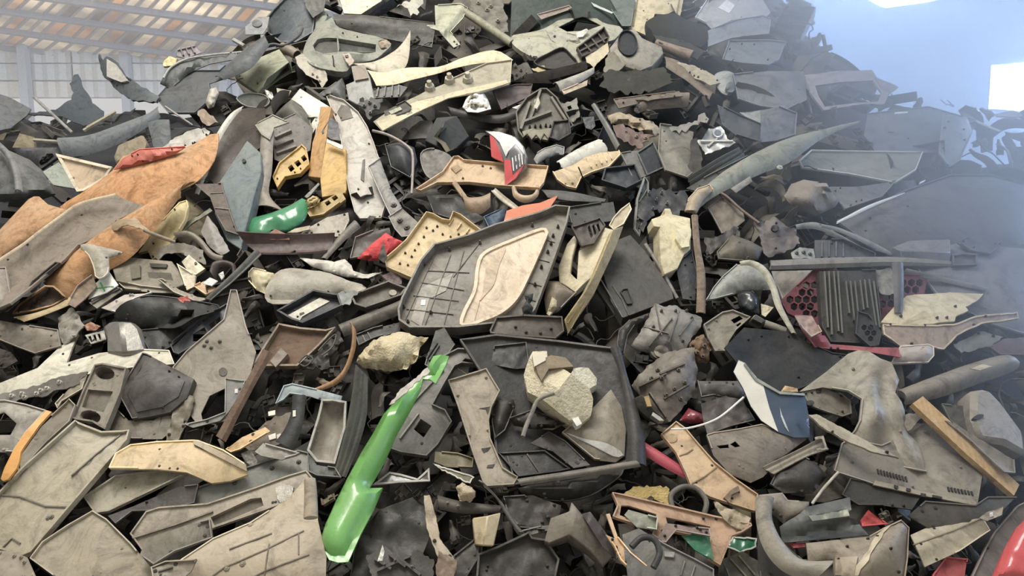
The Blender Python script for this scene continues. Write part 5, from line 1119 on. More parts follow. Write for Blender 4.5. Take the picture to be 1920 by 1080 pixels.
K('tan_panel', 'tan side face of the splintered cream panel', 'panel', 'B3', '1108,300,.04 1168,280,.0 1125,400,0 1000,670,0 852,892,-.02 838,805,0 950,650,.03 1000,560,.04', '0 1 2 7|7 2 3 6|6 3 4 5', 'a99463', t=(.3, .4), back=.02, z=.08, ribs='955,660 850,830|985,650 870,860', rib=(5, .006, '8a784f', 'rib'))
P('tongue', 'pale tongue at the top of the splintered panel', 'tongue', 'B3', '1085,280 1110,235 1150,190 1200,153 1213,190 1168,272 1110,305', 'bdae90', t=(-.1, .5), bow=(30, .02), rim=(.008, .006, 'dcd2b6'), z=.08)
P('cone_shell', 'brown-grey cone shell with a beige tab below the splintered panel', 'shell', 'B3', '740,590 800,592 860,630 902,660 860,700 800,762 735,782 720,690', '857866', t=(0, .7), dome=.05, plates=[('tab', 'cdbf9c', '735,775 765,680 792,700 790,740 750,785', .02)])
P('black_vent', 'black louvred vent block above the big black panel', 'vent', 'B3', '872,292 1035,238 1065,282 1000,385 930,402', '4a423a', t=(0, .7), holes='965,290 975,275 995,335 985,350|990,282 1000,270 1015,320 1006,332|1015,275 1026,265 1038,305 1028,315', rim=(.012, .008))
K('dashboard_panel', 'big black flat panel with a recessed catch', 'panel', 'B3', '1040,498,0 1130,360,0 1205,330,0 1290,420,0 1440,645,.0 1450,690,0 1162,800,0 1100,705,0 1005,640,-.08 1150,865,-.09', '0 1 2 3 4 5 6 7|0 7 6 9 8', '403f3b', t=(0, .75), back=.05, plates=[('catch_recess', '2e2d2b', '1148,655 1162,638 1192,636 1216,700 1214,722 1186,724', .004, {'rim': (.008, .006)})], ribs='1105,620 1160,700 1195,785|1040,585 1162,798', rib=(6, .006, '5d5c58', 'rib'))
P('radiator_frame', 'narrow grey radiator frame standing on edge', 'frame', 'B3', '1222,300 1238,130 1280,8 1302,40 1305,185 1275,260 1250,345', '50534f', t=(.4, .4), rim=(.015, .008, '8b8e87'), ribs='1250,150 1295,80|1245,200 1300,140|1240,250 1290,200', rib=(6, .012, '73766f', 'rib'))
P('wire_scrap', 'dark tangle of wires and clips beside the radiator frame', 'wiring', 'B4', '170,140 300,60 420,90 440,180 380,220 260,200 200,300', '34363a', t=(0, .6), jag=6, wr=.02, clips='230,100 270,140 300,100 330,160 250,190', clip=(9, .03, '6c6f70'))
K('cream_block', 'cream broken hollow block with a ragged top', 'block', 'B4', '245,242,0 322,215,.02 318,182,.02 350,182,.02 362,215,.02 462,236,0 466,300,.02 300,285,.05 255,282,.01 465,412,.02 430,440,.03 392,522,.04 316,556,.05 298,490,.04 288,292,.03', '0 1 2 3 4 5 6 7 8|7 6 9 10 11 12 13 14', 'dcd0a8', t=(.1, .4), back=.1, z=.08, plates=[('torn_face', 'e6dcb8', '390,300 425,290 462,300 462,400 415,405 388,350', .055, {'jag': 3})])
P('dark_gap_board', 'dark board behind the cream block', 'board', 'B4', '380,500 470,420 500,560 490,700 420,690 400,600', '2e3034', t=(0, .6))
T('thin_conduit', 'thin grey conduit running under the cream block', 'conduit', 'B4', '210,385 290,510 390,690', 12, 10, '77746c', t=(0, .7))
S('rust_bar', 'upright mottled rusty bar below the cream block', 'bar', 'B4', '468,222 480,380 500,560 495,770', '505,220 520,400 548,560 548,775', '8a7a68:r', prof=[0, .3, .3, .25, 0], t=(0, .4), z=.06, th=.012)
P('beige_foot', 'beige curled end of the long sill', 'end', 'B4', '430,200 450,130 500,75 570,52 590,80 540,130 500,210', 'a6967c', t=(0, .6), dome=.03)
T('loose_rod', 'thin brown rod dropping from the long sill', 'rod', 'B4', '595,85 660,110 750,190 850,265', 8, 8, '6d5d50', z=.06)
P('dun_flap', 'dun crumpled flap behind the loose rod', 'flap', 'B4', '560,180 640,120 760,200 770,250 720,290 640,325 600,250', '6e645a', t=(0, .7), wr=.012)
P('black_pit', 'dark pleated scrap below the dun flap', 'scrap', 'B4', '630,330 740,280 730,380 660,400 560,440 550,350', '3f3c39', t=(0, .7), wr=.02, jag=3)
P('olive_scoop', 'olive scoop piece in the shade of the slope', 'scoop', 'B4', '700,330 800,365 872,405 850,470 740,480 620,470 610,430', '5e5a4e', t=(0, .7), dome=.04)
P('mauve_wreck', 'mauve crumpled casing below the bright struts', 'casing', 'B4', '820,260 930,230 1060,300 1080,380 960,440 900,460 860,380', '5f5857', t=(0, .7), wr=.025, jag=3, plates=[('dark_hole', '2f2d2d', ell('B4', 940, 292, 22, 18), .01)])

# ---- right-hand middle
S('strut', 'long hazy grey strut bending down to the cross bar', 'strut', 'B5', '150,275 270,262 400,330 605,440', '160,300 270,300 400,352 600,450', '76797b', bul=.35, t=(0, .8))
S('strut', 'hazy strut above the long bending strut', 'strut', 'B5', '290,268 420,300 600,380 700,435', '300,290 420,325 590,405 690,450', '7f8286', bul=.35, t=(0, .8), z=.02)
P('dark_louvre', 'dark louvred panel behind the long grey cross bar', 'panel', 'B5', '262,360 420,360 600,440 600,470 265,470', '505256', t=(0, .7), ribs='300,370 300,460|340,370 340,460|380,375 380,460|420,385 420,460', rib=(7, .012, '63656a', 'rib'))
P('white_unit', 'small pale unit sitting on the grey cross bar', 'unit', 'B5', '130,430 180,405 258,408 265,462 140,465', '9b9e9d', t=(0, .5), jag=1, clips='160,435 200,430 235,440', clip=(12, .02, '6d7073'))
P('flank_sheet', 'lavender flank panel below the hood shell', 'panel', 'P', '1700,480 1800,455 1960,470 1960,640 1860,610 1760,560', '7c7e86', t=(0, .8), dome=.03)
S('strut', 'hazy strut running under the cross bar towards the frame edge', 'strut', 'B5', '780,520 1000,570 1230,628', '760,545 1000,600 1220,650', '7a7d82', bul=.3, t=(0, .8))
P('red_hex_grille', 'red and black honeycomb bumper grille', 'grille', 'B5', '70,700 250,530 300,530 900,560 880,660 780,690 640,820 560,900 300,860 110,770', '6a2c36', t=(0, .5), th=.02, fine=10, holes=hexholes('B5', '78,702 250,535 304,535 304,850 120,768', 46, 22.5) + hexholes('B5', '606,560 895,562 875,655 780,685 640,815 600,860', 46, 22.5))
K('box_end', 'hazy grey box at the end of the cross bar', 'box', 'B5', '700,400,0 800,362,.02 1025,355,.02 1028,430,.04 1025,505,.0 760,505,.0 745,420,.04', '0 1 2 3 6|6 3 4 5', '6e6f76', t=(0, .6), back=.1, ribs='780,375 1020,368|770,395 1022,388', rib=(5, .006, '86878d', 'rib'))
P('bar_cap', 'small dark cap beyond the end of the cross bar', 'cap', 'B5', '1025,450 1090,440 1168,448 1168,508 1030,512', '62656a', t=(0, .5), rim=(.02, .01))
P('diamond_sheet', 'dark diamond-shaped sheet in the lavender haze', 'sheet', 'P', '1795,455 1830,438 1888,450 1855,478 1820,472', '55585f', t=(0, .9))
S('cross_bar', 'long straight grey cross bar', 'bar', 'B5', '10,475 350,460 720,455 1025,480', '12,528 350,518 720,505 1025,508', '85837f', prof=[0, .3, .3, .28, 0], t=(0, .6), th=.012, z=.05)
P('grey_wedge', 'dusty grey wedge panel below the cross bar', 'wedge', 'B5', '20,535 250,530 150,640 80,700 40,600', '938d84', t=(0, .6))
P('radiator_core', 'black finned radiator core with shiny vertical ridges', 'radiator', 'B5', '288,535 605,528 640,880 570,945 350,935 302,850', '3d3c39', t=(0, .5), th=.05, ribs='310,545 330,860|335,545 352,900|362,545 390,880|385,545 410,890|430,600 450,780|455,600 478,820|480,600 500,790|510,595 530,760|535,590 552,750|560,590 600,850|585,600 620,860', rib=(9, .02, '77756c:m', 'fin'))
P('torn_grey_tab', 'torn grey tab hanging under the cross bar', 'tab', 'B5', '600,525 690,520 720,600 715,665 640,670 610,600', '8d8b84', t=(0, .5), jag=2)
P('mesh_corner', 'black diamond mesh corner at the foot of the radiator', 'mesh', 'B5', '488,890 500,762 560,780 642,880 625,950 570,962', '3a3936', t=(0, .5), th=.012, holes=hexholes('B5', '505,880 515,790 560,800 630,885 615,940 575,950', 36, 17), fine=8, z=.03)
S('cross_stand', 'dark upright bar under the cross bar', 'bar', 'B5', '695,490 705,620 710,770', '760,490 765,620 755,775', '5b5b61', prof=[0, .25, .25, 0], t=(.1, .4), z=.06)
P('white_scoop', 'light grey curved wheel arch panel', 'wheel arch', 'B4', '548,702 590,630 640,570 720,500 800,488 860,505 920,585 945,640 900,640 800,640 700,668 600,695', '8d8f88', t=(0, .6), dome=.04, z=.04)
S('arch_rim', 'pale olive rim curling around the wheel arch panel', 'rim', 'B4', '738,482 800,472 880,508 940,598 985,740 1062,890', '745,505 800,505 860,545 910,630 945,740 1030,885', 'b3b09c', bul=.35, t=(0, .6), z=.08)
P('black_drum', 'glossy black drum under the wheel arch', 'drum', 'B4', '728,665 760,642 812,642 860,700 862,792 780,782 735,730', '24272b:g', t=(0, .6), dome=.05)
P('cream_chip', 'cream chip beside the black drum', 'chip', 'B4', '862,718 932,738 885,792 865,780', 'd8ccac', t=(0, .5), z=.02)
K('bolt_box', 'small open grey box below the wheel arch', 'box', 'B4', '803,802,0 830,775,.03 892,812,.03 868,838,0', '0 1 2 3', '8f8e82', t=(0, .6), back=.06, z=.05, plates=[('box_mouth', '3a3a36', '815,803 832,786 880,812 864,828', .034)])
T('stub_rod', 'grey round rod beside the small open box', 'rod', 'B4', '880,830 940,850 1000,872', 22, 20, '7c7a6d', t=(0, .7), z=.03)
P('duct_rim_scrap', 'dark curved duct rim beside the dirty engine casing', 'duct', 'B4', '50,940 60,870 120,810 230,770 240,800 150,840 110,900 90,1000 60,1010', '45443f', t=(0, .6), dome=.03)
P('engine_casing', 'dirty off-white engine casing with a round port', 'engine casing', 'B4', '125,955 160,900 200,850 262,720 300,735 375,722 440,760 520,800 525,850 480,900 440,985 380,982 330,1030 260,1000 200,992', '7b7872', t=(0, .6), dome=.06, wr=.02, jag=2, ribs='265,720 300,900|360,800 230,960|400,760 340,940|200,850 340,890|480,800 400,900', rib=(5, .01, '6b665f', 'rib'),
  plates=[('port', '55544f', ell('B4', 300, 975, 62, 55), .03, {'sm': 1}), ('port_ring', '7d7a72', ell('B4', 300, 985, 40, 34), .045, {'sm': 1})], clips='440,760 470,800 380,760 300,760 255,850 420,930', clip=(10, .02, '5d574e'))
P('rusty_hinge', 'rust-brown lump of seized fittings beside the engine casing', 'fitting', 'B4', '425,1040 470,920 540,890 585,975 570,1050 500,1060', '7a6149:r', t=(0, .6), wr=.03, dome=.05, jag=4, clips='470,960 500,1000 540,960 530,1020', clip=(16, .03, '5b4b3c'))
P('slotted_arm', 'grey-beige bracket arm with dark slots', 'bracket', 'B4', '535,840 640,770 700,758 800,798 720,870 680,930 655,990 600,990 560,920', '847e70', t=(0, .7), z=.03, holes='690,810 740,785 760,802 710,830|720,838 745,822 752,836 730,850', rim=(.012, .006))
P('black_expanse', 'large flat black sheet below the wheel arch', 'sheet', 'P', '1358,652 1395,614 1480,622 1520,645 1560,662 1605,668 1570,690 1510,725 1470,742 1430,722 1390,690', '1d1f22', t=(0, .75), wr=.012)
P('cream_hood', 'cream torn bumper face catching the light', 'bumper', 'B5', '636,822 700,745 780,675 1000,655 1232,633 1190,690 1112,735 1125,755 1060,790 1050,815 860,836', 'dbcba4', t=(0, .95), bow=(90, .04), th=.01, jag=1, z=.04)
P('torn_bumper', 'taupe underside of the torn cream bumper with a pale edge', 'bumper', 'B5', '640,832 860,842 1040,832 1165,790 1400,768 1407,802 1200,832 1062,900 1030,940 988,978 900,962 740,962 652,892', '9a877a', t=(0, .5), jag=1, th=.01, rim=(.006, .008, 'cbb99c'), z=.03)
P('red_bumper_lip', 'dusty red bumper lip under the radiator', 'bumper', 'B5', '150,785 245,790 250,830 300,895 322,898 352,945 560,962 735,965 745,1020 560,988 340,975 262,965 200,880', '8f4145', t=(0, .7), dome=.03, z=.03)
P('pinkish_plate', 'pinkish torn plate at the end of the red lip', 'plate', 'B5', '150,785 248,788 300,880 240,910 190,860', '9c857c', t=(0, .6), z=.04)
P('pink_lid', 'rounded pale lid below the cream bumper', 'lid', 'B5', '690,1050 740,960 900,948 930,965 932,1015 900,1052 700,1060', 'a89c92', t=(0, .8), dome=.03, rim=(.008, .006, 'd0c6b6'))
P('teal_shard', 'dark greenish shard at the frame edge beside the cream bumper', 'shard', 'B5', '1040,945 1200,872 1330,905 1260,960 1090,990', '6c6e66', t=(0, .8), jag=2)
P('maroon_lid', 'dark maroon lid at the frame edge', 'lid', 'B5', '1240,965 1330,915 1480,905 1480,1010 1300,1010', '5d4a4c', t=(0, .7))

# ---- foot of the heap
S('big_pipe', 'large dusty grey-brown pipe lying at the frame edge', 'pipe', 'C5', '830,185 1000,120 1200,50 1340,15 1400,40', '870,255 1050,215 1230,150 1360,105 1410,80', '837a6c', bul=.45, t=(.1, .7), m=13, th=.012)
P('pipe_tip', 'pale torn notch on the large pipe', 'flap', 'C5', '1180,80 1240,62 1290,70 1230,88', 'c0b39a', t=(0, .7), z=.06, jag=1)
K('cone_pipe', 'dusty cone-shaped shell with an oval slot and lilac sheen', 'shell', 'C5', '1148,195,0 1200,178,.05 1270,168,.05 1330,230,.03 1440,380,0 1460,500,0 1350,442,.03 1232,422,.05 1190,330,.05', '0 1 8|1 2 3 7 8|3 4 5 6 7', '8d8478', t=(0, .7), back=.08, bev=.02, plates=[('oval_slot', '3d3a38', ell('C5', 1222, 312, 26, 11, -15), .056)])
P('dark_board', 'dark grey board beneath the cone-shaped shell', 'board', 'C5', '1040,250 1150,260 1200,340 1240,420 1160,400 1080,330', '54504a', t=(0, .7))
P('dusty_fender', 'big dusty grey fender folded like cloth', 'fender', 'C5', '355,192 480,100 592,8 640,-8 690,-5 750,32 802,50 838,135 820,195 850,240 865,280 872,380 930,440 955,520 965,580 860,560 760,530 640,500 562,440 620,380 645,330 655,230 590,190 470,170', '8f897b', t=(0, .65), z=.03, wr=.01, fine=24, bow=(0, .04),
  crease=[(720, 90, 690, 330, .055, .12), (800, 60, 830, 300, .03, .1), (690, 330, 640, 460, .035, .1), (770, 330, 890, 520, .03, .1), (740, 110, 760, 440, -.035, .06), (480, 110, 640, 200, .03, .08)])
P('mount_plate', 'dark slotted plate with a short tube tucked under the fender', 'plate', 'C5', '365,190 460,170 560,205 600,240 605,300 560,315 480,290 400,260', '6b665c', t=(0, .6), z=.05, plates=[('slot', '2c2b29', '440,178 465,175 462,195 440,196', .005), ('slot', '2c2b29', '552,200 585,200 580,216 556,214', .005), ('tube_mouth', '34322e', ell('C5', 410, 245, 20, 13), .03)])
P('apron_panel', 'wide dusty grey apron panel with two rows of slots', 'panel', 'C5', '523,572 560,440 600,420 750,450 880,395 985,330 1100,420 1245,560 1215,742 1080,715 950,690 720,640 540,582', '7c776c', t=(0, .75), wr=.012, crease=[(870, 380, 960, 580, -.04, .08)],
  ribs='|'.join('%d,%d %d,%d' % (732 + i * 15, 566 + i * 4, 738 + i * 15, 590 + i * 4) for i in range(10)) + '|' + '|'.join('%d,%d %d,%d' % (1072 + i * 16, 652 + i * 3, 1078 + i * 16, 672 + i * 3) for i in range(8)), rib=(7, .006, '37342f', 'slot'),
  plates=[('lower_edge', '968c7b', '720,618 950,672 1210,722 1214,740 950,692 715,640', .01), ('cutout', '2d2a26', '945,680 968,684 966,700 946,696', .016), ('cutout', '2d2a26', '875,655 895,660 893,672 874,668', .016), ('cutout', '2d2a26', '1000,688 1045,698 1043,710 1000,700', .016), ('cutout', '2d2a26', '815,640 835,646 830,660 816,655', .016)])
P('torn_hinge', 'torn grey hinge at the top of the apron panel beside the plank', 'hinge', 'C5', '868,300 935,290 960,262 985,275 975,310 920,340 880,380 862,360', '7d766a', t=(0, .7), jag=2, z=0.1)
P('wood_plank', 'tan wooden plank slanting down to the frame edge', 'plank', 'C5', '903,248 952,213 1180,420 1418,640 1392,692 1160,490', 'c3a06c:w', t=(.1, .7), th=.03, wr=0, z=.08)
P('plank_board', 'dark grey board behind the wooden plank', 'board', 'C5', '1060,330 1110,345 1390,520 1395,585 1340,580 1180,430', '706b62', t=(0, .7))
P('torn_strip', 'thin torn beige strip pointing across the fender', 'strip', 'C5', '400,302 440,298 600,385 730,458 840,512 720,485 590,432 480,372', 'a29a87', t=(0, .8), z=.1, jag=1, th=.012)
P('painted_fender', 'curved fender piece painted white and navy blue', 'fender', 'C4', '655,95 680,35 712,50 765,122 880,190 1000,200 1018,300 1025,412 950,412 870,386 790,332 740,262 700,172', '364a60:g', t=(-.2, .4), bow=(20, .06), th=.012, z=.1,
  plates=[('white_half', 'd9d7cb:g', '657,95 681,40 712,54 782,140 800,160 830,270 872,384 790,330 740,260 702,172', .004), ('rolled_edge', '8f948e', '712,50 765,122 880,190 1000,200 1000,210 880,202 760,136 706,60', .012), ('scratch', 'b9c2c4', '880,265 890,300 915,360 925,388 905,360 885,310', .006)])
P('tan_bit', 'small tan scrap perched on the painted fender piece', 'scrap', 'C4', '885,190 905,162 965,175 968,192', 'c29e74', t=(0, .6), z=.12)
P('dust_hood', 'dusty brown-grey hood flap with two holes', 'hood', 'C4', '525,402 560,390 680,372 790,350 1010,420 900,500 800,602 740,630 640,590 560,500', '7e7468', t=(0, .8), dome=.04, z=.03, holes='575,452 632,445 635,462 590,465|640,445 665,430 690,455 665,460')
P('hood_back', 'dark crumpled sheet behind the dusty hood flap', 'sheet', 'C4', '500,250 620,210 700,230 760,330 640,360 530,400 510,330', '4d4843', t=(0, .7), wr=.02)
P('smooth_cover', 'smooth mid grey cover under the painted fender piece', 'cover', 'C4', '480,140 680,140 720,200 700,240 560,210 500,220', '5c5a57', t=(0, .7), dome=.04)
S('folded_rail', 'folded grey rail under the dusty hood flap', 'rail', 'C4', '795,560 940,490 1085,415', '850,590 1000,510 1115,470', '7d7467', prof=[.2, 0, .1, .02, .12], t=(0, .8), z=.04)
P('corner_frame', 'square pale corner frame at the end of the folded rail', 'frame', 'C4', '1050,410 1090,402 1112,470 1060,478 1056,466 1098,460 1084,418 1052,422', '948b7d', t=(0, .6), z=.08)
P('black_shell', 'black shell beneath the folded rail', 'shell', 'C4', '860,580 1000,510 1060,540 1110,600 1040,680 900,680 830,640', '3a3733', t=(0, .7), dome=.04)
T('pale_rod', 'thin pale rod standing in the dark gap', 'rod', 'C5', '418,732 480,650 545,580', 7, 7, 'ada698', t=(0, .5), z=.05)
S('crimson_trim', 'glossy crimson trim lying under the tan pillar trim', 'trim', 'C4', '205,420 300,478 412,552', '205,478 300,545 425,612', 'b8364c:g', bul=.3, t=(0, .8), wr=0, z=.02)
P('crimson_bit', 'dark red glossy piece behind the wire', 'piece', 'C4', '395,330 440,270 510,300 515,340 450,345', '7c1f2c:g', t=(0, .7), dome=.03)
P('tan_pillar', 'tan pillar trim slanting across the foot of the heap', 'pillar trim', 'C4', '305,400 378,338 425,372 490,450 562,532 660,612 772,690 757,772 660,742 540,702 450,652 425,590 378,490', 'c1a27c', t=(0, .8), th=.01, rim=(.012, .005), bow=(130, .03), z=.05, ribs='445,640 520,600 575,555|385,505 430,490 460,470', rib=(5, .005, '8b7352', 'rib'),
  plates=[('knot_of_wire', '85705a', '615,700 640,665 680,645 690,670 650,690 640,735', .02, {'jag': 2}), ('round_mark', 'b2946d', ell('C4', 360, 415, 26, 22), .004)])
T('white_wire', 'thin white wire curving between the trims', 'wire', 'C4', '355,372 450,365 580,320 705,218', 5, 5, 'd9d6cc:k', t=(0, .7), z=.1)
P('engine_block', 'dusty brown-grey engine block with brackets', 'engine block', 'C4', '160,160 250,60 330,0 470,-20 480,100 472,190 420,260 350,330 310,345 250,260 190,200', '6f675d', t=(0, .65), dome=.06, wr=.03, jag=2, clips='310,130 330,210 370,180 420,150 290,90 390,90 400,230 260,130', clip=(11, .025, '5b544b'), ribs='200,170 330,110|300,110 420,60|320,230 440,160|250,200 330,320', rib=(8, .015, '5b544b', 'rib'))
K('brass_valve', 'dark valve with brass fitting hanging on the engine block', 'valve', 'C4', '170,225,0 215,205,.03 250,250,.04 325,325,.03 315,345,0 240,315,0 190,270,0', '0 1 2 6|2 3 4 5 6', '3c3a36', t=(0, .5), back=.04, z=.08, plates=[('brass_fitting', 'a58a58:m', '225,215 248,210 262,262 240,262', .045), ('steel_tip', 'b5b3ab:m', '268,290 300,310 322,330 300,332 262,305', .045)])
# bin with foam
P('moulded_bin', 'large black moulded bin lying open', 'bin', 'P', '862,640 930,630 1050,642 1148,655 1168,690 1190,780 1208,862 1080,892 965,912 930,860 920,760 900,700', '302f2d', t=(0, .7), bow=(0, -.06), rim=(.02, .01, '4d4a44'))
P('bin_floor', 'ribbed black tray floor in the open bin', 'tray', 'C3', '395,490 620,478 745,568 690,580 495,605', '2b2a29', t=(0, .8), rim=(.012, .006), ribs='535,495 600,590|440,505 470,600', rib=(6, .008, '47443f', 'rib'))
P('dome_lid', 'black domed lid behind the cream foam housing', 'lid', 'C3', '450,320 560,280 720,345 660,375 560,370 470,352', '3e3a36', t=(0, .7), dome=.05)
P('dark_plate_inside', 'charcoal plate slanting inside the bin', 'plate', 'C3', '550,440 640,385 720,430 840,545 760,560 660,480', '45413d', t=(0, .7))
P('grey_scoop_panel', 'dusty grey rounded panel inside the bin with a white streak', 'panel', 'C3', '703,392 790,320 860,262 940,180 990,262 1012,372 1005,500 962,532 860,520', '807869', t=(0, .75), dome=.03, z=.03, plates=[('white_streak', 'b3b2ac', '720,388 820,420 920,440 1000,490 960,505 850,450', .006, {'sm': 1})], clips='885,458', clip=(5, .004, '2b2a28'))
S('bin_rim', 'thick black rubber rim curving down the side of the bin', 'rim', 'C3', '935,-20 985,120 1010,280 1020,420 1010,545', '985,-20 1015,100 1062,250 1102,420 1112,550', '3b3937', bul=.35, t=(.1, .6), z=.06)
S('bin_bar', 'straight grey bar along the lower edge of the bin', 'bar', 'C3', '485,612 760,570 1060,522', '505,645 780,606 1085,552', '6b665d', prof=[0, .3, .3, 0], t=(0, .6), z=.08)
P('curved_bumper', 'black curved belly below the grey bar of the bin', 'bumper', 'C3', '490,655 760,612 1000,562 985,600 920,650 830,700 700,722 560,700', '2f2d2b', t=(0, .6), dome=.06, sm=3)
K('foam_housing', 'cream broken foam-like housing with a gaping mouth', 'housing', 'C3', '518,112,0 548,20,.03 562,-5,.03 632,-5,.04 640,80,.06 700,74,.09 745,100,.11 760,82,.07 832,78,.02 878,128,0 872,160,0 840,180,.04 852,232,.04 840,312,.03 790,356,.02 740,332,.05 612,232,.07 540,192,.04 600,130,.08 690,180,.12', '0 1 18 17|1 2 3 4 18|4 5 6 19 18|18 19 16 17|19 6 11 12 13 15 16|6 7 8 9 10 11|13 14 15', 'ddd1b0:f', t=(0, .5), back=.08, sub=2, ns=.008, z=.08,
  plates=[('gaping_mouth', '8d7d63', '575,50 650,15 720,25 760,70 700,75 640,80 605,140 585,100', .10), ('paper_label', 'd6cdb8:k', '560,10 625,5 625,40 570,70', .105), ('white_tip', 'eceade', '752,322 782,312 800,345 775,358', .06)])
T('hose', 'short grey hose hanging from the foam housing', 'hose', 'C3', '665,198 590,230 560,290 530,360 515,408', 10, 11, '7a7466', z=.12)
P('mounting_frame', 'grey moulded frame with square windows beside the green bumper', 'frame', 'C2', '845,340 960,180 1080,40 1180,-10 1310,-5 1320,40 1280,70 1200,60 1165,75 1120,150 1060,260 1120,285 1152,342 1085,452 1030,508 905,490 850,470', '6b6a64', t=(0, .7), th=.015, rim=(.02, .006), holes='966,372 1000,322 1052,356 1014,412|1180,60 1215,30 1265,40 1250,62 1200,56', ribs='960,250 1110,90|900,420 990,300', rib=(7, .012, '85837b', 'rib'))
P('grey_louvre', 'dark grey plate with small louvres behind the green bumper tip', 'plate', 'B3', '50,1065 110,870 160,852 220,950 180,1010 80,1085', '55554f', t=(0, .6), z=.03, ribs='60,1030 120,940|75,1040 130,955', rib=(9, .012, '3b3a36', 'louvre'))
P('housing_edge', 'dark housing edge below the door panel', 'housing', 'B3', '415,875 450,800 600,788 822,798 832,880 782,922 600,910 420,892', '5a5148', t=(0, .5), rim=(.02, .008), z=.04, clips='620,880 700,885 560,850 760,860', clip=(10, .015, '3c362f'))
P('black_lid', 'black flat lid below the dark housing edge', 'lid', 'B3', '440,960 620,940 640,1080 560,1085 420,1060', '2f2f2d', t=(0, .7))
P('fibre_lump', 'cream and black mottled fibre lump in the middle of the heap', 'fibre', 'B2', '800,1045 830,1000 890,930 960,900 1040,880 1100,885 1150,905 1205,910 1165,962 1135,1040 1085,1085 1000,1100 840,1075', 'cfc09a:f', t=(0, .6), dome=.1, wr=.03, jag=2, z=.03)
P('grey_triangle_trim', 'dusty grey waisted trim panel below the frame with windows', 'trim', 'C3', '155,140 340,83 405,190 365,270 352,330 360,420 420,560 492,605 472,642 330,652 270,480 200,260', '938876', t=(0, .7), th=.012, rim=(.012, .006), z=.08, bow=(10, .02), plates=[('black_mark', '2f2b26', '305,272 360,262 345,300 335,275', .003), ('black_mark', '2f2b26', '315,465 360,458 345,478 325,485', .003), ('black_mark', '2f2b26', '345,545 380,540 370,558 340,558', .003), ('pivot', '3a3631', ell('C3', 432, 640, 12, 9), .004)])
S('dark_leg', 'dark grey leg strip running down from the waisted trim', 'strip', 'C3', '300,620 380,700 440,800 490,870', '345,655 420,730 470,810 520,870', '5b5853', bul=.25, t=(0, .6), z=.03)
P('loop_edge', 'grey looped edge at the foot of the dark leg', 'edge', 'C3', '470,850 510,862 600,840 680,830 640,860 540,885 490,880', '6d6a64', t=(0, .7))
P('black_shell', 'black curved shell behind the waisted trim', 'shell', 'C3', '370,210 470,230 480,260 430,380 380,420 365,340', '403e3b', t=(0, .6), dome=.04)
P('long_black_wedge', 'black wedge of plastic under the bin', 'wedge', 'C3', '420,700 560,690 700,740 690,800 620,860 500,850 440,780', '35322d', t=(0, .7), wr=.02)

# ---- lower left
P('fender_liner', 'pale grey fender liner at the frame edge above the orange strip', 'liner', 'C1', '-60,240 30,235 130,255 228,285 130,395 70,485 -60,480', 'a29c91', t=(0, .7), dome=.03, holes='-40,310 20,290 80,345 50,400 -30,400')
P('corner_panel', 'beige corner panel beside the cup holder console', 'panel', 'C1', '268,250 330,180 420,110 400,180 300,240 280,275', '9d9482', t=(0, .6))
P('speaker_pad', 'large charcoal padded lid with a raised border', 'lid', 'C1', '572,200 690,8 712,12 935,130 900,222 820,290 720,312 640,325', '4b4843', t=(0, .75), dome=.04, th=.04, z=.05, plates=[('centre_pad', '474440', '610,195 700,40 890,140 860,215 780,265 660,290', .006)])
P('brown_panel', 'brown-grey panel beneath the charcoal lid', 'panel', 'C1', '510,380 560,270 620,330 740,330 840,270 830,380 780,420 640,420', '6b6357', t=(0, .8))
P('debris_column', 'dusty ribbed column between the charcoal lid and the tall panel', 'column', 'C1', '840,270 900,200 940,220 900,340 860,430 800,430', '7b7263', t=(0, .7), wr=.02, jag=2)
P('cup_holder_console', 'grey console with two round cup holders', 'console', 'C1', '352,322 400,200 462,65 500,58 615,80 585,200 512,378 450,342 372,330', '857d70', t=(-.1, .7), th=.02, rim=(.012, .008), z=.06,
  plates=[('cup_well', '645c51', ell('C1', 505, 102, 48, 30, 10), -.06, {'sm': 1, 'wall': '6d6559'}), ('cup_well', '5c554b', ell('C1', 436, 312, 50, 30, 10), -.06, {'sm': 1, 'wall': '6d6559'}), ('middle_tray', '6e675b', '425,180 545,190 500,290 395,265', -.02)])
P('long_bumper', 'broad dusty cream-grey bumper sloping to the frame edge', 'bumper', 'C1', '-60,735 0,690 120,562 370,338 392,350 500,392 600,388 632,385 620,432 560,502 400,690 160,972 120,988 -60,940', 'aaa089', t=(0, .85), bow=(45, .05), th=.01, rim=(.02, .008), z=.05, crease=[(100, 600, 360, 350, .02, .05), (300, 640, 560, 430, .015, .04)],
  ribs='345,600 470,490 590,395|95,600 230,450 350,345|0,690 100,700 220,745 330,750|0,960 60,900 100,925', rib=(6, .006, '70685a', 'rib'), clips='232,800 250,795', clip=(12, .008, '7d7566'))
P('orange_trim', 'bright orange curved strip at the frame edge', 'trim', 'C1', '3,612 20,560 60,480 110,400 170,335 222,280 248,288 190,352 120,450 100,482 92,530 80,560 40,612 15,622', 'dc9b3b:k', t=(0, .7), bow=(45, .03), th=.012, z=.12)
P('beige_sheet', 'grey-beige sheet behind the orange strip', 'sheet', 'C1', '230,440 120,560 95,590 100,500 200,360 340,230 370,260 340,340', '857c6d', t=(0, .75), z=.02)
P('cream_wing', 'cream curved wing piece lying over the lower edge', 'wing', 'C1', '528,562 560,492 632,450 760,435 930,428 960,430 1080,475 1182,540 1192,592 1110,622 1020,632 900,580 760,565', 'd3b98c', t=(0, .85), bow=(100, .04), th=.012, z=.1, plates=[('folded_edge', 'a9997f', '930,425 965,430 1185,540 1190,575 1130,545 935,445', .01)])
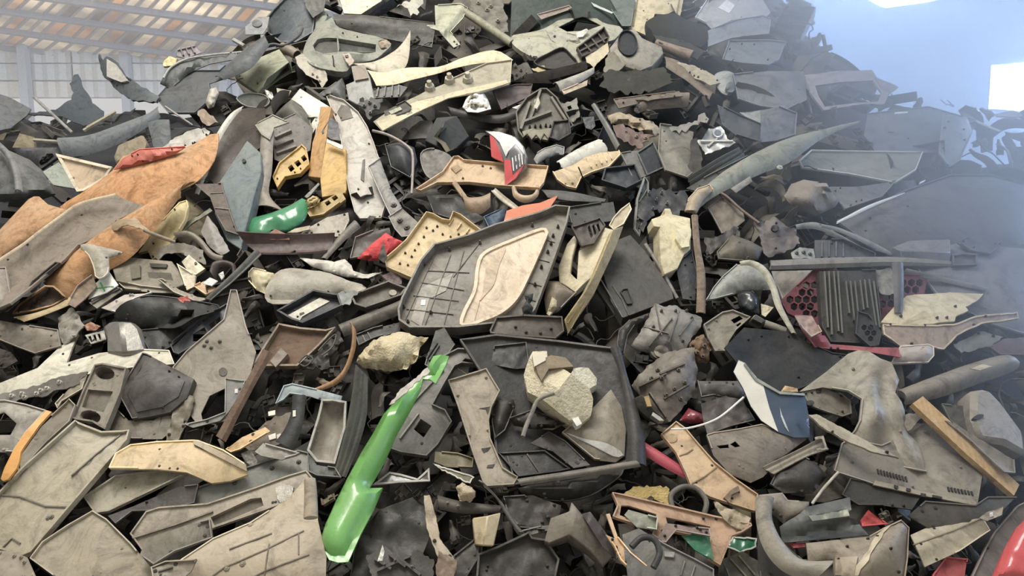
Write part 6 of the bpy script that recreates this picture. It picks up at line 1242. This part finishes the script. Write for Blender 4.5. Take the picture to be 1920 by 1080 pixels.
P('grey_door_card', 'long grey-green door card behind the cream wing', 'door card', 'P', '455,880 560,845 580,850 580,905 500,925 400,948 330,955 300,960 330,930 400,905', '6f7067', t=(0, .7), rim=(.012, .006), clips='560,866 510,878 440,905', clip=(5, .012, '4f4f49'))
P('beige_door_card', 'pale beige card under the cream wing', 'card', 'C1', '405,702 500,640 560,600 800,568 905,590 700,690 530,772 462,782', 'a39b88', t=(0, .85), rim=(.012, .006), clips='605,655', clip=(5, .004, '55503f'))
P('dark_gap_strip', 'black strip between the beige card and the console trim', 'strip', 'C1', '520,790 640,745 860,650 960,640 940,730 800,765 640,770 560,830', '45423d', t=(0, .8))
P('console_trim', 'long beige-grey console trim with a worn oval recess', 'console', 'P', '245,1002 275,960 300,952 390,945 480,915 540,893 575,883 590,900 586,925 500,957 400,992 270,1036', 'a39886', t=(0, .8), bow=(100, .02), rim=(.01, .006), z=.03, plates=[('worn_recess', '6d6354', '395,970 470,935 490,933 494,948 430,975 402,985', -.02), ('crumpled_foil', '8a867c:m', '515,915 535,903 552,912 545,940 528,950 518,935', .012, {'jag': 1.5}), ('slot', '5b5347', '400,987 490,955 492,958 404,990', .004)], ribs='250,1010 330,985 400,960', rib=(3, .01, '85796a', 'rib'))
P('console_scrap', 'dark grey console side below the beige recess trim', 'console', 'P', '262,1040 275,1010 350,985 395,975 400,1010 330,1035 290,1060', '6d675c', t=(0, .8), z=.05)
P('scored_bumper', 'big beige bumper panel with scored lines along the lower edge', 'bumper', 'P', '280,1090 370,1030 400,1010 470,980 540,935 575,895 592,900 596,975 612,1045 610,1100 420,1110', 'ab9d86', t=(0, .9), dome=.03, z=.1, ribs='360,1110 420,1065 500,1030 570,995|505,1020 500,1050 495,1090|560,1000 560,1040|440,1100 500,1070 580,1040|430,1030 510,1000', rib=(2.2, .004, '6b6151', 'rib'), clips='470,985 455,1057 425,1065', clip=(6, .005, '8b7f6a'))
T('bumper_tube', 'stubby beige peg on the corner of the bottom bumper panel', 'peg', 'C2', '465,615 470,690 470,800', 28, 34, '9d9079', z=.14, t=(0, .6))
P('dusty_sheet', 'broad dusty beige sheet in the lower corner', 'sheet', 'C1', '150,1000 210,920 330,840 452,770 520,810 640,930 770,1090 300,1110', '9c917c', t=(0, .9), wr=.01, z=.02)
P('dusty_sheet', 'grey-brown sheet in the extreme lower corner', 'sheet', 'C1', '-60,955 60,960 130,990 185,1110 -60,1110', '8c816f', t=(0, .9), z=.06)
P('slot_scrap', 'dark narrow slotted strip beside the bottom bumper', 'strip', 'C1', '730,1040 800,1010 950,1000 920,1060 880,1090 740,1095', '857a69', t=(0, .85), z=.06, ribs='745,1035 815,1015|765,1060 835,1040', rib=(6, .006, '4d463c', 'slot'))

# ---- lower middle
P('seat_scoop', 'dusty grey scoop with a whitened lip', 'scoop', 'C2', '455,480 480,400 505,320 525,235 580,232 645,245 640,370 590,545 500,535', '8f887c', t=(0, .7), dome=-.06, z=.03, rim=(.015, .01, 'a5a298'))
P('blue_bracket', 'blue-grey angled bracket above the dusty scoop', 'bracket', 'C2', '300,252 340,165 382,154 500,180 622,212 612,242 520,232 470,215 370,202 340,232', '8b979a', t=(0, .7), z=.06, crease=[(340, 165, 610, 225, .015, .05)])
S('black_arch', 'black curved arch panel with white stickers', 'arch', 'C2', '380,212 375,290 345,370 300,430', '445,208 435,330 405,430 380,475', '2d2f2e', bul=.2, t=(0, .6), z=.05, plates=[('sticker', 'dcd8c4:k', '383,282 397,280 397,310 383,312', .004), ('sticker', 'dcd8c4:k', '264,288 298,280 298,302 266,308', .004)])
P('clutter_board', 'brown clutter board with paper tags behind the arch', 'board', 'C2', '130,440 230,360 300,310 380,290 380,350 330,400 320,440 200,500', '6b5f50', t=(0, .7), jag=2, plates=[('tag', 'd8d2c0:k', '265,402 300,390 302,415 270,425', .006), ('tag', 'd8d2c0:k', '305,398 325,392 328,415 308,418', .006)])
P('tan_wedge', 'thin tan wedge lying beside the brown post', 'wedge', 'C2', '60,470 140,410 250,362 275,382 130,470 85,485', 'c19f6d', t=(0, .8), z=.05)
P('grey_corner_frame', 'grey folded corner frame under the arch', 'frame', 'C2', '130,490 180,470 215,530 190,555 155,530', '7c7a72', t=(0, .7), z=.03)
P('grey_long_flap', 'pale grey folded flap under the arch', 'flap', 'C2', '200,480 240,440 420,490 400,500 330,520 230,500', '8f8d86', t=(0, .7), z=.02)
S('dark_weatherstrip', 'long dark ribbed strip curving beside the green bumper', 'strip', 'C2', '685,60 668,200 630,400 578,590', '745,120 740,300 705,440 640,605', '4a4b43', prof=[0, .12, .02, .14, .02, .1, 0], t=(0, .65), z=.06, n=26)
P('scoop_base', 'dark slate shelf under the dusty scoop', 'shelf', 'C2', '455,490 500,545 590,560 620,610 500,600 460,580', '50544f', t=(0, .8))
P('green_bumper', 'bright green bumper strip slanting across the foot of the heap', 'bumper', 'C2', '1060,20 1100,12 1136,20 1120,65 1072,152 1045,132 1010,130 1000,175 960,262 885,395 820,540 752,656 816,655 772,762 710,880 650,1012 600,1015 558,1002 530,950 518,900 540,830 590,720 650,600 710,490 770,392 820,300 865,250 940,180 1000,120 1040,60', '69b04e:g', t=(0, .75), dome=.06, th=.01, wr=.004, z=.1, fine=30)
P('green_edge_film', 'torn clear film along the edge of the green bumper', 'film', 'C2', '845,255 930,150 1030,80 1040,92 1000,125 940,185 862,255', 'b6ada2', t=(0, .75), z=.1, jag=2)
P('glass_shard', 'broken dark glass edged with white below the frame', 'glass', 'C2', '765,645 850,580 905,590 985,612 1042,560 1045,625 900,632', '5a5a54:g', t=(0, .8), z=.05, rim=(.006, .008, 'b9b6aa'))
P('dark_glass', 'large dark torn sheet with a bright wavy edge', 'sheet', 'C2', '1060,540 1130,560 1180,570 1260,605 1240,640 1150,600 1080,560', '6a6651', t=(0, .8), jag=2, z=.03, rim=(.005, .006, 'cfccbd'))
P('brass_board', 'olive brown board beneath the waisted trim', 'board', 'C2', '1070,480 1180,490 1255,515 1250,560 1130,555 1065,530', '6b6448', t=(0, .8))
P('foam_nub', 'small cream foam nub near the green bumper', 'foam', 'C2', '1165,650 1200,632 1270,668 1268,700 1235,722 1190,715', 'cbb798:f', t=(0, .5), dome=.04, z=.05, jag=2)
P('ivory_splinter', 'ivory splintered shard standing at the lower edge', 'shard', 'C2', '1014,690 1042,690 1072,790 1092,900 1172,1010 1142,1052 1100,1042 1070,960 1030,850 1020,760', 'bfae96', t=(.2, .4), z=.08, jag=1, bow=(0, .02), th=.012)
P('splinter_base', 'brown splintered foot under the ivory shard', 'foot', 'C2', '1085,960 1175,1005 1160,1090 1085,1100 1070,1040', '7d6a58', t=(0, .5), jag=2, z=.06)
K('wooden_block', 'cream wooden block with a dusty side at the lower edge', 'block', 'C2', '1250,800,0 1322,790,.04 1386,774,.02 1352,936,.02 1300,932,.04 1262,930,0', '0 1 4 5|1 2 3 4', 'cab892', t=(.1, .4), back=.06, z=.06)
S('mounting_bar', 'dark mounting bar with bolts behind the foam nub', 'bar', 'C2', '1080,690 1200,720 1390,740', '1090,760 1210,780 1380,775', '47433b', bul=.25, t=(0, .7), clips='1130,730 1180,745', clip=(10, .015, '6d675b'))
P('crumpled_sheet', 'black crumpled sheet at the foot beside the green bumper', 'sheet', 'C2', '700,880 800,760 960,700 1020,740 1040,900 1000,1000 860,1090 660,1100 680,960', '363530', t=(0, .8), wr=.03)
P('ribbed_mechanism', 'dark ribbed mechanism at the lower edge beside the green bumper', 'mechanism', 'C2', '740,980 830,940 900,980 1000,960 1060,1000 1060,1100 760,1100', '43413c', t=(0, .7), jag=3, ribs='780,1000 860,1050|850,980 930,1040|900,1000 1000,1080|790,1060 950,990', rib=(12, .02, '4e4b45', 'rib'), clips='800,1010 830,1030 880,1010 960,1040', clip=(12, .03, '5f5c54'), z=.03)
P('glass_splinter', 'white glassy splinter beside the green bumper foot', 'splinter', 'C2', '800,980 815,930 825,960 815,1005 790,1010', 'cfcfc4:g', t=(0, .4), z=.08)
P('dark_lid', 'dark grey slanting lid at the lower edge beside the wooden block', 'lid', 'C3', '172,1110 180,985 285,902 305,925 300,1000 230,1110', '45433f', t=(0, .7), rim=(.012, .006))
P('dark_box', 'wide black box with a raised edge at the lower edge', 'box', 'C3', '300,985 400,945 545,878 560,905 625,915 690,1010 670,1110 290,1110', '2f2d2a', t=(0, .8), rim=(.03, .008, '4a4843'), wr=.015)
K('dusty_prism', 'dusty dark prism box with rust streaks', 'box', 'C3', '618,912,0 650,800,.03 738,768,.04 750,722,.02 782,760,.05 880,880,.04 965,962,0 900,1035,-.02 840,960,.02 740,880,.06 640,922,.02', '0 1 9 10|1 2 4 9|2 3 4|4 5 8 9|5 6 7 8', '6f685c', t=(0, .6), back=.08, z=.05)
P('glossy_strip', 'dark glossy strip beside the dusty prism box', 'strip', 'C3', '800,780 840,770 960,930 965,1000 900,940', '37302f:g', t=(.1, .6), z=.02)
P('tan_sliver', 'long tan curved sliver at the lower edge', 'sliver', 'C4', '42,782 60,778 100,895 160,968 272,1062 262,1090 180,1075 110,1005 80,940 40,880 85,900', 'c2a077', t=(0, .7), z=0.18, bow=(60, .02), th=.012)
P('machine_housing', 'mid grey machine body at the lower edge', 'body', 'C4', '120,880 200,850 330,930 470,1000 560,1050 560,1110 150,1110', '5f5e5a', t=(0, .8), plates=[('switch', '8d8c86', '320,960 372,965 370,990 325,985', .012)], ribs='420,1010 400,1080|470,1030 450,1090', rib=(6, .008, '76746e', 'rib'))
T('steering_ring', 'black ring on the grey machine body', 'ring', 'C4', '165,940 215,895 275,905 300,970 270,1040', 16, 16, '333230', z=.06, steps=24)
T('hose_ring', 'dark rubber ring under the tan pillar trim', 'ring', 'C4', '362,750 355,690 410,650 480,660 525,720 515,780', 13, 13, '5b564c', z=.05, steps=26)
P('yellow_foam', 'yellow foam sheet behind the windowed tan frame', 'foam', 'C4', '100,690 200,640 330,650 360,690 345,735 200,705', 'c4a962:f', t=(0, .8), wr=.015, jag=3, plates=[('hole', '4a3d28', '240,705 258,692 275,705 262,716', .004)])
P('windowed_frame', 'pinkish-tan moulded frame with window openings', 'frame', 'C4', '70,680 130,690 350,742 560,792 738,828 742,842 695,872 645,890 632,930 590,1032 530,995 540,900 440,884 340,862 290,902 262,882 275,852 180,832 95,805 72,795 95,740', 'b08d70', t=(0, .7), th=.015, z=.13, rim=(.012, .006), holes='115,740 150,740 285,782 272,836 180,816 108,786|330,795 545,842 540,872 440,856 340,836')
P('frame_glass', 'dull green glass pane behind the windowed frame', 'pane', 'C4', '130,785 150,760 290,800 285,860 190,845', '8d8f80', t=(0, .7))
P('frame_backing', 'mauve strip backing the windowed frame openings', 'strip', 'C4', '330,825 540,850 545,890 380,860 330,920 290,910', '85736b', t=(0, .7), z=.02)
P('green_sheet', 'dark green sheet under the windowed frame', 'sheet', 'C4', '405,885 470,875 540,892 560,1005 470,955', '1e6b48:g', t=(0, .8))
P('green_shard', 'dark green torn shard with a white edge', 'shard', 'C4', '620,940 652,890 772,898 765,940 690,972', '1f6a49:g', t=(0, .8), rim=(.005, .006, 'c7cbbb'), jag=1)
P('torn_scrap', 'torn beige end hanging from the windowed frame', 'end', 'C4', '560,720 660,760 740,800 735,835 700,865 640,840 600,790', '9b8d72', t=(0, .7), wr=.015, jag=2)
P('dark_channel', 'dark channel at the lower edge beside the grey arm', 'channel', 'C4', '600,1000 700,960 780,1010 790,1110 640,1110', '4d4b40', t=(0, .8), ribs='640,1000 720,1090|680,985 760,1080', rib=(8, .01, '67644f', 'rib'))

# ---- lower right
P('hollow_shell', 'dark hollow shell beneath the bent dusty arm', 'shell', 'C5', '150,720 220,800 270,910 370,1000 520,1010 520,1110 160,1110', '45423c', t=(0, .7))  # dark piece put in for the shaded interior under the arm
P('curved_shell', 'grey-brown curved shell behind the bent arm at the foot', 'shell', 'C5', '150,692 272,680 300,715 405,722 402,812 285,832 240,790 190,760', '857c6f', t=(0, .6), dome=.04)
S('bent_arm', 'thick dusty grey arm bending along the foot of the heap', 'arm', 'C5', '145,700 150,830 190,960 280,1060 420,1110', '235,705 225,800 275,910 370,1000 520,1005', '8b8478', bul=.35, t=(0, .65), z=.08, n=26, m=11)
P('steel_gutter', 'folded dark steel gutter with a notched end', 'gutter', 'C5', '262,842 400,745 600,700 608,760 590,775 600,800 625,805 690,882 500,900 275,920', '5d5f5e:m', t=(0, .8), crease=[(270, 870, 600, 770, .03, .05), (270, 900, 620, 830, -.03, .05)], z=.03)
P('gutter_stripe', 'pale ridge along the steel gutter', 'strip', 'C5', '400,790 590,758 600,790 420,815', '8f9384:m', t=(0, .8), z=.04)
P('red_wedge', 'bright red wedge beside the steel gutter', 'wedge', 'C5', '652,812 690,762 782,830 660,842', 'b52f30', t=(0, .6), z=.04)
P('curved_box', 'dusty beige curved box at the lower edge', 'box', 'C5', '390,922 540,905 690,890 760,850 842,812 882,850 875,1000 860,1110 530,1110 520,1000 400,1010', '8f8371', t=(0, .75), dome=.04, wr=.012, z=.04, crease=[(830, 830, 640, 1080, .05, .08)], plates=[('pale_crust', 'b9ac92', '800,830 760,870 690,1000 640,1075 560,1078 640,1020 700,940 740,870', .006, {'jag': 2}), ('lower_face', '9b8f7c', '530,990 640,985 620,1080 530,1075', .008)])
P('red_seam', 'thin red strip under the beige curved box', 'strip', 'C5', '300,925 385,918 388,940 330,945', 'a2323a', t=(0, .7))
P('ridged_panel', 'pale beige ridged panel near the frame corner', 'panel', 'C5', '893,882 1050,812 1212,738 1262,780 1238,800 1275,862 1130,960 962,1036 930,960', 'b1a68d', t=(0, .8), z=.06, crease=[(910, 960, 1240, 800, .02, .05)], ribs='905,930 1100,860 1235,800', rib=(5, .005, '85795f', 'rib'))
P('pale_link', 'pale link tab joined to the ridged panel', 'tab', 'C5', '1225,800 1260,772 1340,745 1335,785 1262,815', 'a59c8c', t=(0, .7), z=0.16, plates=[('white_mark', 'dcdcd4:k', '1275,775 1290,772 1292,790 1277,795', .003)])
P('red_patch', 'dull red panel under the ridged panel', 'panel', 'C5', '1000,1070 1060,990 1165,1000 1150,1110 980,1110', 'a03a38', t=(0, .8))
P('taupe_slab', 'dark taupe slab at the frame corner', 'slab', 'C5', '1170,1110 1250,940 1290,870 1400,745 1490,700 1490,820 1380,900 1300,1110', '6a6056', t=(0, .75), clips='1265,945', clip=(8, .006, '35302a'))
P('red_bumper_edge', 'bright red bumper edge in the lower corner', 'bumper', 'C5', '1280,1100 1310,1030 1345,950 1400,850 1460,790 1500,790 1500,1110', 'bf2f35:g', t=(-.3, .6), dome=.04, z=.1, th=.012)
P('black_sheet', 'black sheet beneath the apron panel', 'sheet', 'C5', '600,610 760,640 940,700 900,760 760,740 640,740 560,690', '35332f', t=(0, .8))
P('dark_sheet', 'dark sheet beneath the wooden plank end', 'sheet', 'C5', '880,790 960,720 1200,740 1260,700 1400,700 1300,800 1100,830 980,850', '45413a', t=(0, .8))

surface_scrap()

# ------------------------------------------------------------------ dust haze lit from the far window and an added side fill
def haze(name, label, x0, x1, y0, y1, z0, z1, dens, col, aniso, grad=None):
    o = bpy.data.objects.new(name, boxmesh(name, x0, x1, y0, y1, z0, z1)); COL.objects.link(o)
    m = bpy.data.materials.new(name); m.use_nodes = True; N = m.node_tree.nodes; L = m.node_tree.links; N.remove(N['Principled BSDF'])
    v = N.new('ShaderNodeVolumeScatter'); v.inputs['Color'].default_value = (*col, 1); v.inputs['Density'].default_value = dens; v.inputs['Anisotropy'].default_value = aniso
    ab = N.new('ShaderNodeVolumeAbsorption'); ab.inputs['Color'].default_value = (*col, 1); ab.inputs['Density'].default_value = dens
    ad = N.new('ShaderNodeAddShader'); L.new(v.outputs[0], ad.inputs[0]); L.new(ab.outputs[0], ad.inputs[1]); L.new(ad.outputs[0], N['Material Output'].inputs['Volume'])
    if grad:
        g = N.new('ShaderNodeNewGeometry'); d = N.new('ShaderNodeVectorMath'); d.operation = 'DOT_PRODUCT'; d.inputs[1].default_value = grad[0]
        mr = N.new('ShaderNodeMapRange'); mr.interpolation_type = 'SMOOTHSTEP'; mr.inputs['From Min'].default_value = grad[1]; mr.inputs['From Max'].default_value = grad[2]; mr.inputs['To Max'].default_value = dens
        L.new(g.outputs['Position'], d.inputs[0]); L.new(d.outputs['Value'], mr.inputs['Value']); L.new(mr.outputs[0], v.inputs['Density']); L.new(mr.outputs[0], ab.inputs['Density'])
    o.data.materials.append(m); o['kind'] = 'stuff'; o['label'] = label; o['category'] = 'haze'
    return o
haze('dust_haze', 'blue daylit dust haze drifting over the heap from the bright window', .3, 4.6, 1.8, 7.6, .2, 4.4, .62, (.82, .89, 1.0), .2, (Vector((1, 0, .3)), 1.5, 4.0))
haze('window_dust_haze', 'blue dust haze glowing before the bright window wall', .8, 12, 7.62, 14.0, .2, 9, .125, (.50, .72, 1.0), .6, (Vector((1, 0, .3)), 2.4, 4.2))
haze('far_dust_haze', 'pale dust hanging in the far end of the shed', -30, -1.5, 8.0, 31.0, .2, 12, .013, (.95, .95, 1.0), .0)
